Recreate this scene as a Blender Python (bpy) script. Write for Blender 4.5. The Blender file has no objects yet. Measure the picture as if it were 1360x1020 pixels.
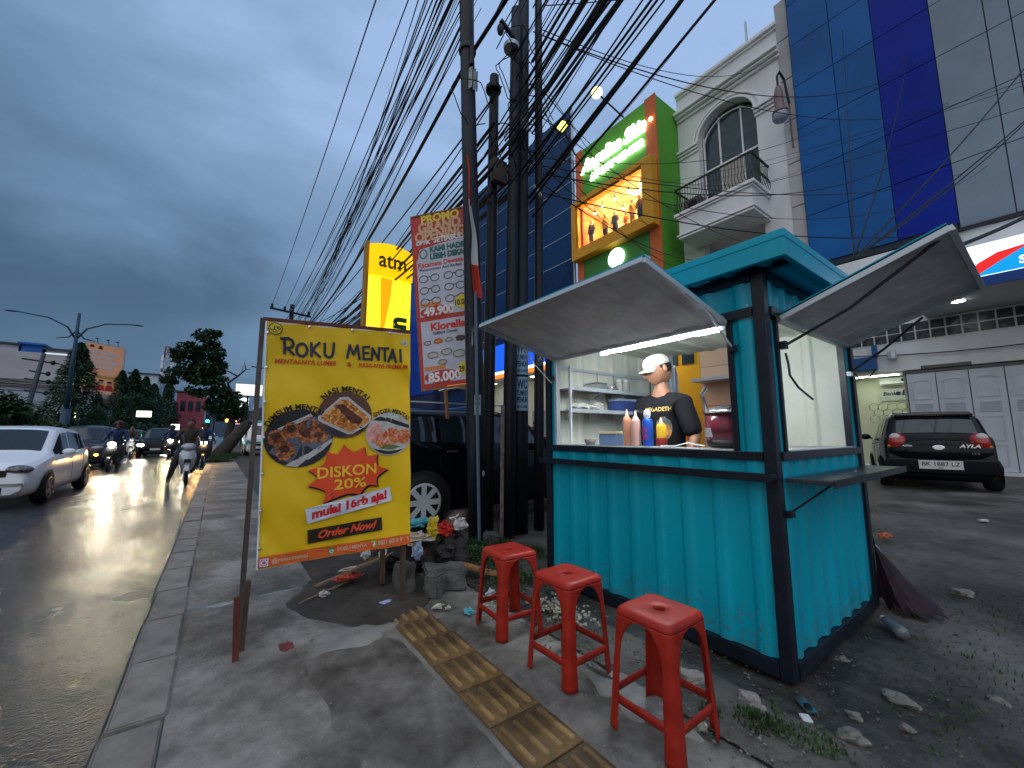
import bpy, bmesh, math, random
from mathutils import Vector, Matrix, Euler, noise
R = math.radians; PI = math.pi
SC = bpy.context.scene; COL = SC.collection
random.seed(7)

# ------------------------------------------------------------------ camera
cam_d = bpy.data.cameras.new('camera'); cam = bpy.data.objects.new('camera', cam_d); COL.objects.link(cam)
cam_d.sensor_width = 36; cam_d.lens = 36*530/1360; cam_d.clip_start = .05; cam_d.clip_end = 3000
cam.location = (0, 0, 1.2); cam.rotation_euler = (R(90+7.098), 0, R(-36.207)); SC.camera = cam

# ------------------------------------------------------------------ world: overcast dusk
W = bpy.data.worlds.new('World'); SC.world = W; W.use_nodes = True
nt = W.node_tree; nt.nodes.clear(); N = nt.nodes.new; L = nt.links.new
def wmath(op, a, b=None):
    n = N('ShaderNodeMath'); n.operation = op
    for i, v in enumerate((a, b)):
        if v is None: continue
        if isinstance(v, (int, float)): n.inputs[i].default_value = v
        else: L(v, n.inputs[i])
    return n.outputs[0]
def wmix(f, a, b):
    n = N('ShaderNodeMix'); n.data_type = 'RGBA'
    if isinstance(f, (int, float)): n.inputs[0].default_value = f
    else: L(f, n.inputs[0])
    for i, v in ((6, a), (7, b)):
        if isinstance(v, tuple): n.inputs[i].default_value = (*v, 1)
        else: L(v, n.inputs[i])
    return n.outputs[2]
out = N('ShaderNodeOutputWorld'); bg = N('ShaderNodeBackground'); L(bg.outputs[0], out.inputs[0])
sky = N('ShaderNodeTexSky'); sky.sky_type = 'NISHITA'; sky.sun_disc = False
sky.sun_elevation = R(32); sky.sun_rotation = R(-125); sky.dust_density = 3
bg2 = N('ShaderNodeBackground'); L(sky.outputs[0], bg2.inputs[0]); bg2.inputs[1].default_value = .006
add = N('ShaderNodeAddShader'); L(bg.outputs[0], add.inputs[0]); L(bg2.outputs[0], add.inputs[1]); L(add.outputs[0], out.inputs[0])
tc = N('ShaderNodeTexCoord'); sep = N('ShaderNodeSeparateXYZ'); L(tc.outputs['Generated'], sep.inputs[0])
mp = N('ShaderNodeMapping'); mp.inputs['Scale'].default_value = (1.3, 1.3, 3.4); mp.inputs['Rotation'].default_value = (0, R(8), R(30)); L(tc.outputs['Generated'], mp.inputs[0])
nz = N('ShaderNodeTexNoise'); nz.inputs['Scale'].default_value = 1.5; nz.inputs['Detail'].default_value = 6; nz.inputs['Roughness'].default_value = .5
nz.inputs['Distortion'].default_value = .35; L(mp.outputs[0], nz.inputs['Vector'])
cl = wmath('MULTIPLY', wmath('SUBTRACT', nz.outputs[0], .36), 3.0)
# the cloud deck is thinner (brighter) with height and towards the lot side, and darkens to the rain bank down the street
el = sep.outputs[2]
n_ = N('ShaderNodeMapRange'); n_.inputs[1].default_value = .02; n_.inputs[2].default_value = .75; L(el, n_.inputs[0]); hgt = n_.outputs[0]
n_ = N('ShaderNodeMapRange'); n_.inputs[1].default_value = -.5; n_.inputs[2].default_value = .8; L(sep.outputs[0], n_.inputs[0]); side = n_.outputs[0]
br = wmath('ADD', wmath('MULTIPLY', hgt, .62), wmath('MULTIPLY', side, .55)); br = wmath('ADD', wmath('ADD', br, .10), wmath('MULTIPLY', wmath('SUBTRACT', cl, .5), .32))
# a heavier rain cloud lies low down the street, with a paler gap under it
bank = wmath('MAXIMUM', wmath('SUBTRACT', 1.0, wmath('MULTIPLY', wmath('ABSOLUTE', wmath('SUBTRACT', wmath('ADD', el, wmath('MULTIPLY', wmath('SUBTRACT', cl, .5), .07)), .25)), 7.5)), 0.0)
gap = wmath('MAXIMUM', wmath('SUBTRACT', 1.0, wmath('MULTIPLY', wmath('ABSOLUTE', wmath('SUBTRACT', wmath('ADD', el, wmath('MULTIPLY', wmath('SUBTRACT', cl, .5), .05)), .115)), 11.0)), 0.0)
lf = wmath('SUBTRACT', 1.0, side)
br = wmath('SUBTRACT', br, wmath('MULTIPLY', wmath('MULTIPLY', bank, lf), .20)); br = wmath('ADD', br, wmath('MULTIPLY', wmath('MULTIPLY', gap, lf), .12))
cr = N('ShaderNodeValToRGB'); L(br, cr.inputs[0])
e = cr.color_ramp.elements
e[0].position = 0; e[0].color = (.036, .072, .138, 1)
e[1].position = 1; e[1].color = (.29, .42, .66, 1)
for p, c in ((.30, (.062, .116, .188)), (.55, (.118, .202, .325)), (.78, (.188, .295, .455))):
    q = e.new(p); q.color = (*c, 1)
L(cr.outputs[0], bg.inputs[0]); bg.inputs[1].default_value = 1.18

sd = bpy.data.lights.new('sun', 'SUN'); sd.energy = 1.5; sd.angle = R(110); sd.color = (1, .93, .84)
sun = bpy.data.objects.new('sun', sd); COL.objects.link(sun)
sun.rotation_euler = Vector((-.82, -.57, .62)).normalized().to_track_quat('Z', 'Y').to_euler()
vs = SC.view_settings; vs.view_transform = 'Standard'; vs.look = 'None'; vs.exposure = 0; vs.gamma = 1; vs.use_curve_mapping = False
SC.render.engine = 'CYCLES'; SC.cycles.use_denoising = True; SC.cycles.max_bounces = 6; SC.cycles.sample_clamp_indirect = 30
SC.cycles.caustics_reflective = False; SC.cycles.caustics_refractive = False

# ------------------------------------------------------------------ materials
MATS = {}
def mat(name, col, rough=.6, metal=0., noise=None, namt=.25, col2=None, bump=0., bscale=None, emit=None, estr=1., spec=.28, alpha=1., trans=0., coat=0., stretch=(1, 1, 1), rvar=0., det=6):
    if name in MATS: return MATS[name]
    m = bpy.data.materials.new(name); m.use_nodes = True; t = m.node_tree; b = t.nodes['Principled BSDF']
    b.inputs['Base Color'].default_value = (*col, 1); b.inputs['Roughness'].default_value = rough; b.inputs['Metallic'].default_value = metal
    b.inputs['Specular IOR Level'].default_value = spec; b.inputs['Alpha'].default_value = alpha; b.inputs['Transmission Weight'].default_value = trans; b.inputs['Coat Weight'].default_value = coat
    if noise or bump:
        c = t.nodes.new('ShaderNodeTexCoord'); mp = t.nodes.new('ShaderNodeMapping'); mp.inputs['Scale'].default_value = stretch
        t.links.new(c.outputs['Object'], mp.inputs[0])
    if noise:
        n = t.nodes.new('ShaderNodeTexNoise'); n.inputs['Scale'].default_value = noise; n.inputs['Detail'].default_value = det; n.inputs['Roughness'].default_value = .62
        t.links.new(mp.outputs[0], n.inputs['Vector'])
        r = t.nodes.new('ShaderNodeValToRGB'); t.links.new(n.outputs[0], r.inputs[0])
        c2 = col2 or tuple(min(1, x*(1+namt*1.2)) for x in col); c1 = tuple(x*(1-namt) for x in col) if not col2 else col
        r.color_ramp.elements[0].position = .33; r.color_ramp.elements[0].color = (*c1, 1); r.color_ramp.elements[1].position = .68; r.color_ramp.elements[1].color = (*c2, 1)
        t.links.new(r.outputs[0], b.inputs['Base Color'])
        if rvar:
            mr = t.nodes.new('ShaderNodeMapRange'); mr.inputs[1].default_value = .3; mr.inputs[2].default_value = .7
            mr.inputs[3].default_value = max(.02, rough-rvar); mr.inputs[4].default_value = rough+rvar
            t.links.new(n.outputs[0], mr.inputs[0]); t.links.new(mr.outputs[0], b.inputs['Roughness'])
    if bump:
        n2 = t.nodes.new('ShaderNodeTexNoise'); n2.inputs['Scale'].default_value = bscale or 20; n2.inputs['Detail'].default_value = 5
        t.links.new(mp.outputs[0], n2.inputs['Vector'])
        bp = t.nodes.new('ShaderNodeBump'); bp.inputs['Strength'].default_value = 1; bp.inputs['Distance'].default_value = bump
        t.links.new(n2.outputs[0], bp.inputs['Height']); t.links.new(bp.outputs[0], b.inputs['Normal'])
    if emit:
        b.inputs['Emission Color'].default_value = (*emit, 1); b.inputs['Emission Strength'].default_value = estr
    MATS[name] = m; return m
def vary(m, amt=.12):
    t = m.node_tree; b = t.nodes['Principled BSDF']; i = t.nodes.new('ShaderNodeObjectInfo'); mr = t.nodes.new('ShaderNodeMapRange'); mr.inputs[3].default_value = 1-amt; mr.inputs[4].default_value = 1+amt; t.links.new(i.outputs['Random'], mr.inputs[0])
    mx = t.nodes.new('ShaderNodeMix'); mx.data_type = 'RGBA'; mx.blend_type = 'MULTIPLY'; mx.inputs[0].default_value = 1; src = b.inputs['Base Color']
    if src.links: t.links.new(src.links[0].from_socket, mx.inputs[6])
    else: mx.inputs[6].default_value = src.default_value
    t.links.new(mr.outputs[0], mx.inputs[7]); t.links.new(mx.outputs[2], src); return m
def glow(name, col, s): return mat(name, (.02, .02, .02) if s > 3 else tuple(.5*c for c in col), .4, emit=col, estr=s)

teal = mat('teal_paint', (.0, .335, .46), .36, noise=2.2, namt=.10, bump=.0012, bscale=5, rvar=.08, stretch=(1, 1, .35))
black = mat('black_paint', (.010, .014, .024), .34, noise=9, namt=.3)
blackmat = mat('black_plastic', (.014, .015, .018), .5)
cream = mat('cream_lining', (.68, .70, .62), .4, noise=3, namt=.08)
galv = mat('galvanised_sheet', (.58, .59, .61), .5, metal=.0, noise=5, namt=.16, stretch=(1, 1, 4))
galvedge = mat('bare_frame_metal', (.52, .57, .62), .4, metal=.3)
steel = mat('steel', (.6, .61, .62), .25, metal=1)
redpl = mat('red_plastic', (.31, .018, .009), .42, noise=7, namt=.22, rvar=.12, bump=.0006, bscale=90)
white = mat('white_paint', (.76, .78, .80), .5, noise=1.2, namt=.07)
whitewall = mat('white_wall', (.70, .72, .75), .8, noise=.6, namt=.13, stretch=(1, 1, .4))
dullwall = mat('dull_wall', (.42, .42, .44), .85, noise=.5, namt=.2, stretch=(1, 1, .3))
conc = vary(mat('kerb_concrete', (.215, .195, .170), .62, noise=7, namt=.3, bump=.003, bscale=45), .15)
darkc = mat('dark_concrete', (.035, .034, .032), .4, noise=9, namt=.4)
rubber = mat('rubber', (.012, .012, .013), .7)
chrome = mat('chrome', (.75, .76, .78), .12, metal=1)
glassd = mat('dark_glass', (.012, .018, .028), .06, spec=.7)
wood = mat('weathered_wood', (.075, .045, .030), .7, noise=10, namt=.4, stretch=(1, 1, .15))
woodr = mat('reddish_wood', (.11, .032, .022), .65, noise=10, namt=.4, stretch=(1, 1, .15))
woodb = mat('brown_batten', (.26, .12, .05), .65, noise=10, namt=.3)
polem = mat('tarred_pole', (.010, .013, .021), .5, noise=5, namt=.5, bump=.003, bscale=15, stretch=(1, 1, .3))
cablem = mat('black_cable', (.008, .009, .012), .55)
skin = mat('skin', (.25, .125, .075), .5, noise=26, namt=.10)
skind = mat('darker_skin', (.20, .10, .065), .55)
hair = mat('black_hair', (.01, .008, .008), .55)
cloth = mat('black_cloth', (.010, .010, .013), .9, bump=.018, bscale=9, spec=.12, stretch=(1, 1, .45))
leafm = mat('dark_leaf', (.020, .048, .018), .6, noise=1.6, namt=.55)
leafc = mat('conifer_leaf', (.018, .050, .020), .65, noise=1.1, namt=.55)
grassm = mat('grass_blade', (.035, .075, .018), .6, noise=4, namt=.5)
bark = mat('bark', (.045, .038, .032), .85, noise=5, namt=.4, bump=.02, bscale=10)
navy = mat('navy_print', (.012, .018, .07), .5)
redink = mat('red_print', (.62, .03, .02), .45)
whitep = mat('white_print', (.72, .72, .76), .45)
blackink = mat('black_print', (.012, .010, .008), .5)

# ------------------------------------------------------------------ object helpers
ROOTLOC = {}
def thing(name, label, cat, loc=(0, 0, 0), group=None, kind=None):
    o = bpy.data.objects.new(name, None); COL.objects.link(o); o.location = loc; o.empty_display_size = .1
    o['label'] = label; o['category'] = cat
    if group: o['group'] = group
    if kind: o['kind'] = kind
    ROOTLOC[o.name] = Vector(loc); return o
def tag(o, label=None, cat=None, group=None, kind=None):
    if label: o['label'] = label
    if cat: o['category'] = cat
    if group: o['group'] = group
    if kind: o['kind'] = kind
    return o
def rootof(p):
    while p.parent: p = p.parent
    return p
def link(name, me, parent=None, smooth=False, mod=None):
    """mesh given in the coordinates of its root at creation time (world for roots that stand where they are built)"""
    if parent is not None:
        off = ROOTLOC[rootof(parent).name]
    else:
        vs_ = me.vertices
        n = max(1, len(vs_)); off = Vector((sum(v.co.x for v in vs_)/n, sum(v.co.y for v in vs_)/n, min((v.co.z for v in vs_), default=0)))
    if off.length > 1e-9: me.transform(Matrix.Translation(-off))
    o = bpy.data.objects.new(name, me); COL.objects.link(o)
    if parent is not None: o.parent = parent
    else: o.location = off; ROOTLOC[o.name] = off.copy()
    if smooth:
        me.polygons.foreach_set('use_smooth', [True]*len(me.polygons))
    return o
class MB:
    def __init__(s): s.v = []; s.f = []; s.m = []; s.mi = 0
    def add(s, vs, fs):
        k = len(s.v); s.v += [tuple(v) for v in vs]; s.f += [tuple(i+k for i in f) for f in fs]; s.m += [s.mi]*len(fs); return s
    def box(s, a, b, M=None):
        x0, y0, z0 = a; x1, y1, z1 = b
        vs = [Vector(p) for p in ((x0, y0, z0), (x1, y0, z0), (x1, y1, z0), (x0, y1, z0), (x0, y0, z1), (x1, y0, z1), (x1, y1, z1), (x0, y1, z1))]
        if M: vs = [M @ v for v in vs]
        return s.add(vs, [(0, 3, 2, 1), (4, 5, 6, 7), (0, 1, 5, 4), (1, 2, 6, 5), (2, 3, 7, 6), (3, 0, 4, 7)])
    def cbox(s, c, d, M=None):
        return s.box([c[i]-d[i]/2 for i in range(3)], [c[i]+d[i]/2 for i in range(3)], M)
    def bar(s, a, b, w, h=None, up=(0, 0, 1)):
        a = Vector(a); b = Vector(b); d = (b-a).normalized(); u = Vector(up)
        if abs(d.dot(u)) > .98: u = Vector((1, 0, 0))
        x = d.cross(u).normalized(); y = x.cross(d); h = h or w; vs = []
        for p in (a, b):
            for i, j in ((-1, -1), (1, -1), (1, 1), (-1, 1)): vs.append(p+x*i*w/2+y*j*h/2)
        return s.add(vs, [(0, 1, 2, 3), (4, 7, 6, 5), (0, 4, 5, 1), (1, 5, 6, 2), (2, 6, 7, 3), (3, 7, 4, 0)])
    def tube(s, pts, r, n=8, cap=True):
        pts = [Vector(p) for p in pts]; rs = r if isinstance(r, (list, tuple)) else [r]*len(pts); vs = []; fs = []; u = None
        for i, p in enumerate(pts):
            d = (pts[min(i+1, len(pts)-1)]-pts[max(i-1, 0)])
            d = d.normalized() if d.length > 1e-9 else Vector((0, 0, 1))
            if u is None: u = d.orthogonal().normalized()
            u = (u-d*u.dot(d))
            u = u.normalized() if u.length > 1e-6 else d.orthogonal().normalized()
            w = d.cross(u)
            for k in range(n): a = 2*PI*k/n; vs.append(p+(u*math.cos(a)+w*math.sin(a))*rs[i])
        for i in range(len(pts)-1):
            for k in range(n): fs.append((i*n+k, i*n+(k+1) % n, (i+1)*n+(k+1) % n, (i+1)*n+k))
        if cap: fs.append(tuple(range(n-1, -1, -1))); fs.append(tuple((len(pts)-1)*n+k for k in range(n)))
        return s.add(vs, fs)
    def lathe(s, prof, c=(0, 0, 0), n=16, M=None):
        vs = []; fs = []
        for r, z in prof:
            for k in range(n):
                a = 2*PI*k/n; v = Vector((r*math.cos(a), r*math.sin(a), z)); v = (M @ v) if M else v; vs.append(v+Vector(c))
        for i in range(len(prof)-1):
            for k in range(n): fs.append((i*n+k, i*n+(k+1) % n, (i+1)*n+(k+1) % n, (i+1)*n+k))
        fs.append(tuple(range(n-1, -1, -1))); fs.append(tuple((len(prof)-1)*n+k for k in range(n)))
        return s.add(vs, fs)
    def ell(s, c, r, M=None, n=12, m=8):
        prof = [(math.sin(PI*i/m), -math.cos(PI*i/m)) for i in range(m+1)]; prof[0] = (.001, -1); prof[-1] = (.001, 1)
        S = Matrix.Diagonal((*r, 1)); S = (M @ S) if M else S
        return s.lathe(prof, c, n, S)
    def prism(s, poly, a, b, axis='x'):
        """poly in the two other axes, extruded from a to b along axis"""
        f = {'x': lambda p, t: (t, p[0], p[1]), 'y': lambda p, t: (p[0], t, p[1]), 'z': lambda p, t: (p[0], p[1], t)}[axis]; n = len(poly)
        return s.add([f(p, a) for p in poly]+[f(p, b) for p in poly], [tuple(range(n-1, -1, -1)), tuple(range(n, 2*n))]+[(i, (i+1) % n, n+(i+1) % n, n+i) for i in range(n)])
    def grid(s, fn, nu, nv):
        vs = [fn(i/nu, j/nv) for j in range(nv+1) for i in range(nu+1)]
        return s.add(vs, [(j*(nu+1)+i, j*(nu+1)+i+1, (j+1)*(nu+1)+i+1, (j+1)*(nu+1)+i) for j in range(nv) for i in range(nu)])
    def mesh(s, name, mats):
        me = bpy.data.meshes.new(name); me.from_pydata(s.v, [], s.f)
        for q in (mats if isinstance(mats, (list, tuple)) else [mats]): me.materials.append(q)
        if any(s.m): me.polygons.foreach_set('material_index', s.m)
        me.update(); return me
    def build(s, name, mats, parent=None, smooth=False, bevel=0, fixn=True, sub=0, solid=0, seg=2):
        me = s.mesh(name, mats)
        if fixn:
            bm = bmesh.new(); bm.from_mesh(me); bmesh.ops.recalc_face_normals(bm, faces=bm.faces); bm.to_mesh(me); bm.free()
        o = link(name, me, parent, smooth)
        if solid: q = o.modifiers.new('solid', 'SOLIDIFY'); q.thickness = solid; q.offset = 0
        if bevel: q = o.modifiers.new('bevel', 'BEVEL'); q.width = bevel; q.segments = seg; q.limit_method = 'ANGLE'; q.angle_limit = R(40)
        if sub: q = o.modifiers.new('sub', 'SUBSURF'); q.levels = sub; q.render_levels = sub
        return o
def rotz(a): return Matrix.Rotation(a, 4, 'Z')
def tr(v): return Matrix.Translation(Vector(v))
def copy_thing(root, loc, rz=None, label=None, scale=None, rot=None):
    r = root.copy(); COL.objects.link(r); r.location = loc; ROOTLOC[r.name] = Vector(loc)
    if rz is not None: r.rotation_euler = (0, 0, rz)
    if rot is not None: r.rotation_euler = rot
    if scale: r.scale = (scale,)*3
    if label: r['label'] = label
    for ch in list(root.children):
        c = ch.copy(); COL.objects.link(c); c.parent = r
        for g in list(ch.children):
            d = g.copy(); COL.objects.link(d); d.parent = c
    return r
def place(root, loc, rz=0, rot=None):
    root.location = loc; root.rotation_euler = rot if rot else (0, 0, rz); return root

# flat lettering: glyph meshes laid on a surface given by fn(u, v, off) -> point
_vl = bpy.context.view_layer
def glyphs(s, size, bold=0., shear=0., align='CENTER', spacing=1.):
    c = bpy.data.curves.new('t', 'FONT'); c.body = s; c.size = size; c.offset = bold*size; c.shear = shear; c.align_x = align; c.align_y = 'CENTER'; c.space_character = spacing; c.resolution_u = 3
    o = bpy.data.objects.new('t', c); COL.objects.link(o); _vl.update()
    me = bpy.data.meshes.new_from_object(o.evaluated_get(bpy.context.evaluated_depsgraph_get())); bpy.data.objects.remove(o); bpy.data.curves.remove(c)
    vs_ = [v.co.copy() for v in me.vertices]; fs = [tuple(p.vertices) for p in me.polygons]; bpy.data.meshes.remove(me); return vs_, fs
def plane_fn(o, u, v):
    o = Vector(o); u = Vector(u).normalized(); v = Vector(v).normalized(); n = u.cross(v)
    return lambda a, b, off=0: o+u*a+v*b+n*off
def letter(s, size, fn, u, v, m, parent, off=.003, rot=0., bold=.02, shear=0., align='CENTER', name='lettering', sx=1., spacing=1., depth=0., fit=None):
    vs_, fs = glyphs(s, size, bold, shear, align, spacing); ca, sa = math.cos(rot), math.sin(rot)
    if fit and vs_:
        w = max(p.x for p in vs_)-min(p.x for p in vs_); sx = fit/w
    mb = MB(); k = [fn(u+ca*p.x*sx-sa*p.y, v+sa*p.x*sx+ca*p.y, off) for p in vs_]; mb.add(k, fs)
    if depth:
        mb.add([fn(u+ca*p.x*sx-sa*p.y, v+sa*p.x*sx+ca*p.y, off-depth) for p in vs_], fs)
        cnt = {}
        for f in fs:
            for i in range(len(f)):
                e_ = (f[i], f[(i+1) % len(f)]); cnt[e_] = 1
        n = len(vs_); mb.add(mb.v[:2*n], [(a, b, b+n, a+n) for (a, b) in cnt if (b, a) not in cnt])
    return mb.build(name, m, parent, fixn=False)
def arc_letter(s, size, fn, cu, cv, rad, a0, a1, m, parent, off=.003, bold=.02, name='lettering', ry=None):
    """whole line bent onto an arc from angle a0 (left) to a1 (right)"""
    ry = ry or rad; vs_, fs = glyphs(s, size, bold, 0, 'CENTER', 1.06); x0 = min(p.x for p in vs_); w = max(p.x for p in vs_)-x0; o = []
    for p in vs_:
        a = a0+(a1-a0)*(p.x-x0)/w; o.append(fn(cu+(rad+p.y)*math.cos(a), cv+(ry+p.y)*math.sin(a), off))
    return MB().add(o, fs).build(name, m, parent, fixn=False)
def patch(pts, fn, m, parent, name, off=.002, center=None):
    """flat printed shape as a fan of rings, so that it follows a wavy sheet"""
    cu = sum(p[0] for p in pts)/len(pts); cv = sum(p[1] for p in pts)/len(pts); n = len(pts); K = 6; vs_ = [fn(cu, cv, off)]; fs = []
    for k in range(1, K+1):
        for p in pts: t = k/K; vs_.append(fn(cu+(p[0]-cu)*t, cv+(p[1]-cv)*t, off))
    for i in range(n):
        fs.append((0, 1+i, 1+(i+1) % n))
        for k in range(1, K): a = 1+(k-1)*n; b = 1+k*n; fs.append((a+i, b+i, b+(i+1) % n, a+(i+1) % n))
    return MB().add(vs_, fs).build(name, m, parent, fixn=False)
def circ(cu, cv, r, n=28, ry=None): return [(cu+r*math.cos(2*PI*i/n), cv+(ry or r)*math.sin(2*PI*i/n)) for i in range(n)]
def rect(u0, v0, u1, v1, k=4):
    c = [(u0, v0), (u1, v0), (u1, v1), (u0, v1)]; o = []
    for i in range(4):
        a, b = c[i], c[(i+1) % 4]; o += [(a[0]+(b[0]-a[0])*t/k, a[1]+(b[1]-a[1])*t/k) for t in range(k)]
    return o
# ================================================================== ground, road, pavement
def struct(o): o['kind'] = 'structure'; return o
# wet asphalt: gloss varies with the film of water
def wet_asphalt():
    m = mat('wet_asphalt', (.018, .019, .021), .3); t = m.node_tree; b = t.nodes['Principled BSDF']; NN = t.nodes.new; LL = t.links.new
    c = NN('ShaderNodeTexCoord'); n1 = NN('ShaderNodeTexNoise'); n1.inputs['Scale'].default_value = .55; n1.inputs['Detail'].default_value = 6; LL(c.outputs['Object'], n1.inputs['Vector'])
    mr = NN('ShaderNodeMapRange'); mr.inputs[1].default_value = .35; mr.inputs[2].default_value = .65; mr.inputs[3].default_value = .11; mr.inputs[4].default_value = .29
    LL(n1.outputs[0], mr.inputs[0]); LL(mr.outputs[0], b.inputs['Roughness'])
    v = NN('ShaderNodeTexVoronoi'); v.inputs['Scale'].default_value = 75; LL(c.outputs['Object'], v.inputs['Vector'])
    n2 = NN('ShaderNodeTexNoise'); n2.inputs['Scale'].default_value = 26; n2.inputs['Detail'].default_value = 6; n2.inputs['Roughness'].default_value = .65; LL(c.outputs['Object'], n2.inputs['Vector'])
    b1 = NN('ShaderNodeBump'); b1.inputs['Strength'].default_value = .8; b1.inputs['Distance'].default_value = .006; LL(v.outputs[0], b1.inputs['Height'])
    b2 = NN('ShaderNodeBump'); b2.inputs['Strength'].default_value = 1; b2.inputs['Distance'].default_value = .009; LL(n2.outputs[0], b2.inputs['Height']); LL(b1.outputs[0], b2.inputs['Normal']); LL(b2.outputs[0], b.inputs['Normal'])
    n3 = NN('ShaderNodeTexNoise'); n3.inputs['Scale'].default_value = 3; n3.inputs['Detail'].default_value = 8; LL(c.outputs['Object'], n3.inputs['Vector'])
    r = NN('ShaderNodeValToRGB'); r.color_ramp.elements[0].position = .35; r.color_ramp.elements[0].color = (.012, .013, .015, 1); r.color_ramp.elements[1].position = .7; r.color_ramp.elements[1].color = (.040, .040, .041, 1)
    LL(n3.outputs[0], r.inputs[0]); LL(r.outputs[0], b.inputs['Base Color']); b.inputs['Specular IOR Level'].default_value = .38
    return m
def soil(name, stops, rough, rv, s1, s2, bump, bs, spots=None):
    m = mat(name, (.1, .1, .1), rough); t = m.node_tree; b = t.nodes['Principled BSDF']; NN = t.nodes.new; LL = t.links.new
    c = NN('ShaderNodeTexCoord'); n1 = NN('ShaderNodeTexNoise'); n1.inputs['Scale'].default_value = s1; n1.inputs['Detail'].default_value = 7; n1.inputs['Roughness'].default_value = .6; LL(c.outputs['Object'], n1.inputs['Vector'])
    n2 = NN('ShaderNodeTexNoise'); n2.inputs['Scale'].default_value = s2; n2.inputs['Detail'].default_value = 8; n2.inputs['Roughness'].default_value = .7; LL(c.outputs['Object'], n2.inputs['Vector'])
    mx = NN('ShaderNodeMath'); mx.operation = 'MULTIPLY_ADD'; LL(n2.outputs[0], mx.inputs[0]); mx.inputs[1].default_value = .45
    m2 = NN('ShaderNodeMath'); m2.operation = 'MULTIPLY_ADD'; LL(n1.outputs[0], m2.inputs[0]); m2.inputs[1].default_value = 1.3; m2.inputs[2].default_value = -.375; LL(m2.outputs[0], mx.inputs[2])
    r = NN('ShaderNodeValToRGB'); LL(mx.outputs[0], r.inputs[0]); e = r.color_ramp.elements
    e[0].position, e[0].color = stops[0][0], (*stops[0][1], 1); e[1].position, e[1].color = stops[-1][0], (*stops[-1][1], 1)
    for p, cc in stops[1:-1]: q = e.new(p); q.color = (*cc, 1)
    LL(r.outputs[0], b.inputs['Base Color'])
    mr = NN('ShaderNodeMapRange'); mr.inputs[1].default_value = .3; mr.inputs[2].default_value = .7; mr.inputs[3].default_value = max(.1, rough-rv); mr.inputs[4].default_value = min(1, rough+rv); LL(n1.outputs[0], mr.inputs[0]); LL(mr.outputs[0], b.inputs['Roughness'])
    n3 = NN('ShaderNodeTexNoise'); n3.inputs['Scale'].default_value = bs; n3.inputs['Detail'].default_value = 7; n3.inputs['Roughness'].default_value = .65; LL(c.outputs['Object'], n3.inputs['Vector'])
    bp = NN('ShaderNodeBump'); bp.inputs['Strength'].default_value = 1; bp.inputs['Distance'].default_value = bump; LL(n3.outputs[0], bp.inputs['Height']); LL(bp.outputs[0], b.inputs['Normal'])
    return m
road_m = wet_asphalt()
side_m = soil('worn_concrete', [(.34, (.080, .074, .066)), (.46, (.155, .146, .132)), (.56, (.225, .213, .195)), (.70, (.34, .325, .30))], .55, .2, 1.6, 14, .020, 26)
sidef_m = soil('far_paving', [(.3, (.10, .095, .088)), (.7, (.20, .192, .18))], .6, .12, 1.3, 9, .010, 22)
lot_m = soil('damp_lot', [(.36, (.034, .033, .030)), (.5, (.082, .077, .070)), (.62, (.130, .122, .110)), (.75, (.19, .18, .165))], .5, .22, .8, 11, .022, 13)
mud_m = soil('wet_mud', [(.3, (.020, .016, .013)), (.5, (.042, .033, .026)), (.75, (.085, .068, .055))], .55, .15, 1.6, 9, .012, 14)
patch_m = soil('pale_cement', [(.3, (.16, .157, .152)), (.7, (.27, .267, .26))], .6, .12, 2.5, 14, .008, 26)

def lotz(x, y):
    t = min(1, max(0, (x-1.9)/.5)); far = min(1, max(0, (x-5.5)/3))
    return -.07*t*(1-far)
# lot (ground): one sheet to the horizon on the shop side
xs = [1.72, 1.85, 2.0, 2.15, 2.3]+[2.45+.22*i for i in range(24)]+[8, 9, 10, 12, 15, 20, 30, 60, 200, 900]
ys = [-900, -200, -60, -20, -10, -6, -4]+[-3+.22*i for i in range(45)]+[7.2, 8, 9, 11, 15, 20, 30, 60, 120, 400, 1500]
mb = MB(); rs = random.Random(3); vs_ = []
for y in ys:
    for x in xs:
        z = lotz(x, y)-.004
        if 1.9 < x < 7.6 and -3 < y < 7: z += .022*noise.noise(Vector((x*2.3, y*2.3, 0)))+.010*noise.noise(Vector((x*8, y*8, 3)))
        vs_.append((x, y, z))
nx = len(xs); mb.add(vs_, [(j*nx+i, j*nx+i+1, (j+1)*nx+i+1, (j+1)*nx+i) for j in range(len(ys)-1) for i in range(nx-1)])
struct(mb.build('lot_ground', lot_m, smooth=True, fixn=False))
# road: two carriageways as one sheet
mb = MB().box((-700, -900, -.6), (-.30, 1500, -.13)); struct(mb.build('road', road_m))
# pavement
mb = MB(); 
def sidez(x, y): return .006*noise.noise(Vector((x*2, y*2, 1)))+.004*noise.noise(Vector((x*7, y*7, 2)))
gx = [-.0925+(1.80+.0925)*i/26 for i in range(27)]; gy = [-3+.09*i for i in range(75)]
vs_ = [(x, y, sidez(x, y) if x < 1.7 else sidez(x, y)-.02) for y in gy for x in gx]; nx = len(gx)
mb.add(vs_, [(j*nx+i, j*nx+i+1, (j+1)*nx+i+1, (j+1)*nx+i) for j in range(len(gy)-1) for i in range(nx-1)]); struct(mb.build('pavement', side_m, smooth=True, fixn=False))
mb = MB().grid(lambda u, v: (-.0925+(.8075)*u, 3.66+56*v, .003), 4, 40); struct(mb.build('far_pavement', side_m, fixn=False))
mb = MB().grid(lambda u, v: (.715+1.2*u, 3.66+56*v, -.012), 4, 40); struct(mb.build('verge_ground', mud_m, fixn=False))
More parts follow.
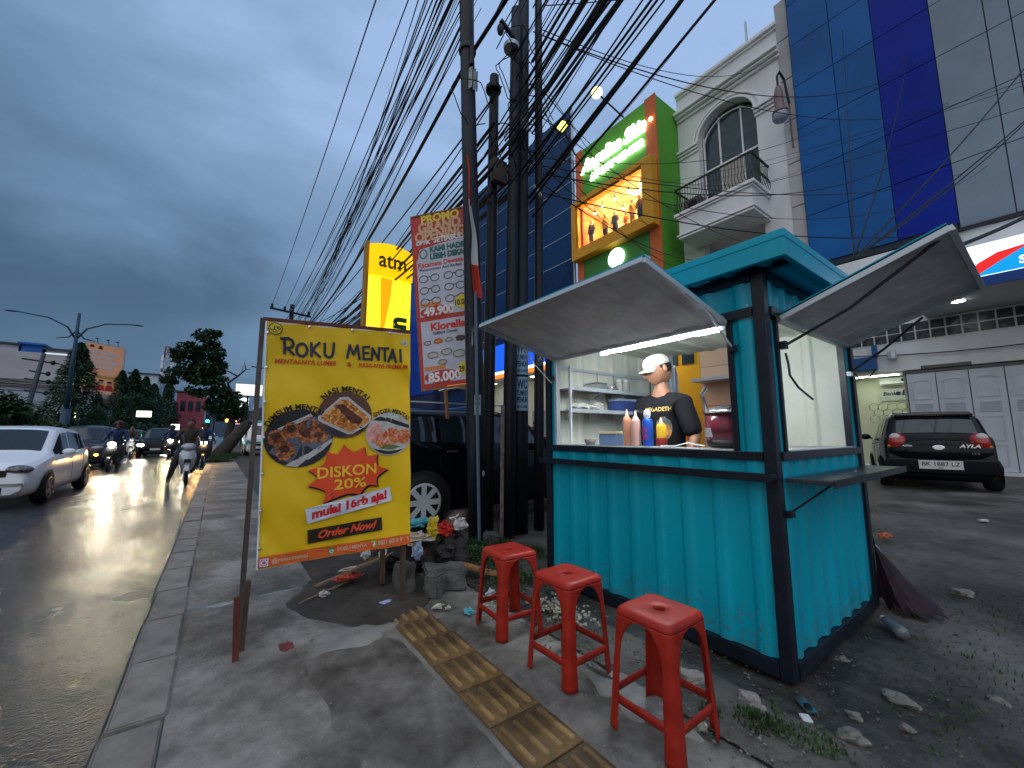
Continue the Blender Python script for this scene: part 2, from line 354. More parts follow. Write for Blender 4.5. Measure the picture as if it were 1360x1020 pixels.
# dark wet patch behind the banner and pale cement skim at its edge (both are real stains/patches on the pavement)
def blob(cx, cy, rx, ry, seed, n=44, amp=.16):
    return [(cx+rx*math.cos(a)*(1+amp*noise.noise(Vector((math.cos(a)*1.6, math.sin(a)*1.6, seed)))*2), cy+ry*math.sin(a)*(1+amp*noise.noise(Vector((math.cos(a)*1.6, math.sin(a)*1.6, seed+9)))*2)) for a in [2*PI*i/n for i in range(n)]]
def drape(pts, dz, m, name):
    cu = sum(p[0] for p in pts)/len(pts); cv = sum(p[1] for p in pts)/len(pts); n = len(pts); K = 10; vs_ = []; fs = []
    vs_.append((cu, cv, sidez(cu, cv)+dz))
    for k in range(1, K+1):
        for p in pts:
            x = cu+(p[0]-cu)*k/K; y = cv+(p[1]-cv)*k/K; vs_.append((x, y, sidez(x, y)+(dz if k < K else -.004)))
    for i in range(n):
        fs.append((0, 1+i, 1+(i+1) % n))
        for k in range(1, K): a = 1+(k-1)*n; b = 1+k*n; fs.append((a+i, b+i, b+(i+1) % n, a+(i+1) % n))
    return struct(MB().add(vs_, fs).build(name, m, smooth=True))
drape(blob(1.02, 3.30, .52, .62, 1), .011, mud_m, 'mud_patch')
drape(blob(.72, 2.62, .27, .15, 5, 70, .45), .009, patch_m, 'cement_patch')
rp_ = random.Random(8)
pour = [(.50+.05*noise.noise(Vector((0, y_*5, 1)))-.07*(y_-1.6), y_) for y_ in [.3+.07*k for k in range(33)]]+[(.80, 2.62), (.90, 2.55), (.955, 2.45)]+[(.965+.006*noise.noise(Vector((0, y_*7, 4))), y_) for y_ in [2.4-.07*k for k in range(31)]]
drape(pour, .006, soil('darker_concrete_pour', [(.32, (.055, .050, .045)), (.46, (.105, .098, .089)), (.58, (.155, .146, .134)), (.72, (.23, .22, .20))], .6, .18, 2.6, 17, .016, 34), 'pavement_pour')
drape(blob(.13, 3.62, .10, .018, 6, 40, .4), .008, mat('whitewash_mark', (.33, .33, .33), .6, noise=9, namt=.3), 'cement_patch')
drape(blob(.40, 2.72, .045, .05, 8, amp=.3), .008, mat('faded_red_paint', (.14, .030, .03), .6, noise=30, namt=.4), 'paint_stain')
drape(blob(1.62, 1.30, .10, .22, 12, 60, .5), .010, patch_m, 'cement_patch')
drape(blob(1.55, .62, .15, .14, 15, 60, .5), .010, patch_m, 'cement_patch')
# kerb: blocks laid end to end, slightly uneven
kroot = bpy.data.objects.new('kerb', None); COL.objects.link(kroot); kroot['kind'] = 'structure'; ROOTLOC['kerb'] = Vector((0, 0, 0))
rk = random.Random(5); kmes = []
for k in range(4):
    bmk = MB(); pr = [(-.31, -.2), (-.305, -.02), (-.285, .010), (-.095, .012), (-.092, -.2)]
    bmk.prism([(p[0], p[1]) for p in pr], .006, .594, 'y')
    me = bmk.mesh('kerb_block', [conc, darkc]); bm_ = bmesh.new(); bm_.from_mesh(me); bmesh.ops.recalc_face_normals(bm_, faces=bm_.faces); bmesh.ops.bevel(bm_, geom=bm_.edges, offset=.007, segments=2, affect='EDGES')
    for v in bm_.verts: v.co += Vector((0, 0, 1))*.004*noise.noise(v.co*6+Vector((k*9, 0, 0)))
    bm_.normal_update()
    for f in bm_.faces: f.material_index = 1 if f.normal.x < -.55 else 0  # faces turned towards the road get the darker concrete colour
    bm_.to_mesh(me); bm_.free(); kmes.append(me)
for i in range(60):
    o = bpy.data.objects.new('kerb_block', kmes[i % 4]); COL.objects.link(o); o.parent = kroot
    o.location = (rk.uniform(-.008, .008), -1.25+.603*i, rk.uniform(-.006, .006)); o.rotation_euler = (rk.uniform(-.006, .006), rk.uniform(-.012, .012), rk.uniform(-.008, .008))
MB().box((-.31, 34.9, -.2), (-.09, 200, .008)).build('kerb_run', conc, kroot)
# tactile paving: tiles with raised bars
tac_m = soil('tactile_yellow', [(.34, (.050, .032, .018)), (.5, (.105, .062, .028)), (.66, (.16, .095, .038)), (.8, (.20, .12, .05))], .55, .12, 2.3, 16, .005, 30)
tacb_m = soil('tactile_bar', [(.34, (.10, .062, .028)), (.5, (.22, .135, .055)), (.8, (.33, .22, .095))], .5, .12, 3.1, 18, .003, 40)
troot = bpy.data.objects.new('tactile_paving', None); COL.objects.link(troot); troot['kind'] = 'structure'; ROOTLOC['tactile_paving'] = Vector((0, 0, 0))
T = .272
vary(tac_m, .08); vary(tacb_m, .10)
tm = MB().box((-T/2+.003, -T/2+.003, -.03), (T/2-.003, T/2-.003, .0)).mesh('tactile_tile', tac_m)
bm_ = bmesh.new(); bm_.from_mesh(tm); bmesh.ops.bevel(bm_, geom=bm_.edges, offset=.003, segments=1, affect='EDGES'); bm_.to_mesh(tm); bm_.free()
b_ = MB()
bw, bl = .0125, .112
pl = [(-bw, -bl+bw), (-bw*.7, -bl+.3*bw), (0, -bl), (bw*.7, -bl+.3*bw), (bw, -bl+bw), (bw, bl-bw), (bw*.7, bl-.3*bw), (0, bl), (-bw*.7, bl-.3*bw), (-bw, bl-bw)]
n = len(pl); b_.add([(p[0], p[1], 0) for p in pl]+[(p[0]*.75, p[1]*.985, .007) for p in pl], [tuple(range(n, 2*n))]+[(i, (i+1) % n, n+(i+1) % n, n+i) for i in range(n)])
bmesh_bar = b_.mesh('tactile_bar', tacb_m)
for i in range(13):
    y = -.55+T*1.003*i; z = .008+rk.uniform(-.0012, .0012)-(.007 if i > 10 else 0)
    o = bpy.data.objects.new('tactile_tile', tm); COL.objects.link(o); o.parent = troot; o.location = (1.116+rk.uniform(-.003, .003), y, z); o.rotation_euler = (rk.uniform(-.01, .01), rk.uniform(-.01, .01), rk.uniform(-.008, .008))
    for k in range(4):
        c = bpy.data.objects.new('tactile_bar', bmesh_bar); COL.objects.link(c); c.parent = o; c.location = ((k-1.5)*.066, 0, 0)
        if i == 6 and k == 0: c.scale = (1, .45, .6)

# gravel, chips and pebbles as one mass each
def scatter(name, m, pts, sizes, rnd, flat=.6, label=None, cat=None):
    mb = MB()
    for (x, y, z) in pts:
        s = rnd.uniform(*sizes); M = Euler((rnd.uniform(0, 6), rnd.uniform(0, 6), rnd.uniform(0, 6))).to_matrix()
        vs_ = []
        for p in ((1, 0, 0), (-1, 0, 0), (0, 1, 0), (0, -1, 0), (0, 0, 1), (0, 0, -1), (.6, .6, .5), (-.6, .5, -.5)):
            q = M @ (Vector(p)*s*rnd.uniform(.6, 1.1)); vs_.append((x+q.x, y+q.y, z+q.z*flat))
        mb.add(vs_, [(0, 6, 4), (0, 2, 6), (2, 4, 6), (4, 1, 2), (4, 3, 0), (4, 1, 3), (5, 0, 3), (5, 3, 1), (5, 7, 2), (5, 1, 7), (1, 2, 7), (5, 2, 0)])
    o = mb.build(name, m); o['kind'] = 'stuff'
    if label: o['label'] = label; o['category'] = cat
    return o
rg = random.Random(11); pts = []
for _ in range(4200):
    x = 1.75+abs(rg.gauss(0, 1))*1.6; y = rg.uniform(-1.6, 4.2)
    if x > 7 or (2.40 < x < 4.05 and .9 < y < 2.8 and x > 2.6): continue
    pts.append((x, y, lotz(x, y)+.002))
scatter('gravel', mat('gravel_grey', (.095, .09, .082), .7, noise=14, namt=.7), pts, (.002, .013), rg, label='loose gravel scattered over the damp lot', cat='gravel')
pts = [(rg.gauss(1.72, .09), rg.uniform(-.6, 3.2), .004) for _ in range(700)]+[(rg.gauss(1.78, .06), rg.gauss(2.0, .13), .006) for _ in range(60)]
scatter('crumbled_concrete', mat('concrete_crumbs', (.16, .155, .145), .8, noise=15, namt=.6), pts, (.003, .011), rg, label='crumbled concrete bits along the broken pavement edge', cat='rubble')
pts = [(rg.uniform(-.05, 1.7), rg.uniform(.4, 4.5), .006) for _ in range(260)]
scatter('grit', mat('pale_grit', (.3, .29, .27), .8), pts, (.002, .006), rg, label='pale grit strewn on the pavement', cat='grit')
def stone(name, c, r, seed, m, label, cat, parent=None, group=None, n=14):
    mb = MB(); mb.ell(c, r, n=n, m=10); vs2 = []
    for v in mb.v:
        p = Vector(v)-Vector(c); k = 1+.75*noise.noise(Vector((p.x/r[0], p.y/r[1], p.z/r[2]))*1.1+Vector((seed*7.1, 0, 0))); vs2.append(tuple(Vector(c)+p*k))
    mb.v = vs2; o = mb.build(name, m, parent, smooth=False)
    if not parent: tag(o, label, cat, group)
    return o
stm = mat('lot_stone', (.20, .19, .175), .75, noise=8, namt=.35, bump=.006, bscale=30)
for i, (x, y, r, lb) in enumerate([(2.735, .579, .052, 'large flat pale stone right of the kiosk corner'), (2.20, .63, .04, 'angular grey stone near the bottom edge right of the corner'), (2.5, .52, .022, 'small round stone in front of the flat pale one'),
        (3.1, .30, .03, 'lone brownish stone out in the lot'), (2.95, .86, .028, 'small stone beside the side wall of the kiosk'), (2.05, .95, .05, 'broken slab piece under the kiosk corner post'), (2.0, 1.22, .055, 'flat cement chunk beside the third stool'),
        (2.42, .68, .024, 'knobbly stone right behind the metal bracket'), (4.9, .6, .05, 'pale half-buried stone far right in the lot')]):
    stone('stone', (x, y, lotz(x, y)+r*.10), (r, r*1.2, r*.62), i*1.7, stm, lb, 'stone')
# moss/grass
def grass(name, cs, rnd, label):
    mb = MB()
    for (cx, cy, rad, n, h) in cs:
        for _ in range(n):
            a = rnd.uniform(0, 2*PI); q = rad*math.sqrt(rnd.random()); x, y = cx+q*math.cos(a), cy+q*math.sin(a); hh = h*rnd.uniform(.4, 1.2)*(1-.5*q/rad); b = rnd.uniform(0, 2*PI); w = .0035+.002*rnd.random()
            dx, dy = math.cos(b), math.sin(b); ln = rnd.uniform(.1, .7)*hh; z = lotz(x, y)
            mb.add([(x-dy*w, y+dx*w, z), (x+dy*w, y-dx*w, z), (x+dx*ln*.4+dy*w*.7, y+dy*ln*.4-dx*w*.7, z+hh*.6), (x+dx*ln*.4-dy*w*.7, y+dy*ln*.4+dx*w*.7, z+hh*.6), (x+dx*ln, y+dy*ln, z+hh)], [(0, 1, 2, 3), (3, 2, 4)])
    o = mb.build(name, grassm, fixn=False); o['kind'] = 'stuff'; o['label'] = label; o['category'] = 'grass'; return o
grass('grass_tuft', [(1.93, .88, .10, 300, .035), (2.0, .72, .12, 240, .030), (2.10, .93, .08, 60, .03), (1.82, 1.02, .05, 50, .035)], random.Random(21), 'thin green grass in front of the kiosk corner')
grass('grass_patch', [(2.25, 3.5, .32, 900, .13), (2.5, 3.9, .3, 700, .16), (1.95, 3.9, .25, 400, .13), (2.1, 2.9, .2, 360, .10), (2.75, 3.5, .25, 350, .12)], random.Random(22), 'unmown grass round the foot of the poles')
grass('sparse_grass', [(3.4, .2, .5, 260, .03), (4.6, .2, .6, 300, .03), (2.7, .2, .4, 160, .03)], random.Random(23), 'sparse short grass in the open lot')
grass('kerb_grass', [(.15, 21.5, .5, 1300, .22), (.3, 24, .6, 1500, .35), (.5, 27, .7, 1200, .4)], random.Random(24), 'rank grass on the far kerb below the leaning tree')
# low leafy weeds between the stools and the poles
mb = MB(); rw = random.Random(31)
for (cx, cy, rad, n, h) in [(1.95, 2.75, .22, 420, .20), (2.05, 3.2, .25, 420, .22), (2.2, 2.35, .14, 160, .16), (1.75, 3.35, .15, 160, .16)]:
    for _ in range(n):
        a = rw.uniform(0, 2*PI); q = rad*math.sqrt(rw.random()); x, y, z = cx+q*math.cos(a), cy+q*math.sin(a), h*rw.random()**1.3; s = rw.uniform(.008, .02); M = Euler((rw.uniform(-1, 1), rw.uniform(-1, 1), rw.uniform(0, 6))).to_matrix()
        mb.add([Vector((x, y, z))+M @ Vector(p)*s for p in ((-1, 0, 0), (0, -.6, .1), (1, 0, 0), (0, .6, .1))], [(0, 1, 2), (0, 2, 3)])
o = mb.build('weeds', leafm, fixn=False); tag(o, 'low leafy weeds growing between the stools and the poles', 'weeds', kind='stuff')
# white gravel heap behind the stools
pts = [(rg.gauss(1.98, .07), rg.gauss(2.12, .12), abs(rg.gauss(0, .03))) for _ in range(170)]+[(rg.gauss(1.72, .05), rg.gauss(2.55, .08), abs(rg.gauss(0, .012))) for _ in range(40)]
scatter('pale_pebbles', mat('pale_pebble', (.34, .32, .25), .7, noise=9, namt=.3), pts, (.008, .02), rg, .8, label='heap of pale pebbles behind the middle stool', cat='pebbles')
# ================================================================== kiosk
KX0, KX1, KY0, KY1 = 2.44, 4.04, .92, 2.80
K = thing('food_kiosk', 'turquoise corrugated steel food kiosk with black frame and raised hatches', 'kiosk', (KX0, KY0, -.07))
def corr(o, U, V, w, h, m, name, parent, period=.205, dep=.017, rib=.035, sl=.032, start=.06, nrm=None, rows=1):
    """corrugated sheet: ribs pressed outwards, spaced along U"""
    o = Vector(o); U = Vector(U); V = Vector(V); Nn = Vector(nrm) if nrm else U.cross(V)
    st = [(0, 0)]; x = start; ss = (0, .15, .35, .5, .65, .85, 1); sm = lambda t_: t_*t_*(3-2*t_)
    while x+rib+2*sl < w: st += [(x+sl*t_, sm(t_)) for t_ in ss]+[(x+sl+rib*.5, 1.03)]+[(x+sl+rib+sl*t_, 1-sm(t_)) for t_ in ss]; x += period
    st.append((w, 0)); mb = MB(); n = len(st)
    rows = max(2, int(h/.12)); vs_ = []
    for j in range(rows+1):
        for a, b in st: q = o+U*a+V*(h*j/rows); vs_.append(q+Nn*(b*dep+.0035*noise.noise(q*3.1+Vector((0, 0, 5)))+.0016*noise.noise(q*11)))
    mb.add(vs_, [(j*n+i, j*n+i+1, (j+1)*n+i+1, (j+1)*n+i) for j in range(rows) for i in range(n-1)])
    return mb.build(name, m, parent, fixn=False, smooth=True)
def soiled(m):
    t_ = m.node_tree; b = t_.nodes['Principled BSDF']; NN = t_.nodes.new; LL = t_.links.new; src = b.inputs['Base Color'].links[0].from_socket
    c = NN('ShaderNodeTexCoord'); sp_ = NN('ShaderNodeSeparateXYZ'); LL(c.outputs['Object'], sp_.inputs[0])
    n1 = NN('ShaderNodeTexNoise'); n1.inputs['Scale'].default_value = 26; n1.inputs['Detail'].default_value = 6; n1.inputs['Roughness'].default_value = .75; LL(c.outputs['Object'], n1.inputs['Vector'])
    mp = NN('ShaderNodeMapping'); mp.inputs['Scale'].default_value = (14, 14, .7); LL(c.outputs['Object'], mp.inputs[0]); n2 = NN('ShaderNodeTexNoise'); n2.inputs['Scale'].default_value = 1.6; n2.inputs['Detail'].default_value = 5; LL(mp.outputs[0], n2.inputs['Vector'])
    h = NN('ShaderNodeMapRange'); h.inputs[1].default_value = .05; h.inputs[2].default_value = .55; h.inputs[3].default_value = .20; h.inputs[4].default_value = -.06; LL(sp_.outputs[2], h.inputs[0])
    a_ = NN('ShaderNodeMath'); a_.operation = 'ADD'; LL(n1.outputs[0], a_.inputs[0]); LL(h.outputs[0], a_.inputs[1]); r1 = NN('ShaderNodeMapRange'); r1.inputs[1].default_value = .60; r1.inputs[2].default_value = .80; r1.inputs[4].default_value = .6; LL(a_.outputs[0], r1.inputs[0])
    r2 = NN('ShaderNodeMapRange'); r2.inputs[1].default_value = .56; r2.inputs[2].default_value = .78; r2.inputs[4].default_value = .35; LL(n2.outputs[0], r2.inputs[0])
    m1 = NN('ShaderNodeMix'); m1.data_type = 'RGBA'; LL(r2.outputs[0], m1.inputs[0]); LL(src, m1.inputs[6]); m1.inputs[7].default_value = (.035, .20, .25, 1)
    m2 = NN('ShaderNodeMix'); m2.data_type = 'RGBA'; LL(r1.outputs[0], m2.inputs[0]); LL(m1.outputs[2], m2.inputs[6]); m2.inputs[7].default_value = (.09, .085, .07, 1); LL(m2.outputs[2], b.inputs['Base Color'])
soiled(teal); vary(teal, .06)
px = KX0+.02
# front wall
corr((px, KY1-.03, .03), (0, -1, 0), (0, 0, 1), KY1-KY0-.06, 1.03, teal, 'wall_panel', K, start=.03)
corr((px, KY0+.215, 1.10), (0, -1, 0), (0, 0, 1), .185, .77, teal, 'wall_panel', K, start=.045, rib=.045)
corr((px, KY1-.03, 1.10), (0, -1, 0), (0, 0, 1), .11, .77, teal, 'wall_panel', K, start=.3)
corr((px, KY1-.03, 1.93), (0, -1, 0), (0, 0, 1), KY1-KY0-.06, .20, teal, 'wall_panel', K, start=.03)
# side wall (towards the camera, right)
py = KY0+.02
corr((KX0+.03, py, .03), (1, 0, 0), (0, 0, 1), KX1-KX0-.06, 1.03, teal, 'wall_panel', K, start=.05, dep=.020)
corr((KX0+.03, py, 1.10), (1, 0, 0), (0, 0, 1), .125, .77, teal, 'wall_panel', K, start=.4)
corr((KX1-.21, py, 1.10), (1, 0, 0), (0, 0, 1), .18, .77, teal, 'wall_panel', K, start=.4)
corr((KX0+.03, py, 1.93), (1, 0, 0), (0, 0, 1), KX1-KX0-.06, .20, teal, 'wall_panel', K, start=.03)
# far side and back
corr((KX1-.03, KY1-.02, .03), (-1, 0, 0), (0, 0, 1), KX1-KX0-.06, 2.08, teal, 'wall_panel', K)
corr((KX1-.02, KY0+.03, .03), (0, 1, 0), (0, 0, 1), .70, 2.08, teal, 'wall_panel', K)
corr((KX1-.02, KY1-.30, .03), (0, 1, 0), (0, 0, 1), .27, 2.08, teal, 'wall_panel', K)
# linings inside
corr((KX0+.06, KY1-.052, .05), (1, 0, 0), (0, 0, 1), KX1-KX0-.12, 2.04, cream, 'lining_panel', K, nrm=(0, -1, 0), period=.24, dep=.012)
corr((KX1-.05, KY0+.05, .05), (0, 1, 0), (0, 0, 1), .68, 2.04, cream, 'lining_panel', K, nrm=(-1, 0, 0), period=.30, dep=.016, rib=.04, start=.19)
corr((KX1-.05, KY1-.28, .05), (0, 1, 0), (0, 0, 1), .23, 2.04, cream, 'lining_panel', K, nrm=(-1, 0, 0), period=.24, dep=.012)
for a, b in (((KX0+.045, KY0+.06, .04), (0, KY1-KY0-.12)), ): MB().box((a[0], a[1], .04), (a[0]+.008, a[1]+b[1], 1.06)).build('lining_panel', cream, K)
MB().box((KX0+.06, KY0+.045, .04), (KX1-.06, KY0+.053, 1.06)).build('lining_panel', cream, K)
corr((KX0+.03, KY0+.03, 2.05), (0, 1, 0), (1, 0, 0), KY1-KY0-.06, KX1-KX0-.06, cream, 'ceiling_panel', K, nrm=(0, 0, -1), period=.24, dep=.012)
MB().box((KX0+.03, KY0+.03, .015), (KX1-.03, KY1-.03, .035)).build('floor_panel', mat('chequer_floor', (.08, .08, .08), .5), K)
# frame
p = .03
for (x, y) in ((KX0+p, KY0+p), (KX1-p, KY0+p), (KX1-p, KY1-p), (KX0+p, KY1-p)):
    MB().box((x-.033, y-.033, -.06), (x+.033, y+.033, 2.12)).build('corner_post', black, K, bevel=.004)
def rail(z0, z1, ex=0., name='frame_rail', back=1):
    for c in ((KX0-ex, KY0+.064, KX0+.045, KY1-.064), (KX1-.045, KY0+.064, KX1, KY1-.064))[:1+back]:
        MB().box((c[0], c[1], z0), (c[2], c[3], z1)).build(name, black, K, bevel=.003)
    for c in ((KX0+.064, KY0-ex, KX1-.064, KY0+.045), (KX0+.064, KY1-.045, KX1-.064, KY1)):
        MB().box((c[0], c[1], z0), (c[2], c[3], z1)).build(name, black, K, bevel=.003)
rail(-.055, .026, .010); rail(1.052, 1.10, .014, back=0); rail(1.872, 1.928, .014, back=0); rail(2.085, 2.125, .010)
rs_ = MB()
for z in (.055, .52, 1.03, 1.95, 2.07):
    for k in range(9):
        y = KY0+.10+.205*k
        if y < KY1-.05: rs_.lathe([(.007, 0), (.007, .003), (.003, .005)], (KX0+.019-.002, y, z), 6, Matrix.Rotation(-PI/2, 4, 'Y'))
    for k in range(7): rs_.lathe([(.007, 0), (.007, .003), (.003, .005)], (KX0+.12+.215*k, KY0+.018, z), 6, Matrix.Rotation(PI/2, 4, 'X'))
rs_.build('panel_screws', steel, K)['kind'] = 'stuff'
# window jambs
for y in (1.125, 2.672): MB().box((KX0+.002, y-.016, 1.10), (KX0+.045, y+.016, 1.872)).build('window_jamb', black if y < 2 else galvedge, K, bevel=.002)
for x in (2.606, 3.832): MB().box((x-.014, KY0+.002, 1.10), (x+.014, KY0+.045, 1.872)).build('window_jamb', black, K, bevel=.002)
for a in ((KX1-.045, 1.60), (KX1-.045, 2.50)): MB().box((a[0], a[1]-.02, .03), (KX1-.002, a[1]+.02, 2.08)).build('door_jamb', galvedge, K)
# roof
rx0, rx1, ry0, ry1 = 2.315, 4.18, .755, 2.95
MB().box((rx0, ry0, 2.128), (rx0+.03, ry1, 2.262)).build('roof_fascia', teal, K, bevel=.004)
MB().box((rx0+.031, ry0, 2.128), (rx1, ry0+.03, 2.262)).build('roof_fascia', teal, K, bevel=.004)
MB().box((rx0+.031, ry1-.03, 2.128), (rx1, ry1, 2.262)).build('roof_fascia', teal, K, bevel=.004)
MB().box((rx1-.03, ry0+.031, 2.128), (rx1-.001, ry1-.031, 2.262)).build('roof_fascia', teal, K, bevel=.004)
MB().box((rx0-.004, ry0-.004, 2.228), (rx1+.004, ry1+.004, 2.275)).build('roof_cap', teal, K, bevel=.005)
corr((rx0+.03, ry0+.03, 2.16), (0, 1, 0), (1, 0, 0), ry1-ry0-.06, rx1-rx0-.06, teal, 'roof_sheet', K, nrm=(0, 0, -1), period=.2)
for y in (KY0+.05, KY1-.05): MB().box((rx0+.03, y-.02, 2.126), (rx1-.03, y+.02, 2.156)).build('roof_bearer', black, K)
MB().box((KX0+.01, ry0+.03, 2.126), (KX0+.05, ry1-.03, 2.154)).build('roof_bearer', black, K)
MB().cbox((2.39, 1.25, 2.138), (.015, .11, .012)).build('soffit_clip', galvedge, K); MB().cbox((2.39, 1.50, 2.138), (.07, .10, .010)).build('soffit_clip', teal, K)
# front awning: hinged at the head, swung up
def awning(name, h0, h1, out, parent, thick=.03):
    h0, h1, out = Vector(h0), Vector(h1), Vector(out); U = (h1-h0); n = U.cross(out).normalized()
    if n.z < 0: n = -n
    w = U.length; u = U.normalized(); v = out.normalized(); l = out.length
    rt = MB()
    corr_o = corr(h0+n*.012+u*.02, u, v, w-.04, l, galv, name, parent, nrm=-n, period=.215, dep=.010, rib=.03, sl=.03)
    top = MB(); top.add([h0+n*.032, h1+n*.032, h1+out+n*.032, h0+out+n*.032, h0+n*.026, h1+n*.026, h1+out+n*.026, h0+out+n*.026], [(0, 1, 2, 3), (7, 6, 5, 4), (0, 4, 5, 1), (1, 5, 6, 2), (2, 6, 7, 3), (3, 7, 4, 0)]); top.build('awning_skin', teal, corr_o)
    for a, b, mm in ((h0, h0+out, galvedge), (h1, h1+out, galvedge), (h0+out, h1+out, galvedge), (h0, h1, galvedge)):
        fr = MB().bar(a-n*.002, b-n*.002, .026, .030, up=n); fr.build('awning_frame', mm, corr_o, bevel=.002)
    return corr_o
aw = awning('front_awning', (2.425, 1.135, 1.868), (2.425, 2.665, 1.868), (-.79, 0, .185), K)
aw2 = awning('side_awning', (2.615, .905, 1.872), (3.84, .905, 1.872), (0, -.70, .255), K)
for x, y in ((1.66, 1.15), (1.66, 2.62)): MB().cbox((x+.02, y, 2.084), (.05, .02, .012)).build('latch', galvedge, aw)
MB().cbox((2.70, .215, 2.15), (.08, .03, .03)).build('latch', black, aw2)
MB().tube([(2.43, 1.10, 1.70), (2.2, 1.13, 1.90), (2.02, 1.14, 1.972)], .007, 6).build('gas_strut', galvedge, K)
MB().tube([(2.42, 2.70, 1.66), (2.2, 2.67, 1.80), (2.05, 2.66, 1.955)], .006, 6).build('gas_strut', galvedge, K)
for y in (1.10, 2.70): MB().cbox((2.428, y, 1.70), (.03, .04, .04)).build('strut_bracket', black, K, bevel=.003)
MB().tube([(2.615, .90, 1.705), (2.66, .6, 1.86), (2.72, .24, 2.13)], .008, 6).build('awning_stay', black, K)
MB().tube([(3.83, .90, 1.66), (3.83, .7, 1.80), (3.83, .48, 1.99)], .008, 6).build('awning_stay', black, K)
MB().cbox((2.617, .905, 1.71), (.04, .04, .045)).build('strut_bracket', black, K, bevel=.003); MB().cbox((3.845, .905, 1.65), (.05, .03, .035)).build('strut_bracket', white, K, bevel=.003)
# counter ledges
MB().box((KX0-.10, KY0+.0, .955), (KX0-.012, KY1-.02, .985)).build('front_ledge', black, K, bevel=.003)
MB().box((KX0-.104, KY0-.004, .945), (KX0-.10, KY1-.016, .99)).build('ledge_trim', black, K)
sh = MB().box((2.50, .695, .938), (4.03, .908, .962)); sh.build('side_shelf', mat('shelf_board', (.035, .04, .05), .3, noise=6, namt=.3), K, bevel=.004)
MB().box((2.49, .687, .928), (4.04, .694, .968)).build('ledge_trim', black, K)
MB().tube([(2.52, .905, .775), (2.66, .74, .936)], .006, 6).build('shelf_brace', black, K); MB().cbox((2.515, .902, .77), (.05, .03, .035)).build('strut_bracket', black, K, bevel=.003)
for x, y in ((2.75, .74), (3.3, .80)): MB().lathe([(.008, .962), (.008, .967), (.004, .969)], (x, y, 0), 8).build('screw', steel, K)
# inner counter
MB().box((KX0+.046, KY0+.07, 1.082), (KX0+.42, KY1-.06, 1.101)).build('counter_top', mat('worn_counter', (.33, .34, .35), .35, noise=7, namt=.3), K, bevel=.003)
MB().box((KX0-.012, 1.14, 1.101), (KX0+.046, 2.655, 1.107)).build('sill', galvedge, K)
MB().box((2.62, KY0-.012, 1.101), (3.82, KY0+.046, 1.107)).build('sill', galvedge, K)
MB().box((2.9, KY0+.06, 1.082), (KX1-.1, KY0+.40, 1.100)).build('counter_top', MATS['worn_counter'], K)
# shelves on the far lining
for z, x1 in ((1.60, 3.75), (1.40, 3.75)):
    s_ = MB().box((2.50, KY1-.27, z), (x1, KY1-.058, z+.008)).box((2.50, KY1-.275, z-.012), (x1, KY1-.268, z+.022)).build('wall_shelf', galvedge, K)
    for x in (2.62, 2.95, 3.3, 3.62): MB().prism([(KY1-.06, z-.001), (KY1-.24, z-.001), (KY1-.06, z-.08)], x, x+.012, 'x').build('shelf_bracket', cream, s_)
MB().box((2.49, KY1-.275, 1.12), (2.505, KY1-.25, 1.80)).build('shelf_upright', white, K)
MB().box((2.5, KY1-.08, 1.80), (3.95, KY1-.058, 1.83)).build('wall_rail', galvedge, K)
# things kept on the shelves
def box_thing(name, label, cat, a, b, m, lidm=None, group=None):
    t = thing(name, label, cat, ((a[0]+b[0])/2, (a[1]+b[1])/2, a[2]), group)
    h = b[2]-a[2]; MB().box(a, (b[0], b[1], a[2]+h*.82)).build('tub', m, t, bevel=.006)
    MB().box((a[0]-.004, a[1]-.004, a[2]+h*.825), (b[0]+.004, b[1]+.004, b[2])).build('lid', lidm or m, t, bevel=.004); return t
box_thing('steel_pan', 'square steel pan on the upper kiosk shelf', 'pan', (2.86, 2.56, 1.609), (3.02, 2.70, 1.69), steel)
for i, (x, lb) in enumerate(((3.09, 'small steel cup beside the square pan on the upper shelf'), (3.17, 'second steel cup, further from the square pan'))):
    t = thing('steel_cup', lb, 'cup', (x, 2.63, 1.609), 'steel cups on the upper shelf'); MB().lathe([(.028, 1.609), (.032, 1.66), (.029, 1.66), (.026, 1.613)], (x, 2.63, 0), 14).build('cup_body', steel, t, smooth=False); MB().lathe([(.034, 1.66), (.034, 1.664), (.03, 1.665)], (x, 2.63, 0), 14).build('rim', steel, t)
gj = mat('clear_plastic', (.62, .64, .64), .15, trans=.35)
for i, (x, z, lb) in enumerate(((3.29, 1.609, 'tall clear jar of cups on the upper shelf'), (3.40, 1.609, 'second clear jar, nearer the vendor, on the upper shelf'))):
    t = thing('clear_jar', lb, 'jar', (x, 2.63, z)); MB().lathe([(.035, z), (.038, z+.11), (.03, z+.12)], (x, 2.63, 0), 14).build('jar_body', gj, t, smooth=True); MB().lathe([(.034, z+.12), (.034, z+.138), (.005, z+.14)], (x, 2.63, 0), 14).build('lid', galvedge, t)
def crumple(name, c, r, seed, m, label, cat, group=None, parent=None, amp=.45, n=16):
    mb = MB(); mb.ell(c, r, n=n, m=10); C0 = Vector(c); out_ = []
    for v in mb.v:
        p_ = Vector(v)-C0; q = Vector((p_.x/r[0], p_.y/r[1], p_.z/r[2])); k = 1+amp*noise.noise(q*2.1+Vector((seed*5.3, 0, 0)))+amp*.5*noise.noise(q*5+Vector((0, seed*3.3, 0))); out_.append(C0+p_*k)
    mb.v = [tuple(v) for v in out_]; o = mb.build(name, m, parent)
    if not parent: tag(o, label, cat, group)
    return o
pbag = mat('white_plastic_bag', (.62, .62, .58), .3)
crumple('plastic_bag', (2.72, 2.62, 1.445), (.13, .07, .035), 1, pbag, 'crumpled white bags on the lower kiosk shelf, left end', 'bag')
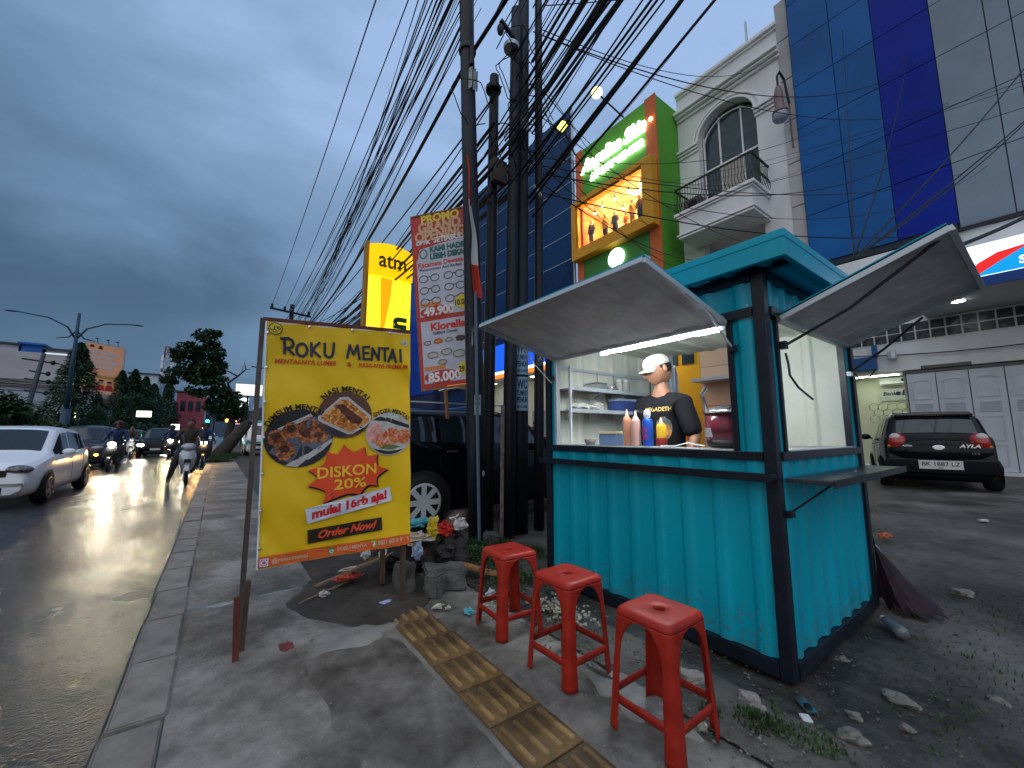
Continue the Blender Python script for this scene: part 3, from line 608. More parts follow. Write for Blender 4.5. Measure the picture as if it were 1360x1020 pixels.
crumple('plastic_bag', (2.93, 2.62, 1.450), (.085, .06, .042), 2, pbag, 'crumpled clear bag on the lower kiosk shelf near the blue box', 'bag')
box_thing('blue_box', 'blue plastic box on the lower kiosk shelf behind the vendor', 'box', (3.20, 2.56, 1.409), (3.52, 2.70, 1.55), mat('blue_plastic', (.05, .09, .30), .4), mat('pale_blue_plastic', (.35, .42, .62), .35))
for i, x in enumerate((3.05, 3.3)):
    t = thing('hanging_ladle', ('left', 'right')[i]+' one of the two steel ladles hanging from the wall rail', 'ladle', (x, KY1-.095, 1.80), 'ladles on the wall rail')
    MB().tube([(x, KY1-.09, 1.81), (x, KY1-.092, 1.70)], .004, 6).build('handle', steel, t); MB().ell((x, KY1-.10, 1.69), (.026, .02, .026)).build('bowl', steel, t, smooth=True)
# lamp tube + its lead
tl = thing('tube_lamp', 'lit white tube lamp along the head of the kiosk hatch', 'lamp', (2.49, 1.68, 1.85))
MB().tube([(2.49, 1.185, 1.85), (2.49, 2.15, 1.85)], .014, 12).build('tube', glow('tube_glow', (.92, .97, 1), 170), tl)
MB().box((2.475, 1.16, 1.864), (2.505, 2.18, 1.874)).build('batten', white, tl)
for y in (1.172, 2.163): MB().box((2.474, y-.012, 1.835), (2.506, y+.012, 1.866)).build('end_cap', white, tl)
MB().tube([(2.47, 1.18, 1.85), (2.42, 1.35, 1.82), (2.40, 1.7, 1.80), (2.43, 2.0, 1.82), (2.47, 2.16, 1.85)], .004, 6).build('lead', white, tl)
# rear door, opened outwards
dr = thing('kiosk_door', 'pale steel door swung open behind the kiosk', 'door', (4.05, 2.49, .0))
A = Vector((4.06, 2.49, 0)); B = Vector((4.62, 2.80, 0)); dd = (B-A)
MB().bar(A+Vector((0, 0, .98)), B+Vector((0, 0, .98)), .02, 1.90).build('door_leaf', mat('door_sheet', (.42, .44, .52), .4, metal=.2), dr)
MB().bar(A+Vector((0, 0, 1.945)), B+Vector((0, 0, 1.945)), .03, .03).build('door_frame', galvedge, dr); MB().bar(B+Vector((0, 0, .05)), B+Vector((0, 0, 1.945)), .03, .03).build('door_frame', galvedge, dr)
MB().tube([A+dd*.85+Vector((.02, -.03, 1.0)), A+dd*.85+Vector((.02, -.03, 1.12))], .008).build('handle', chrome, dr)

# bottles and goods on the counter
def bottle(name, label, c, r, h, m, mtop, cat='bottle', liquid=None, group=None):
    t = thing(name, label, cat, c, group); z = c[2]
    MB().lathe([(r*.9, z), (r, z+.01), (r, z+h*.68), (r*.86, z+h*.74), (r*.45, z+h*.79)], (c[0], c[1], 0), 18).build('bottle_body', m, t, smooth=True)
    MB().lathe([(r*.62, z+h*.775), (r*.62, z+h*.80), (r*.34, z+h*.83), (r*.10, z+h), (r*.05, z+h)], (c[0], c[1], 0), 14).build('nozzle', mtop, t, smooth=True)
    return t
zc = 1.108
bottle('sauce_bottle', 'tall orange-pink sauce bottle at the left of the counter row', (2.60, 2.015, zc), .034, .285, mat('sauce_salmon', (.55, .25, .15), .35), mat('nozzle_cream', (.75, .50, .28), .4), group='sauce bottles')
bottle('sauce_bottle', 'tall pale pink sauce bottle between the salmon one and the blue can', (2.56, 1.905, zc), .037, .265, mat('sauce_pink', (.62, .36, .30), .35), mat('nozzle_white', (.75, .70, .66), .4), group='sauce bottles')
t = thing('torch_can', 'blue gas can with a white torch head on the counter', 'gas can', (2.58, 1.815, zc)); z = zc
MB().lathe([(.036, z), (.038, z+.01), (.038, z+.175), (.03, z+.20), (.018, z+.21)], (2.58, 1.815, 0), 18).build('can_body', mat('can_blue', (.02, .09, .50), .3, metal=.3), t, smooth=True)
MB().lathe([(.020, z+.208), (.026, z+.235), (.024, z+.26), (.008, z+.27)], (2.58, 1.815, 0), 12).build('valve', white, t)
MB().tube([(2.58, 1.815, z+.25), (2.575, 1.88, z+.262), (2.57, 1.915, z+.27)], [.013, .010, .008]).build('nozzle', chrome, t)
letter('GAS', .05, lambda u, v, o=0: Vector((2.58-math.cos(u/.038)*(.0385+o), 1.815-math.sin(u/.038)*(.0385+o), z+.09+v)), 0, .0, redink, t, off=.001, rot=PI/2)
t = bottle('mustard_bottle', 'yellow squeeze bottle with a red lower half beside the blue can', (2.60, 1.715, zc), .034, .21, mat('mustard_yellow', (.80, .48, .03), .35), MATS['nozzle_cream'])
MB().lathe([(.035, zc+.001), (.0365, zc+.01), (.0365, zc+.06), (.035, zc+.062)], (2.60, 1.715, 0), 18).build('red_base', mat('sauce_red', (.26, .025, .02), .3), t, smooth=True)
box_thing('food_tub', 'translucent tub with a yellow lid left of the sauce bottles', 'tub', (2.60, 2.13, zc), (2.76, 2.31, zc+.11), mat('tub_blue', (.16, .24, .42), .25), mat('tub_lid', (.55, .48, .25), .4))
t = thing('small_bowl', 'small grey bowl left of the yellow-lidded tub', 'bowl', (2.56, 2.37, zc)); MB().lathe([(.035, zc), (.052, zc+.045), (.048, zc+.045), (.03, zc+.006)], (2.56, 2.37, 0), 16).build('bowl_body', mat('grey_plastic', (.2, .2, .22), .4), t, smooth=True); MB().ell((2.56, 2.37, zc+.04), (.04, .04, .012)).build('food', mat('crumbs', (.4, .25, .12), .8), t)
# rice cooker
t = thing('rice_cooker', 'dark red rice cooker with its black lid at the window jamb', 'rice cooker', (2.72, 1.31, zc)); c = (2.72, 1.30, 0); z = zc
MB().lathe([(.10, z), (.125, z+.012), (.13, z+.05)], c, 24).build('base', blackmat, t, smooth=True)
MB().lathe([(.130, z+.05), (.136, z+.12), (.132, z+.22)], c, 24).build('pot_body', mat('maroon_enamel', (.12, .018, .03), .18), t, smooth=True)
MB().lathe([(.136, z+.22), (.138, z+.235), (.12, z+.262), (.06, z+.28), (.02, z+.282)], c, 24).build('lid', blackmat, t, smooth=True)
MB().lathe([(.139, z+.228), (.142, z+.236), (.139, z+.243)], c, 24).build('rim', chrome, t, smooth=True)
MB().tube([(2.62, 1.38, z+.24), (2.64, 1.42, z+.36), (2.66, 1.40, z+.40)], .012, 8).build('lid_arm', chrome, t)
MB().cbox((2.60, 1.36, z+.1), (.012, .05, .06)).build('panel', mat('panel_grey', (.3, .3, .32), .4), t)
o = MB().tube([(2.60, 1.40, zc+.012), (2.57, 1.50, zc+.03), (2.55, 1.58, zc+.008), (2.53, 1.68, zc+.006)], .004, 6).build('power_cord', white); tag(o, 'thin white cord trailing along the counter from the rice cooker', 'cord')
o = MB().tube([(2.60, .89, 1.66), (2.612, .885, 1.60), (2.605, .88, 1.53), (2.66, .86, 1.46), (2.80, .84, 1.40)], .006, 6).build('dangling_cord', black); tag(o, 'black cord dangling from the side hatch bracket', 'cord')

# ------------------------------------------------------------------ stools
def stool(loc, label):
    t = thing('plastic_stool', label, 'stool', (0, 0, 0), 'red plastic stools in front of the kiosk')
    H = .475; hs = lambda z: .164-.032*(z/H)
    def sq(tx, h, z, k, inset=0.):
        n_ = 9.; x, y = tx, -h; g = h/((abs(x)**n_+abs(y)**n_)**(1/n_)); x *= g; y *= g
        return rotz(k*PI/2) @ Vector((x, y, z))
    ZT = .436
    def inner(z):
        h = hs(z); lw = .040+.016*(1-z/H); W_ = h-lw
        return W_ if z < .30 else W_*math.sqrt(max(0, 1-((z-.30)/(ZT-.30))**2))
    def strip(zs, fin, k, side, cols=6):
        mb = MB(); vs_ = []
        for z in zs:
            h = hs(z); i0 = fin(z)
            for c in range(cols+1): u = i0+(h-i0)*c/cols; vs_.append(sq(u*side, h, z, k))
        n = cols+1; fs = [(j*n+i, j*n+i+1, (j+1)*n+i+1, (j+1)*n+i) for j in range(len(zs)-1) for i in range(cols)]
        if side < 0: fs = [f[::-1] for f in fs]
        return mb.add(vs_, fs) and (mb.v, mb.f)
    z2 = [.105, .121, .138]; z3 = [0, .02, .05, .08, .105, .121, .138, .16, .2, .24, .27, .30, .33, .36, .385, .405, .42, .43, ZT]
    for k in range(4):
        mb = MB()
        mb.add(*strip(z3, inner, k, 1)); mb.add(*strip(z3, inner, (k+1) % 4, -1))
        me = mb.mesh('leg', redpl); bm = bmesh.new(); bm.from_mesh(me); bmesh.ops.remove_doubles(bm, verts=bm.verts, dist=.0004); bm.to_mesh(me); bm.free()
        o = link('leg', me, t, True); q = o.modifiers.new('s', 'SOLIDIFY'); q.thickness = .005; q.offset = -1
    for k in range(4):
        mb = MB(); vs_ = []; n = 9
        for z in z2:
            h = hs(z); i1 = h-(.040+.016*(1-z/H))
            for c in range(n): vs_.append(sq(i1*(-1+2*c/(n-1)), h, z, k))
        mb.add(vs_, [(j*n+i, j*n+i+1, (j+1)*n+i+1, (j+1)*n+i) for j in range(2) for i in range(n-1)])
        o = mb.build('stretcher', redpl, t, smooth=True, fixn=False); q = o.modifiers.new('s', 'SOLIDIFY'); q.thickness = .005; q.offset = -1
    # seat: skirt, rounded shoulder, flat top with a hole
    mb = MB(); ns = 10; rings = []
    def ring(h, z):
        o_ = []
        for k in range(4):
            for c in range(ns): u = -1+2*c/ns; o_.append(sq(u*h, h, z, k))
        return o_
    prof = [(hs(ZT), ZT), (hs(.446)-.0004, .446), (hs(.446)-.003, .455), (hs(.446)-.009, .4625), (hs(.446)-.018, .4665), (hs(.446)-.030, .4680), (.06, .4665)]
    R_ = [ring(h, z) for h, z in prof]; n = 4*ns
    for rr, z in ((.030, .4655), (.026, .4625), (.0255, .440)):
        base = R_[0]; R_.append([Vector((p.x, p.y, 0)).normalized()*rr+Vector((0, 0, z)) for p in base])
    for i, r_ in enumerate(R_): mb.v += [tuple(p) for p in r_]
    for i in range(len(R_)-1):
        for c in range(n): mb.f.append((i*n+c, i*n+(c+1) % n, (i+1)*n+(c+1) % n, (i+1)*n+c)); mb.m.append(0)
    o = mb.build('seat', redpl, t, smooth=True, fixn=False); q = o.modifiers.new('s', 'SOLIDIFY'); q.thickness = .005; q.offset = -1
    # arch infill between leg tops and skirt
    for a, b, c_ in ((.12, .435, .3),): pass
    return place(t, loc, R(rg.uniform(-2, 2)))
st1 = stool((1.555, 1.075, .006), 'nearest red plastic stool, in front of the kiosk corner')
rg2 = random.Random(4)
copy_thing(st1, (1.545, 1.615, .006), R(2), 'middle red plastic stool of the row')
copy_thing(st1, (1.56, 2.165, .006), R(-3), 'farthest red plastic stool, by the pebbles and weeds')

# ------------------------------------------------------------------ menu banner on two posts
BN = thing('menu_banner', 'yellow menu banner printed with three food pictures, tied to wooden posts', 'banner', (.75, 2.92, 0))
bo = Vector((.253, 2.97, .38)); bu = Vector((.992, -.121, .033)).normalized(); bv = Vector((-.032, .004, .999)).normalized(); bn = bu.cross(bv)
BW, BH = .936, 1.546
def wav(u, v):
    s_ = .0050*noise.noise(Vector((u*2.6+v*1.2, v*2.2-u*1.3, 2)))+.0028*noise.noise(Vector((u*7+v*4, v*3-u*2, 5)))
    e_ = max(0, 1-v/.12)*.004*math.sin(u*26)+max(0, 1-(BH-v)/.16)*.006*abs(math.sin(u*PI*4/BW))+max(0, 1-u/.1)*.004*math.sin(v*19)+max(0, 1-(BW-u)/.14)*.006*math.sin(v*13+2)
    d = .006*math.exp(-((u*.75+v*.65-1.72)/.05)**2)+.005*math.exp(-((u*.85+v*.5-1.42)/.04)**2)
    return s_*4.2+e_*1.8+d*2.2
def fb(u, v, off=0): return bo+bu*u+bv*v+bn*(wav(u, v)+off)
yel = mat('banner_yellow', (.74, .47, .010), .38, noise=1.5, namt=.06)
sheet = MB().grid(lambda a, b: fb(a*BW, b*BH-.010*math.sin(a*PI*4)**2*(b > .99), -.0045), 90, 140).build('printed_sheet', [yel], BN, smooth=True, fixn=False)
MB().grid(lambda a, b: fb(a*BW, b*BH, -.0075), 40, 60).build('sheet_back', mat('banner_back', (.6, .6, .56), .5), BN, smooth=True, fixn=False)
ink = mat('charcoal_print', (.022, .030, .060), .45); redt = mat('red_title_print', (.55, .035, .02), .45)
# hand-drawn style heading
def strokes(sts, w, m, parent, name='lettering', off=.0035):
    mb = MB()
    for st in sts:
        for (a, b) in zip(st[:-1], st[1:]):
            dx, dy = b[0]-a[0], b[1]-a[1]; l = math.hypot(dx, dy); nx_, ny_ = -dy/l*w/2, dx/l*w/2; ex, ey = dx/l*w*.35, dy/l*w*.35
            q = [(a[0]-ex+nx_, a[1]-ey+ny_), (a[0]-ex-nx_, a[1]-ey-ny_), (b[0]+ex-nx_, b[1]+ey-ny_), (b[0]+ex+nx_, b[1]+ey+ny_)]
            mb.add([fb(p[0], p[1], off+len(mb.f)*.00001) for p in q], [(0, 1, 2, 3)])
    return mb.build(name, m, parent, fixn=False)
def el(cx_, cy_, rx, ry, a0=0, a1=360, n=14): return [(cx_+rx*math.cos(R(a0+(a1-a0)*i/n)), cy_+ry*math.sin(R(a0+(a1-a0)*i/n))) for i in range(n+1)]
hx = .10; b0 = 1.345
H_ = .075
sk = [[(.105, b0+H_), (.107, b0+.01)], [(.085, b0+H_+.002), (.125, b0+H_+.006)]+el(.125, b0+.057, .030, .022, 80, -90, 8)+[(.108, b0+.034)], [(.122, b0+.034), (.160, b0+.006)],
      el(.207, b0+.030, .031, .030, 20, 380, 16), [(.262, b0+.066), (.266, b0+.002)], [(.312, b0+.070), (.268, b0+.034), (.318, b0)], [(.345, b0+.068)]+el(.372, b0+.028, .027, .027, 170, 360, 8)+[(.402, b0+.072)],
      [(.49, b0+.005), (.505, b0+.068), (.53, b0+.022), (.556, b0+.070), (.572, b0)], [(.595, b0+.064), (.600, b0+.002), (.640, b0+.004)], [(.595, b0+.062), (.636, b0+.066)], [(.598, b0+.033), (.630, b0+.035)],
      [(.655, b0), (.660, b0+.060), (.705, b0+.004), (.706, b0+.066)], [(.722, b0+.063), (.772, b0+.066)], [(.747, b0+.063), (.750, b0)], [(.775, b0-.004), (.802, b0+.060), (.828, b0-.004)], [(.786, b0+.020), (.818, b0+.020)], [(.858, b0+.062), (.862, b0-.002)]]
sk = [[(p_[0], 1.328+(p_[1]-1.345)*1.42) for p_ in st_] for st_ in sk]
strokes(sk, .0165, ink, sheet)
letter('MENTAI-NYA LUMER', .042, fb, .050, 1.288, redt, sheet, bold=.02, shear=.2, align='LEFT', fit=.37)
letter('&', .042, fb, .505, 1.287, redt, sheet, bold=.03)
letter('RASA-NYA PREMIUM', .042, fb, .565, 1.286, redt, sheet, bold=.02, shear=.2, align='LEFT', fit=.35)
patch(circ(.052, 1.500, .037), fb, mat('logo_yellow', (.60, .46, .03), .4), sheet, 'round_mark', .002)
mb = MB(); a_ = circ(.052, 1.500, .040); b__ = circ(.052, 1.500, .036); n = len(a_); mb.add([fb(*p, .004) for p in a_]+[fb(*p, .004) for p in b__], [(i, (i+1) % n, n+(i+1) % n, n+i) for i in range(n)]); mb.build('round_mark', blackink, sheet, fixn=False)
strokes([el(.034, 1.500, .010, .012, 180, 360, 6), [(.046, 1.520), (.046, 1.494), (.055, 1.490)], [(.058, 1.514), (.072, 1.492)], el(.070, 1.503, .009, .008, -60, 200, 8), [(.040, 1.478), (.064, 1.478)]], .004, blackink, sheet)
patch(circ(.890, 1.470, .026), fb, mat('halal_white', (.55, .55, .38), .4), sheet, 'round_mark', .002)
strokes([el(.884, 1.470, .009, .009, 180, 380, 6), [(.895, 1.482), (.896, 1.462), (.904, 1.463)]], .003, blackink, sheet)
# food pictures
def food_mat(name, stops, scale, kind='v', sp=.45):
    m = mat(name, (.3, .1, .03), sp); t_ = m.node_tree; b = t_.nodes['Principled BSDF']; c = t_.nodes.new('ShaderNodeTexCoord'); n_ = t_.nodes.new('ShaderNodeTexNoise'); n_.inputs['Scale'].default_value = scale; n_.inputs['Detail'].default_value = 5; n_.inputs['Distortion'].default_value = 1.2
    t_.links.new(c.outputs['Object'], n_.inputs['Vector']); r = t_.nodes.new('ShaderNodeValToRGB'); t_.links.new(n_.outputs[0], r.inputs[0]); e_ = r.color_ramp.elements
    e_[0].position, e_[0].color = stops[0][0], (*stops[0][1], 1); e_[1].position, e_[1].color = stops[-1][0], (*stops[-1][1], 1)
    for p_, cc in stops[1:-1]: q_ = e_.new(p_); q_.color = (*cc, 1)
    t_.links.new(r.outputs[0], b.inputs['Base Color']); return m
dk = mat('picture_dark', (.022, .022, .028), .45, noise=6, namt=.5); wh = mat('picture_white', (.42, .42, .40), .45, noise=14, namt=.2)
brown = mat('picture_brown', (.10, .045, .03), .45); ring_b = blackink
dimf = food_mat('dimsum_print', [(.30, (.05, .014, .008)), (.46, (.20, .06, .02)), (.58, (.42, .15, .06)), (.72, (.55, .28, .14))], 26)
nasf = food_mat('nasi_print', [(.30, (.10, .025, .008)), (.47, (.42, .13, .025)), (.60, (.60, .28, .07)), (.72, (.72, .48, .20))], 30)
gyf = food_mat('gyoza_print', [(.30, (.30, .05, .02)), (.47, (.55, .14, .05)), (.60, (.62, .30, .20)), (.72, (.6, .55, .40))], 28)
drk = food_mat('char_print', [(.35, (.03, .01, .008)), (.6, (.10, .03, .015))], 30)
def wob(c_, r, s_, ry=None, n=22): return [(c_[0]+(r*(1+.16*noise.noise(Vector((math.cos(t_)*1.5, math.sin(t_)*1.5, s_)))*1.6))*math.cos(t_), c_[1]+((ry or r)*(1+.16*noise.noise(Vector((math.cos(t_)*1.5, math.sin(t_)*1.5, s_)))*1.6))*math.sin(t_)) for t_ in [2*PI*i/n for i in range(n)]]
D = patch(circ(.208, .785, .200, ry=.188), fb, dk, sheet, 'food_picture', .0020)
def clipc(pts, c_, rx, ry):
    o_ = []
    for p_ in pts:
        d_ = math.hypot((p_[0]-c_[0])/rx, (p_[1]-c_[1])/ry); o_.append(p_ if d_ <= .985 else (c_[0]+(p_[0]-c_[0])/d_*.985, c_[1]+(p_[1]-c_[1])/d_*.985))
    return o_
def sub(pts, c_, rx, ry, m, off): 
    k = [];
    for i in range(len(pts)):
        a__, b2 = pts[i], pts[(i+1) % len(pts)]
        k += [(a__[0]+(b2[0]-a__[0])*t_/3, a__[1]+(b2[1]-a__[1])*t_/3) for t_ in range(3)]
    MB_ = patch(clipc(k, c_, rx, ry), fb, m, sheet, 'food_print', off); return MB_
cD = ((.208, .785), .200, .188)
sub([(.10, .80), (.30, .925), (.40, .80), (.38, .74), (.16, .62), (.04, .70)], *cD, mat('tray_blue', (.10, .11, .16), .4), .0024)
sub([(.08, .85), (.27, .945), (.285, .925), (.10, .83)], *cD, wh, .0027); sub([(.13, .61), (.40, .775), (.42, .75), (.20, .60)], *cD, wh, .0027)
for i, (x, y, r_) in enumerate([(.265, .872, .052), (.345, .850, .050), (.165, .835, .058), (.250, .800, .056), (.325, .790, .048), (.080, .790, .058), (.13, .705, .062)]):
    sub(wob((x, y), r_, i, r_*.86), *cD, dimf, .0030+i*.0002)
    sub(wob((x-.006, y+.012), r_*.52, i+20, r_*.40), *cD, drk, .0032+i*.0002)
cN = ((.485, .935), .175, .160)
patch(circ(.485, .935, .175, ry=.160), fb, brown, sheet, 'food_picture', .0046)
sub([(.34, .84), (.45, .78), (.60, .82), (.62, .90), (.40, .90)], *cN, dk, .0048)
sub([(.315, .925), (.45, 1.055), (.50, 1.06), (.655, .925), (.655, .875), (.53, .80), (.50, .80), (.315, .895)], *cN, wh, .0050)
sub([(.335, .925), (.455, 1.038), (.495, 1.042), (.640, .915), (.640, .885), (.53, .818), (.505, .818), (.335, .905)], *cN, nasf, .0053)
sub([(.42, 1.00), (.465, 1.01), (.60, .90), (.575, .865), (.52, .88)], *cN, drk, .0056)
cG = ((.785, .795), .155, .150)
gp = [(min(x, BW-.004), y) for x, y in circ(.785, .795, .165, ry=.155)]
patch(gp, fb, wh, sheet, 'food_picture', .0024)
sub([(.66, .90), (.74, .89), (.925, .83), (.925, .855), (.80, .905), (.68, .925)], *cG, dk, .0028)
for i, (x, y, r_) in enumerate([(.685, .795, .062), (.735, .745, .05), (.80, .775, .058), (.885, .775, .050)]):
    sub(wob((x, y), r_, i+40, r_*1.15), *cG, gyf if i != 0 else mat('prawn_print', (.58, .27, .25), .45, noise=40, namt=.4), .0031+i*.0002)
sub([(.70, .695), (.78, .72), (.87, .70), (.80, .680)], *cG, mat('leafy_print', (.12, .16, .06), .5, noise=30, namt=.5), .004)
sub([(.66, .68), (.90, .66), (.85, .640), (.70, .645)], *cG, dk, .0036)
arc_letter('DIMSUM MENTAI', .050, fb, .212, .770, .212, R(153), R(52), blackink, sheet, bold=.035, off=.0062, ry=.218)
arc_letter('NASI MENTAI', .052, fb, .487, .930, .192, R(140), R(40), blackink, sheet, bold=.035, off=.0062, ry=.182)
arc_letter('GYOZA MENTAI', .042, fb, .785, .795, .172, R(130), R(40), blackink, sheet, bold=.035, off=.0062, ry=.166)
# starburst
def burst(cx_, cy_, k=1., dx=0, dy=0):
    ang = [(-165, .262), (-138, .175), (-105, .19), (-60, .17), (-28, .19), (0, .26), (28, .20), (62, .205), (95, .215), (128, .185), (152, .205), (180, .255)]
    spikes = [(.262, .575), (.352, .605), (.372, .690), (.440, .668), (.478, .735), (.540, .680), (.610, .712), (.628, .645), (.700, .655), (.700, .580), (.775, .545), (.700, .495), (.705, .435), (.64, .445), (.585, .385), (.50, .400), (.352, .352), (.370, .430), (.262, .475), (.318, .525)]
    o_ = []
    for i in range(0, len(spikes)):
        a__ = spikes[i]; b2 = spikes[(i+1) % len(spikes)]
        mx_, my_ = (a__[0]+b2[0])/2, (a__[1]+b2[1])/2; mx_ += (cx_-mx_)*.07; my_ += (cy_-my_)*.07
        for t_ in (0, .25, .5, .75):
            q_ = ((1-t_)**2*a__[0]+2*t_*(1-t_)*mx_+t_*t_*b2[0], (1-t_)**2*a__[1]+2*t_*(1-t_)*my_+t_*t_*b2[1]); o_.append((cx_+(q_[0]-cx_)*k+dx, cy_+(q_[1]-cy_)*k+dy))
    return o_
patch(burst(.52, .53, 1.02, .006, -.010), fb, blackink, sheet, 'starburst', .0064)
patch(burst(.52, .53), fb, mat('starburst_red', (.72, .075, .025), .42), sheet, 'starburst', .0072)
fy = mat('yellow_print', (.86, .55, .04), .4)
for m_, o_, k in ((redink, .0080, .045), (fy, .0088, .020)):
    letter('DISKON', .100, fb, .505, .550, m_, sheet, off=o_, bold=k, fit=.375+.003*(k > .03), rot=.02)
    letter('20%', .092, fb, .522, .465, m_, sheet, off=o_, bold=k, fit=.205, rot=.02)
def rot_rect(c_, w_, h_, a): 
    o_ = []
    for x, y in rect(-w_/2, -h_/2, w_/2, h_/2): o_.append((c_[0]+x*math.cos(a)-y*math.sin(a), c_[1]+x*math.sin(a)+y*math.cos(a)))
    return o_
patch(rot_rect((.528, .326), .545, .098, .163), fb, mat('label_white', (.60, .62, .70), .4), sheet, 'caption_strip', .0092)
letter('mulai 16rb aja!', .078, fb, .528, .326, mat('caption_red', (.62, .02, .03), .4), sheet, off=.0104, bold=.05, shear=.15, rot=.163, fit=.49)
patch(rot_rect((.503, .160), .465, .088, .045), fb, mat('caption_black', (.030, .018, .010), .4), sheet, 'caption_strip', .0050)
letter('Order Now!', .066, fb, .505, .160, mat('caption_orange', (.70, .08, .03), .4), sheet, off=.0062, bold=.04, shear=.4, rot=.045, fit=.37)
patch(rect(.002, .004, BW-.002, .072, 8), fb, mat('footer_orange', (.62, .115, .02), .42), sheet, 'footer_strip', .0024)
pale = mat('footer_print', (.62, .42, .30), .45)
patch(rot_rect((.036, .036), .050, .050, 0), fb, mat('ig_pink', (.42, .10, .22), .4), sheet, 'footer_icon', .0036)
strokes([el(.036, .036, .013, .013, 0, 360, 12), [(.016, .016), (.016, .056), (.056, .056), (.056, .016), (.016, .016)]], .005, whitep, sheet, 'footer_icon', .0046)
letter('@roku.mentai', .036, fb, .075, .036, pale, sheet, off=.0040, align='LEFT', fit=.20)
patch(rot_rect((.415, .040), .036, .048, 0), fb, mat('icon_green', (.05, .25, .07), .4), sheet, 'footer_icon', .0036)
strokes([el(.415, .036, .010, .010, 180, 360, 8), [(.405, .042), (.425, .042)]], .005, whitep, sheet, 'footer_icon', .0046)
letter('ROKU MENTAI', .034, fb, .450, .040, pale, sheet, off=.0040, align='LEFT', fit=.19)
patch(rot_rect((.676, .042), .048, .050, 0), fb, mat('icon_bright_green', (.10, .42, .04), .4), sheet, 'footer_icon', .0036)
strokes([el(.676, .042, .014, .014, 0, 360, 12), [(.668, .048), (.676, .036), (.686, .040)]], .005, whitep, sheet, 'footer_icon', .0046)
letter('0821 6010 9205', .040, fb, .708, .042, pale, sheet, off=.0040, align='LEFT', fit=.215, bold=.03)
# eyelets, ties, posts
for i in range(7):
    P_ = fb(.008, .12+i*.225, .004); MB().lathe([(.009, 0), (.009, .003), (.004, .004)], P_, 10, (bn.to_track_quat('Z', 'Y')).to_matrix().to_4x4()).build('eyelet', steel, BN)
for u_ in (.25, .52, .78):
    P_ = fb(u_, BH-.012, .004); MB().lathe([(.009, 0), (.009, .003), (.004, .004)], P_, 10, (bn.to_track_quat('Z', 'Y')).to_matrix().to_4x4()).build('eyelet', steel, BN)
lp = bo+bu*(-.022)-bn*.012
MB().bar((lp.x-.045, lp.y-.01, -.02), lp+bv*(BH+.02), .028, .028).build('post', mat('grey_brown_post', (.075, .060, .050), .7, noise=10, namt=.4, stretch=(1, 1, .15)), BN, bevel=.003)
rp = bo+bu*(BW-.02)-bn*.045
MB().bar((rp.x-.005, rp.y+.02, -.02), rp+bv*(BH-.02), .036, .032).build('post', woodb and wood, BN, bevel=.003)
MB().bar(lp+bv*(BH+.012), rp+bv*(BH+.018)+bu*.03+bn*.02, .026, .030).build('top_batten', woodr, BN, bevel=.002)
MB().tube([fb(.0, t_, .002) for t_ in [BH*i/24 for i in range(25)]], .0055, 6).build('hem_cord', white, BN)
o = MB().bar((.165, 2.72, -.02), (.150, 2.735, .32), .020, .030).build('wood_stake', woodr); tag(o, 'short reddish stake in the pavement left of the banner', 'stake')
o = MB().bar((.195, 2.83, -.02), (.205, 2.85, .36), .034, .026).build('wood_stake', wood); tag(o, 'second dark stake tied against the banner post', 'stake')
# ================================================================== buildings on the shop side (facades face the road)
FX = 18.4
# ---- clad building on the right
B = thing('clad_building', 'tall shop building clad in light blue, dark blue and grey panels', 'building', (FX, 0, 0))
cl_b = vary(mat('cladding_blue', (.001, .088, .31), .45, noise=.35, namt=.16, spec=.2, bump=.03, bscale=.8), .10); cl_d = vary(mat('cladding_dark_blue', (.002, .018, .27), .45, noise=.4, namt=.14, spec=.12, bump=.03, bscale=.8), .08); cl_g = vary(mat('cladding_grey', (.20, .26, .33), .45, noise=.35, namt=.14, spec=.2, bump=.03, bscale=.8), .08)
pm = {}
def panel(y0, y1, z0, z1, m, x=18.2, parent=B, name='cladding_panel'):
    o = MB().box((x, y0+.012, z0+.014), (x+.06, y1-.012, z1-.014)).build(name, m, parent, bevel=0); return o
cols = [(5.12, 3.80, cl_b), (3.80, 2.62, cl_b), (2.62, 1.22, cl_d), (1.22, .12, cl_g), (.12, -.35, cl_g), (-.35, -1.5, cl_g), (-1.5, -2.9, cl_d), (-2.9, -4.3, cl_b)]
for (ya, yb, m) in cols:
    z = 7.72 if yb > 1.0 else 7.55
    k = 0
    zt = [z, 9.72, 11.6, 13.5, 15.4, 17.3, 19.2, 21.1, 23.0]
    for a, b in zip(zt[:-1], zt[1:]): panel(yb, ya, a, b, m)
MB().box((18.262, -6, 7.5), (30, 5.14, 23.2)).build('wall', mat('cladding_backing', (.03, .04, .06), .7), B)
MB().box((18.10, -6, 7.44), (18.25, 1.24, 7.52)).build('drip_edge', black, B)
MB().box((18.25, -6, 5.20), (30, 5.14, 7.44)).build('wall', white, B)
MB().box((FX+.10, -3.2, 0), (FX+.2, 2.9, 3.3)).build('wall', MATS['cladding_backing'], B)
MB().box((FX, 4.7, 0), (30, 5.14, 5.2)).build('wall', whitewall, B)
MB().box((FX, -6, 3.30), (FX+.25, 4.70, 5.2)).build('wall', whitewall, B)
MB().box((FX, -6, 0), (FX+.2, -3.2, 3.3)).build('wall', whitewall, B)
MB().box((18.05, 1.26, 6.6), (18.25, 1.31, 7.7)).build('drip_edge', black, B)
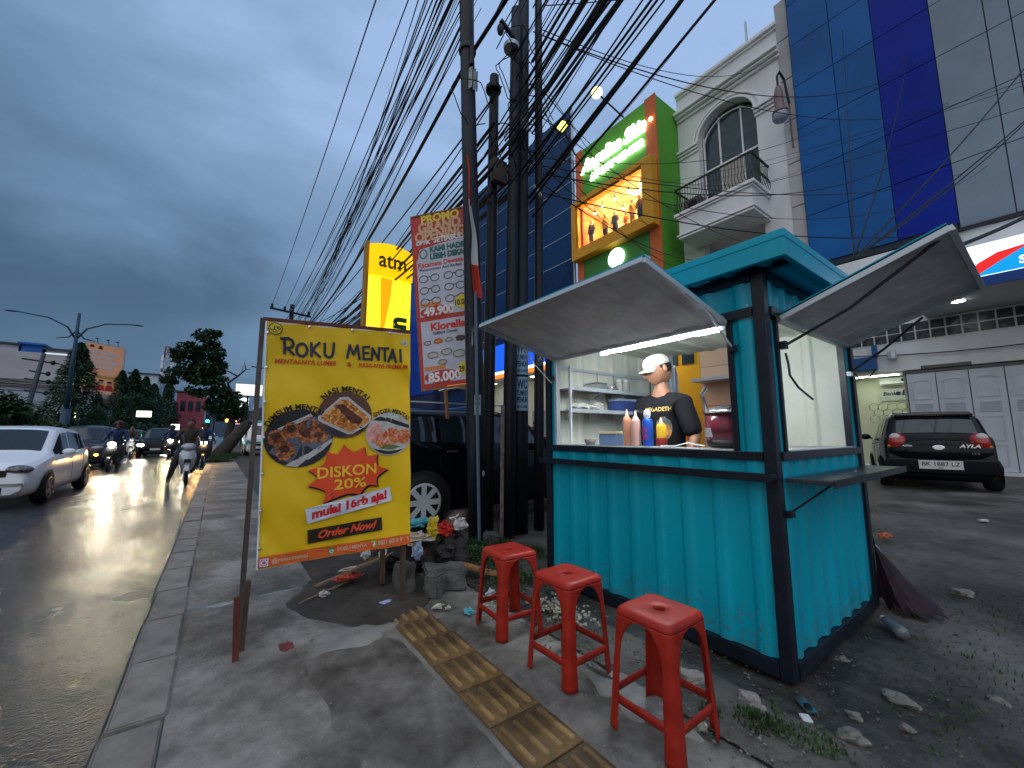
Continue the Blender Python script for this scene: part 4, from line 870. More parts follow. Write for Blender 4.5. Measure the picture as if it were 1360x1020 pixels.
# glass block band
gbm = mat('glass_block', (.03, .042, .05), .12, noise=5, namt=.6, bump=.02, bscale=9)
MB().box((FX-.012, -3.5, 4.245), (FX-.001, 4.66, 4.915)).build('block_frame', white, B)
gme = MB().box((-.03, -.15, -.13), (0, .15, .13)).mesh('glass_block', gbm)
for i in range(20):
    for j in range(2):
        o = bpy.data.objects.new('glass_block', gme); COL.objects.link(o); o.parent = B; o.location = (-.013, 4.42-.345*i, 4.42+.305*j)
# canopy with lit fascia and downlights
MB().box((14.9, -6, 4.93), (FX-.002, 2.2, 5.05)).build('canopy', mat('canopy_soffit', (.55, .56, .58), .6), B)
MB().box((14.82, -6, 4.78), (14.9, 2.2, 5.02)).build('canopy_edge', mat('canopy_blue', (.01, .06, .28), .4), B)
SG = thing('bank_sign', 'lit white, red and blue shop fascia sign at the right edge', 'sign', (14.8, .5, 5.02))
MB().box((14.8, -6, 5.03), (14.9, 1.10, 5.82)).build('light_box', glow('sign_white', (.72, .84, 1), 1.7), SG)
fs_ = plane_fn((14.797, 1.10, 5.03), (0, -1, 0), (0, 0, 1))
def flat(pts, fn, m, parent, name, off): return MB().add([fn(p[0], p[1], off) for p in pts], [tuple(range(len(pts)))]).build(name, m, parent, fixn=False)
flat([(.03, .02), (.3, .33), (.62, .50), (1.1, .56), (.75, .02)], fs_, glow('sign_red', (.85, .02, .02), .9), SG, 'sign_band', .004)
flat([(.22, .0), (.62, .26), (1.1, .54), (5, .60), (5, 0)], fs_, glow('sign_blue', (.0, .30, .72), 1.1), SG, 'sign_band', .008)
letter('Sobat', .26, fs_, .92, .19, glow('sign_text', (.9, .95, 1), 1.4), SG, off=.012, align='LEFT', bold=.03)
for y in (1.35, -1.2):
    t = thing('downlight', ('round downlight glowing in the canopy soffit above the car' if y > 0 else 'round downlight further right in the canopy soffit'), 'lamp', (16.6, y, 4.9)); MB().lathe([(.13, 4.90), (.13, 4.929)], (16.6, y, 0), 16).build('lens', glow('downlight_glow', (.95, .97, 1), 45), t); MB().lathe([(.16, 4.915), (.16, 4.929)], (16.6, y, 0), 16).build('rim', white, t)
# folding doors: leaves with fields and louvres
dm = mat('door_grey', (.58, .62, .70), .5, noise=1.3, namt=.06)
LY = [2.86, 2.16, 1.86, 1.20, .50, .20, -.45, -1.15, -1.85, -2.55, -3.2]
LY = [2.88, 2.20, 1.50, .80, .10, -.60, -1.30, -2.0, -2.7, -3.2]
for a, b in zip(LY[:-1], LY[1:]):
    lf = MB().box((FX+.04, b+.01, .10), (FX+.08, a-.01, 3.17)).build('door_leaf', dm, B, bevel=.006)
    c = (a+b)/2; w = (a-b)*.30
    for z0, z1, arch in ((2.32, 2.94, 1), (1.02, 1.72, 0), (.28, .88, 0)):
        fr = [(c-w, z0), (c+w, z0), (c+w, z1-.08*arch)]+([(c+w*.6, z1-.02), (c, z1), (c-w*.6, z1-.02)] if arch else [])+[(c-w, z1-.08*arch)]
        mb = MB()
        for i in range(len(fr)): p0, p1 = fr[i], fr[(i+1) % len(fr)]; mb.bar((FX+.034, p0[0], p0[1]), (FX+.034, p1[0], p1[1]), .03, .034)
        mb.build('door_moulding', dm, lf)
    for k in range(7): MB().bar((FX+.03, c-w, 1.86+.048*k), (FX+.03, c+w, 1.86+.048*k), .012, .030, up=(1, 0, -.8)).build('louvre_slat', dm, lf)
MB().box((FX+.01, -3.2, 3.18), (FX+.10, 2.9, 3.26)).build('door_rail', mat('rail_grey', (.12, .12, .13), .5), B)
MB().box((FX-.01, 1.4, 3.30), (FX+.0, 2.5, 3.40)).build('door_rail', MATS['rail_grey'], B)
MB().box((FX-.1, -3.2, -.05), (FX+.2, 2.9, .09)).build('threshold', white, B)
# atm lobby beside the doors
lob = mat('lobby_wall', (.62, .64, .52), .6)
MB().box((20.2, 2.95, 0), (20.3, 4.68, 3.3)).build('lobby_wall', lob, B); MB().box((FX+.25, 2.90, 0), (20.2, 2.98, 3.3)).build('lobby_wall', lob, B); MB().box((FX+.25, 4.62, 0), (20.2, 4.7, 3.3)).build('lobby_wall', lob, B)
MB().box((FX+.25, 2.9, 3.3), (20.3, 4.7, 3.4)).build('lobby_ceiling', white, B); MB().box((FX, 2.9, -.02), (20.3, 4.7, .06)).build('lobby_floor', white, B)
MB().box((19.2, 3.2, 3.285), (19.5, 4.5, 3.298)).build('lobby_lamp', glow('lobby_glow', (.92, 1, .80), 9), B)
t = thing('air_conditioner', 'white wall air conditioner above the bank name plate', 'air conditioner', (20.1, 3.3, 2.98)); MB().box((19.95, 2.99, 2.98), (20.19, 3.85, 3.26)).build('casing', white, t, bevel=.02); MB().box((19.94, 2.99, 3.10), (19.95, 3.25, 3.20)).build('display', black, t); MB().box((19.93, 3.05, 3.0), (19.95, 3.8, 3.03)).build('flap', MATS['rail_grey'], t)
t = thing('name_plate', 'pale name plate reading Bank BTN inside the lit lobby', 'sign', (20.15, 3.5, 2.4)); MB().box((20.15, 2.99, 2.42), (20.19, 3.93, 2.86)).build('plate', mat('plate_grey', (.5, .52, .5), .4), t)
fn_ = plane_fn((20.148, 3.93, 2.42), (0, -1, 0), (0, 0, 1)); letter('Bank', .19, fn_, .10, .26, navy, t, align='LEFT', shear=.2); letter('BTN', .23, fn_, .62, .27, navy, t, align='LEFT', bold=.04, shear=.2)
MB().lathe([(.07, 0), (.07, .004)], (20.146, 3.40, 2.68), 14, Matrix.Rotation(-PI/2, 4, 'Y')).build('emblem', navy, t)
t = thing('hexagon_decal', 'dark hexagon line pattern on the lobby wall under the name plate', 'wall decal', (20.19, 3.5, 1.5)); mb = MB()
for i in range(5):
    for j in range(3):
        cy_, cz_ = 3.1+i*.26-(j % 2)*.13, 1.75+j*.225
        h_ = [(cy_+.15*math.cos(R(60*k+30)), cz_+.15*math.sin(R(60*k+30))) for k in range(7)]
        for a, b in zip(h_[:-1], h_[1:]): mb.bar((20.195, *a), (20.195, *b), .012, .006)
mb.build('decal_line', MATS['rail_grey'], t)
# little things fixed to the wall above the lobby
t = thing('meter_box', 'blue meter box with cables high on the wall beside the doors', 'box', (12.0, 2.5, 2.6))
MB().box((FX-.22, 3.55, 3.42), (FX-.005, 4.25, 3.86)).build('box_body', mat('meter_blue', (.02, .10, .30), .5), t); MB().box((FX-.22, 3.50, 3.86), (FX-.02, 3.62, 4.25)).build('conduit', MATS['meter_blue'], t); MB().tube([(FX-.05, 4.2, 3.42), (FX-.08, 4.05, 3.1), (FX-.05, 3.75, 3.2), (FX-.05, 3.6, 3.42)], .02, 6).build('cable_loop', cablem, t)
ROOT = t
t = thing('wall_lamp', 'grey hooded lamp on the wall above the lobby opening', 'lamp', (FX-.2, 3.1, 3.8)); MB().lathe([(.13, 3.72), (.11, 3.95), (.04, 4.0)], (FX-.18, 3.12, 0), 8).build('hood', galvedge, t); MB().tube([(FX-.002, 3.12, 4.02), (FX-.18, 3.12, 4.0)], .02, 6).build('arm', galvedge, t)
# street-style wall lantern of the clad building
t = thing('swan_neck_lantern', 'swan-neck lantern with a grey globe on the wall beside the blue cladding', 'lamp', (FX, 5.45, 13.2))
LX = FX-.9
MB().tube([(FX-.12, 5.35, 12.9), (FX-.12, 5.35, 15.0)], .03, 6).build('bracket', mat('lantern_pink', (.20, .13, .14), .5), t)
MB().tube([(FX-.12, 5.35, 14.9), (FX-.35, 5.38, 15.9), (FX-.7, 5.42, 16.1), (LX, 5.45, 15.8), (LX, 5.45, 15.3)], .045, 8).build('arm', black, t)
MB().lathe([(.10, 15.3), (.16, 15.0), (.16, 14.4), (.27, 14.2), (.29, 14.1)], (LX, 5.45, 0), 16).build('neck', MATS['lantern_pink'], t, smooth=True)
MB().ell((LX, 5.45, 13.98), (.29, .29, .27), n=18, m=10).build('globe', mat('frosted_globe', (.30, .34, .42), .25), t, smooth=True)

# ---- white building with the arched window and balcony
B = thing('white_building', 'white building with an arched window over a black-railed balcony', 'building', (FX, 8, 0))
y0, y1 = 5.15, 10.36; ay0, ay1, asp, aap = 6.66, 9.32, 15.7, 16.9
MB().box((FX, y0, 0), (FX+8, 5.62, 19.6)).build('wall', dullwall, B)
# coursed pilaster blocks
for i in range(10): MB().box((FX-.06, 5.16, .3+1.9*i+.6), (FX-.001, 5.61, .3+1.9*(i+1)+.56)).build('pilaster_block', dullwall, B, bevel=.02)
prof = [(5.62, 0), (5.62, 17.0), (ay0, 17.0)]
mb = MB()
def arc_pts(y_0, y_1, zs_, za_, n=18): return [(y_1+(y_0-y_1)*(i/n), zs_+(za_-zs_)*math.sin(math.acos(max(-1, min(1, 2*(i/n)-1))))) for i in range(n+1)]
ap = [( (ay0+ay1)/2+(ay1-ay0)/2*math.cos(R(180*i/20)), asp+(aap-asp)*math.sin(R(180*i/20))) for i in range(21)]
# wall around arch
MB().box((FX, 5.62, 9.0), (FX+.5, ay0, 19.0)).build('wall', whitewall, B); MB().box((FX, ay1, 9.0), (FX+.5, y1, 19.0)).build('wall', whitewall, B)
mb = MB()
for a, b in zip(ap[:-1], ap[1:]): mb.add([(FX, a[0], a[1]), (FX, b[0], b[1]), (FX, b[0], 19.0), (FX, a[0], 19.0), (FX+.5, a[0], a[1]), (FX+.5, b[0], b[1])], [(0, 1, 2, 3), (0, 4, 5, 1)])
mb.build('wall', whitewall, B)
MB().box((FX, 5.62, 0), (FX+.5, y1, 4.6)).build('wall', whitewall, B); MB().box((FX+1.1, 5.62, 4.6), (FX+8, y1, 19.0)).build('wall', mat('recess_wall', (.55, .53, .52), .85), B)
MB().box((FX, 5.62, 8.9), (FX+.5, y1, 9.25)).build('wall', whitewall, B)
for a, b in ((5.62, 6.3), (9.5, 10.36)): MB().box((FX, a, 4.6), (FX+.5, b, 8.9)).build('wall', whitewall, B)
MB().box((FX, 5.62, 19.0), (FX+8, y1, 19.05)).build('roof', dullwall, B)
# arch mouldings, column caps, cornices
for r_, d_ in ((1.0, .10), (1.16, .07)):
    mb = MB(); cyy = (ay0+ay1)/2
    pp = [(cyy+(ay1-ay0)/2*r_*math.cos(R(180*i/20)), asp+(aap-asp)*(r_*1.02)*math.sin(R(180*i/20))) for i in range(21)]
    for a, b in zip(pp[:-1], pp[1:]): mb.bar((FX-d_/2, *a), (FX-d_/2, *b), .09, d_, up=(1, 0, 0))
    mb.build('arch_moulding', white, B)
for a, b in ((5.66, ay0-.02), (ay1+.02, 10.3)):
    for z, d_, h_ in ((15.25, .08, .12), (15.40, .16, .10), (15.53, .24, .14)): MB().box((FX-d_, a-.06, z), (FX-.001, b+.06, z+h_-.004)).build('capital', white, B, bevel=.015)
for z, d_, h_ in ((17.35, .12, .14), (17.50, .28, .12), (17.63, .42, .16), (18.72, .10, .10), (18.83, .22, .18)):
    MB().box((FX-d_, 5.55, z), (FX-.001, y1-.02, z+h_-.006)).build('cornice', white, B, bevel=.02)
MB().box((FX-.02, 5.62, 18.99), (FX+.1, y1, 19.02)).build('coping', mat('dark_coping', (.05, .055, .06), .6), B)
# arched window: frame, panes, curtains
wy0, wy1 = 6.75, 9.22; WXp = FX+.42
fr = white
mull = [wy0, 7.43, 8.45, wy1]
for i, y in enumerate(mull): 
    zt = asp-.15+(aap-asp)*math.sqrt(max(0, 1-((y-7.99)/1.34)**2))
    MB().box((WXp-.04, y-.035, 11.5), (WXp+.05, y+.035, zt)).build('window_frame', fr, B)
MB().box((WXp-.045, wy0, 14.10), (WXp+.05, wy1, 14.20)).build('window_frame', fr, B)
mb = MB(); pp = [(7.99+1.24*math.cos(R(180*i/16)), asp-.2+(aap-asp-.05)*math.sin(R(180*i/16))) for i in range(17)]
for a, b in zip(pp[:-1], pp[1:]): mb.bar((WXp, *a), (WXp, *b), .07, .08, up=(1, 0, 0))
mb.build('window_frame', fr, B)
gw = mat('window_glass', (.03, .05, .07), .08, noise=1.2, namt=.4); cur = mat('curtain_grey', (.10, .12, .14), .9, noise=3, namt=.5, stretch=(1, 8, .2)); cup = mat('curtain_cream', (.38, .35, .33), .9)
for a, b in zip(mull[:-1], mull[1:]):
    for z0, z1 in ((11.5, 14.10), (14.2, None)):
        if z1: pl_ = [(a+.03, z0), (b-.03, z0), (b-.03, z1), (a+.03, z1)]
        else:
            ys_ = [a+.03+(b-a-.06)*i/8 for i in range(9)]; pl_ = [(a+.03, z0), (b-.03, z0)]+[(y, asp-.2+(aap-asp-.05)*math.sqrt(max(.001, 1-((y-7.99)/1.24)**2))) for y in ys_[::-1]]
        MB().add([(WXp+.02, *p_) for p_ in pl_], [tuple(range(len(pl_)))]).build('window_pane', gw, B, fixn=False)
MB().box((WXp+.16, wy0, 11.5), (WXp+.18, wy1, 16.5)).build('curtain', cur, B)
MB().box((WXp-.02, 7.50, 11.55), (WXp+.0, 8.38, 14.0)).build('shutter', cup, B)
# balcony
bx, by0, by1 = 16.72, 6.35, 9.75
MB().box((bx+.1, by0+.1, 10.25), (FX-.002, by1-.1, 11.3)).build('balcony_parapet', whitewall, B)
for z, d_, h_ in ((10.22, .0, .10), (10.34, -.06, .08), (11.22, -.05, .08), (11.32, -.12, .14)): MB().box((bx+.06+d_, by0+.06+d_, z), (FX-.003, by1-.06-d_, z+h_-.006)).build('balcony_moulding', white, B, bevel=.015)
ir = mat('wrought_iron', (.02, .018, .018), .45)
rl = MB().bar((bx+.02, by0, 12.66), (bx+.02, by1, 12.66), .07).bar((bx+.02, by0, 12.66), (FX, by0, 12.66), .07).bar((bx+.02, by1, 12.66), (FX, by1, 12.66), .07).build('balcony_handrail', ir, B)
n = 26
for i in range(n+1):
    y = by0+(by1-by0)*i/n; MB().tube([(bx+.08, y, 11.46), (bx-.10, y, 11.75), (bx+.02, y, 12.1), (bx+.02, y, 12.64)], .014, 5).build('baluster', ir, rl)
for i in range(1, 12):
    x = bx+(FX-bx)*i/12
    for y in (by0, by1): MB().tube([(x, y, 11.46), (x, y+(.1 if y > 8 else -.1), 11.75), (x, y, 12.1), (x, y, 12.64)], .014, 5).build('baluster', ir, rl)
t = thing('outdoor_unit', 'dark outdoor cooling unit on the balcony floor', 'outdoor unit', (17.4, 9.2, 11.46)); MB().box((17.1, 8.75, 11.46), (17.6, 9.55, 12.15)).build('casing', mat('unit_grey', (.10, .10, .11), .5), t, bevel=.02); MB().lathe([(.22, 0), (.22, .02), (.05, .03)], (17.095, 9.1, 11.8), 16, Matrix.Rotation(-PI/2, 4, 'Y')).build('fan_grille', blackmat, t)
# band of windows below
for a, b in zip((6.35, 7.4, 8.45), (7.35, 8.4, 9.45)): MB().box((FX+.3, a, 4.7), (FX+.33, b, 8.85)).build('window_pane', gw, B)
MB().tube([(FX+.6, 7.0, 19), (FX+.6, 7.0, 20.8)], .05, 6).build('mast', galvedge, B)

# ---- green building with the lit shop window
B = thing('green_building', 'bright green and orange building with a lit display window of mannequins', 'building', (16.5, 13, 0))
grn = mat('facade_green', (.085, .33, .03), .6, noise=.3, namt=.12); grd = mat('facade_dark_green', (.05, .21, .045), .6, noise=.3, namt=.12); org = mat('facade_orange', (.52, .13, .035), .6, noise=.4, namt=.1); amb = mat('frame_amber', (.62, .30, .02), .5, noise=.6, namt=.08); pnk = mat('facade_salmon', (.45, .14, .10), .6, noise=.4, namt=.1)
GX = 16.5; ga, gb = 10.35, 15.9
MB().box((GX+.02, ga+.02, 14.6), (FX+6, gb-.02, 18.15)).build('wall', grn, B)
MB().box((GX+.02, ga+.02, 0), (FX+6, gb-.02, 11.2)).build('wall', grn, B)
MB().box((GX+.02, ga+.02, 11.2), (FX+6, 10.98, 14.6)).build('wall', grn, B)
MB().box((GX+.02, 15.55, 11.2), (FX+6, gb-.02, 14.6)).build('wall', grn, B)
MB().box((FX+2, 10.98, 11.2), (FX+6, 15.55, 14.6)).build('wall', grn, B)
MB().box((GX-.06, ga, 0), (GX+.018, ga+.62, 18.2)).build('facade_strip', org, B); MB().box((GX-.06, gb-.5, 0), (GX+.018, gb, 18.2)).build('facade_strip', org, B)
MB().box((GX-.03, ga+.64, 9.7), (GX+.018, gb-.52, 11.1)).build('facade_strip', grd, B); MB().box((GX-.03, ga+.64, 0), (GX+.018, gb-.52, 9.68)).build('facade_strip', pnk, B)
MB().box((GX-.02, ga+.64, 14.62), (GX+.016, gb-.52, 18.14)).build('facade_panel', grn, B)
# amber frame box
FXo = GX-.55; oy0, oy1, oz0, oz1 = 10.42, 15.88, 11.15, 14.72; iy0, iy1, iz0, iz1 = 11.0, 15.55, 11.76, 14.42
MB().box((FXo, oy0, oz0), (GX+.015, oy1, iz0)).build('window_surround', amb, B, bevel=.02); MB().box((FXo, oy0, iz1), (GX+.015, oy1, oz1)).build('window_surround', amb, B, bevel=.02)
MB().box((FXo, oy0, iz0+.002), (GX+.015, iy0, iz1-.002)).build('window_surround', amb, B, bevel=.02); MB().box((FXo, iy1, iz0+.002), (GX+.015, oy1, iz1-.002)).build('window_surround', amb, B, bevel=.02)
lit = mat('showroom_wall', (.85, .66, .38), .7)
MB().box((18.6, iy0, iz0-.3), (18.65, iy1, iz1+.1)).build('showroom_wall', lit, B)
MB().box((GX+.02, iy1-.04, iz0-.3), (18.6, iy1-.001, iz1+.1)).build('showroom_wall', mat('showroom_orange', (.75, .22, .05), .7), B); MB().box((GX+.02, iy0+.001, iz0-.3), (18.6, iy0+.04, iz1+.1)).build('showroom_wall', lit, B)
MB().box((GX+.02, iy0, iz1+.02), (18.6, iy1, iz1+.08)).build('showroom_ceiling', mat('showroom_ceiling', (.75, .62, .42), .7), B); MB().box((FXo+.3, iy0, iz0-.08), (18.6, iy1, iz0-.01)).build('showroom_floor', lit, B)
gl = mat('clear_pane', (.8, .8, .8), .03, trans=.97, spec=.3)
for i in range(4): MB().box((GX-.32, iy0+(iy1-iy0)*i/4+.012, iz0), (GX-.315, iy0+(iy1-iy0)*(i+1)/4-.012, iz1)).build('window_pane', gl, B)
for i, (y, x) in enumerate(((14.95, 17.0), (14.2, 16.8), (13.3, 16.8), (12.4, 16.8), (11.6, 16.8), (13.6, 17.9), (12.2, 17.9), (11.3, 17.8))):
    t = thing('spot_lamp', 'warm spot lamp under the ceiling of the lit display window', 'lamp', (x, y, 14.2), 'spot lamps in the display window'); MB().tube([(x, y, 14.44), (x, y, 14.22)], .015, 6).build('stem', blackmat, t); MB().lathe([(.05, 14.24), (.085, 14.10), (.08, 14.09)], (x, y, 0), 12).build('shade', blackmat, t); MB().ell((x, y, 14.09), (.085, .085, .05)).build('bulb', glow('warm_bulb', (1, .68, .33), 1300), t)
t = thing('light_panel', 'cool white light panels on the showroom ceiling', 'lamp', (17.7, 13, 14.4)); MB().box((17.6, 11.4, 14.40), (17.8, 12.8, 14.42)).build('diffuser', glow('cool_panel', (1, .95, .85), 60), t)
# mannequins
def mannequin(x, y, h, top, bot, label, rz=0):
    t = thing('mannequin', label, 'mannequin', (0, 0, 0), 'mannequins in the display window'); s = h/1.7; z = 0
    MB().lathe([(.18*s, 0), (.18*s, .015), (.02, .02)], (0, 0, 0), 12).build('base', white, t)
    for sx_ in (-1, 1): MB().tube([(sx_*.09*s, 0, .04*s), (sx_*.085*s, .01, .45*s), (sx_*.08*s, 0, .86*s)], [.055*s, .065*s, .095*s], 8).build('leg', bot, t, smooth=True)
    MB().tube([(0, 0, .82*s), (0, 0, .95*s), (0, 0, 1.12*s), (0, 0, 1.30*s), (0, 0, 1.40*s), (0, 0, 1.44*s)], [.15*s, .16*s, .13*s, .17*s, .13*s, .05*s], 12).build('torso', top, t, smooth=True)
    for sx_ in (-1, 1): MB().tube([(sx_*.16*s, 0, 1.38*s), (sx_*.23*s, .02, 1.12*s), (sx_*.20*s, -.12, .92*s)], [.055*s, .045*s, .03*s], 8).build('arm', top, t, smooth=True)
    MB().tube([(0, 0, 1.42*s), (0, 0, 1.50*s)], .045*s, 8).build('neck', mat('mannequin_skin', (.45, .33, .25), .4), t); MB().ell((0, 0, 1.60*s), (.085*s, .10*s, .12*s)).build('head', MATS['mannequin_skin'], t, smooth=True)
    return place(t, (x, y, iz0), rz)
mc = [mat('garment_%s' % n_, c_, .8) for n_, c_ in (('charcoal', (.03, .03, .04)), ('yellow', (.75, .5, .08)), ('dark_brown', (.08, .04, .03)), ('orange', (.7, .25, .05)), ('black', (.02, .02, .02)), ('grey', (.25, .25, .27)))]
for y, h, a, b, lb, x in ((15.02, 1.85, 0, 5, 'mannequin in charcoal standing apart at the left end of the display', 16.75), (13.95, 1.7, 1, 2, 'mannequin in a yellow top and brown trousers', 16.7), (13.35, 1.65, 0, 4, 'mannequin in dark clothes beside the yellow one', 16.8), (12.7, 1.3, 3, 3, 'short mannequin in orange, centre of the display', 16.9),
        (12.2, 1.75, 1, 1, 'mannequin in a long yellow outfit right of the short one', 16.8), (11.65, 1.7, 2, 4, 'mannequin in brown second from the right end', 16.7), (11.25, 1.8, 4, 5, 'mannequin in black at the right end of the display', 16.9), (13.7, 1.6, 5, 0, 'grey mannequin standing in the back row', 17.7)):
    mannequin(x, y, h, mc[a], mc[b], lb, -PI/2)
# lit script sign
SG = thing('script_sign', 'glowing white two-line script sign on the green facade', 'sign', (GX-.1, 13, 15.2))
gfn = plane_fn((GX-.16, 15.35, 15.45), (0, -1, 0), (0, 0, 1)); neon = glow('neon_white', (.93, 1, .90), 5)
letter('Angelina Skin', 1.0, gfn, 2.25, 1.35, neon, SG, off=.05, bold=.045, shear=.35, fit=4.5, depth=.10, name='lit_lettering'); letter('BEAUTY CENTER', .52, gfn, 2.5, .42, neon, SG, off=.05, bold=.045, shear=.25, fit=3.6, depth=.1, name='lit_lettering')
t = thing('round_logo_sign', 'small glowing round logo low on the green facade', 'sign', (GX-.1, 13, 9.9)); MB().lathe([(.52, 0), (.52, .08)], (GX-.1, 13.0, 10.45), 20, Matrix.Rotation(-PI/2, 4, 'Y')).build('lit_disc', glow('neon_green_white', (.80, 1, .80), 3.5), t)
MB().lathe([(.25, 0), (.25, .02)], (GX-.185, 12.9, 10.45), 12, Matrix.Rotation(-PI/2, 4, 'Y')).build('lit_disc', neon, t)
# projecting flood lamps
def flood(p0, p1, label, col, s):
    t = thing('flood_lamp', label, 'lamp', p0); MB().tube([p0, p1], .05, 6).build('arm', black, t); MB().ell(p1, (.30, .30, .26)).build('lamp_head', glow('flood_'+str(s), col, s), t, smooth=True); return t
flood((16.5, 12.3, 18.2), (15.2, 13.0, 19.5), 'yellow flood lamp on an arm above the green building', (1, .68, .25), 5)
flood((16.5, 15.95, 18.2), (14.8, 15.3, 18.85), 'yellow flood lamp beside the navy glass building', (1, .80, .12), 4)
t = thing('edge_lamp', 'tiny warm lamp on the orange strip of the green building', 'lamp', (16.4, 10.6, 16.9)); MB().ell((16.4, 10.62, 16.9), (.07, .10, .10)).build('bulb', glow('warm_tiny', (1, .55, .2), 20), t)

# ---- navy glass building
B = thing('navy_building', 'tall dark navy glass building with thin pale horizontal bands', 'building', (16.5, 22, 0))
ng = vary(mat('navy_glass', (.004, .030, .105), .3, noise=.25, namt=.35, spec=.3), .15)
MB().prism([(16.56, 16.2), (24, 23.5), (24, 34), (16.56, 34)], 0, 21.4, 'z').build('wall', mat('navy_backing', (.02, .03, .06), .6), B)
for i in range(11):
    z = 3.4+1.66*i
    for k in range(5):
        MB().box((16.50, 16.2+3.4*k+.01, z+.035), (16.56, 16.2+3.4*(k+1)-.01, z+1.625)).build('glass_panel', ng, B)
    MB().box((16.47, 16.2, z-.022), (16.56, 33.3, z+.022)).build('pale_band', mat('band_pale', (.28, .36, .48), .4), B)
MB().box((16.45, 16.16, 0), (16.60, 16.24, 21.4)).build('corner_trim', galvedge, B)
MB().box((15.9, 17.2, 5.05), (16.5, 33, 5.15)).build('canopy', white, B)
# ---- bright blue building beyond with a lit bank fascia on the ground floor
B = thing('blue_panel_building', 'narrow bright blue building between the dark poles', 'building', (15.5, 36, 0))
bp_ = mat('panel_bright_blue', (.012, .07, .42), .4, noise=.3, namt=.2)
for k in range(3):
    for j in range(6): MB().box((15.9, 34.1+2.2*k+.02, 5+2.3*j+.02), (15.96, 36.3+2.2*k-.02, 7.3+2.3*j-.02)).build('cladding_panel', bp_, B)
MB().box((15.97, 34.1, 0), (26, 40.7, 18.9)).build('wall', mat('navy_backing2', (.02, .03, .08), .6), B)
S2 = thing('blue_bank_fascia', 'lit blue fascia with an orange and white lower band behind the poles', 'sign', (14, 20, 4.6))
MB().box((13.95, 16.0, 5.05), (14.1, 27.5, 6.75)).build('light_box', glow('fascia_blue', (.01, .10, .75), 1.15), S2)
MB().box((13.93, 16.0, 4.88), (14.1, 27.5, 5.04)).build('sign_band', glow('fascia_white', (1, .93, .86), 1.9), S2); MB().box((13.93, 16.0, 4.68), (14.1, 27.5, 4.87)).build('sign_band', glow('fascia_orange', (1, .26, .03), 1.2), S2)
f2 = plane_fn((13.94, 27.3, 5.05), (0, -1, 0), (0, 0, 1)); letter('BRI', 1.2, f2, 8.6, .85, glow('fascia_text', (.9, .95, 1), 2), S2, off=.03, bold=.03); letter('bri', 1.2, f2, 4.4, .85, MATS['fascia_text'], S2, off=.03, bold=.03)
B = thing('bank_branch', 'cream lit bank entrance behind the poles', 'building', (15, 20, 0))
cw = mat('bank_cream', (.62, .60, .52), .6)
MB().box((16.0, 16.4, 0), (16.3, 27, 4.7)).build('wall', cw, B); MB().box((14.1, 16.2, 4.60), (16.3, 27, 4.68)).build('canopy', white, B)
for y in (18, 20.5, 23, 25.5): MB().box((14.9, y-.5, 4.57), (15.2, y+.5, 4.598)).build('canopy_lamp', glow('bank_lamp', (1, .98, .85), 7), B)
for y in (17.2, 19.0, 21.0, 23.0): MB().box((15.94, y-.6, .6), (15.995, y+.6, 2.6)).build('window_pane', mat('bank_window', (.25, .30, .34), .2), B); 
letter('KANTOR KAS', .34, plane_fn((15.97, 18.4, 0), (0, -1, 0), (0, 0, 1)), .9, 3.1, mat('letter_grey', (.2, .2, .2), .5), B, fit=1.6)
B = thing('dark_shop_row', 'dark low shop row with yellow signs beyond the lit atm pillar', 'building', (12, 45, 0))
MB().box((12, 41, 0), (22, 70, 12.6)).build('wall', mat('dark_wall', (.035, .045, .06), .8), B); MB().box((11.2, 41, 12.6), (22, 70, 13.3)).build('roof', mat('dark_roof', (.05, .065, .07), .8), B)
for k in range(4): MB().box((11.9, 42+4*k, 10.2), (12.0, 44.5+4*k, 11.9)).build('yellow_board', mat('board_yellow', (.45, .33, .02), .6), B)
for k in range(6): MB().box((11.92, 42+3*k, 4.5), (12.0, 44+3*k, 6.5)).build('window_pane', glassd, B)
for k in range(5): MB().bar((11.4, 41.5+3*k, 12.5), (11.4, 42.6+3*k, 9), .12).build('roof_batten', bark, B)
# house seen through the back door of the kiosk
B = thing('orange_shop', 'yellow and orange shop front seen through the kiosk', 'building', (11, 6, 0))
MB().box((13.0, 7.0, 0), (13.2, 9.3, 6.2)).build('wall', mat('shop_yellow', (.70, .40, .02), .6), B); MB().box((13.0, 4.6, 0), (13.2, 6.99, 3.4)).build('wall', mat('shop_peach', (.60, .45, .34), .6), B)
MB().box((13.0, 4.6, 3.41), (13.2, 6.99, 6.2)).build('wall', MATS['shop_peach'], B); MB().box((12.6, 6.2, 0), (12.95, 6.6, 2.1)).build('pillar', mat('shop_orange', (.75, .20, .03), .5), B); MB().box((12.5, 7.3, 0), (12.95, 7.9, 2.2)).build('pillar', MATS['shop_orange'], B)
for y in (5.1, 5.75): 
    for z in (3.3, 3.95): MB().box((12.96, y-.28, z), (12.995, y+.28, z+.56)).build('window_pane', glassd, B)
for y in (7.4, 8.0, 8.6): MB().box((12.96, y-.22, 3.6), (12.995, y+.22, 4.2)).build('window_pane', gw, B)
MB().ell((12.6, 8.6, 4.0), (.14, .14, .14)).build('lamp', glow('shop_lamp', (1, .7, .35), 40), B)
MB().box((12.2, 4.6, 2.85), (13.0, 6.9, 2.95)).build('awning', galvedge, B)
MB().box((12.0, 8.0, 4.6), (13.0, 9.0, 4.62)).build('lamp_panel', glow('shop_panel', (1, .75, .3), 8), B)

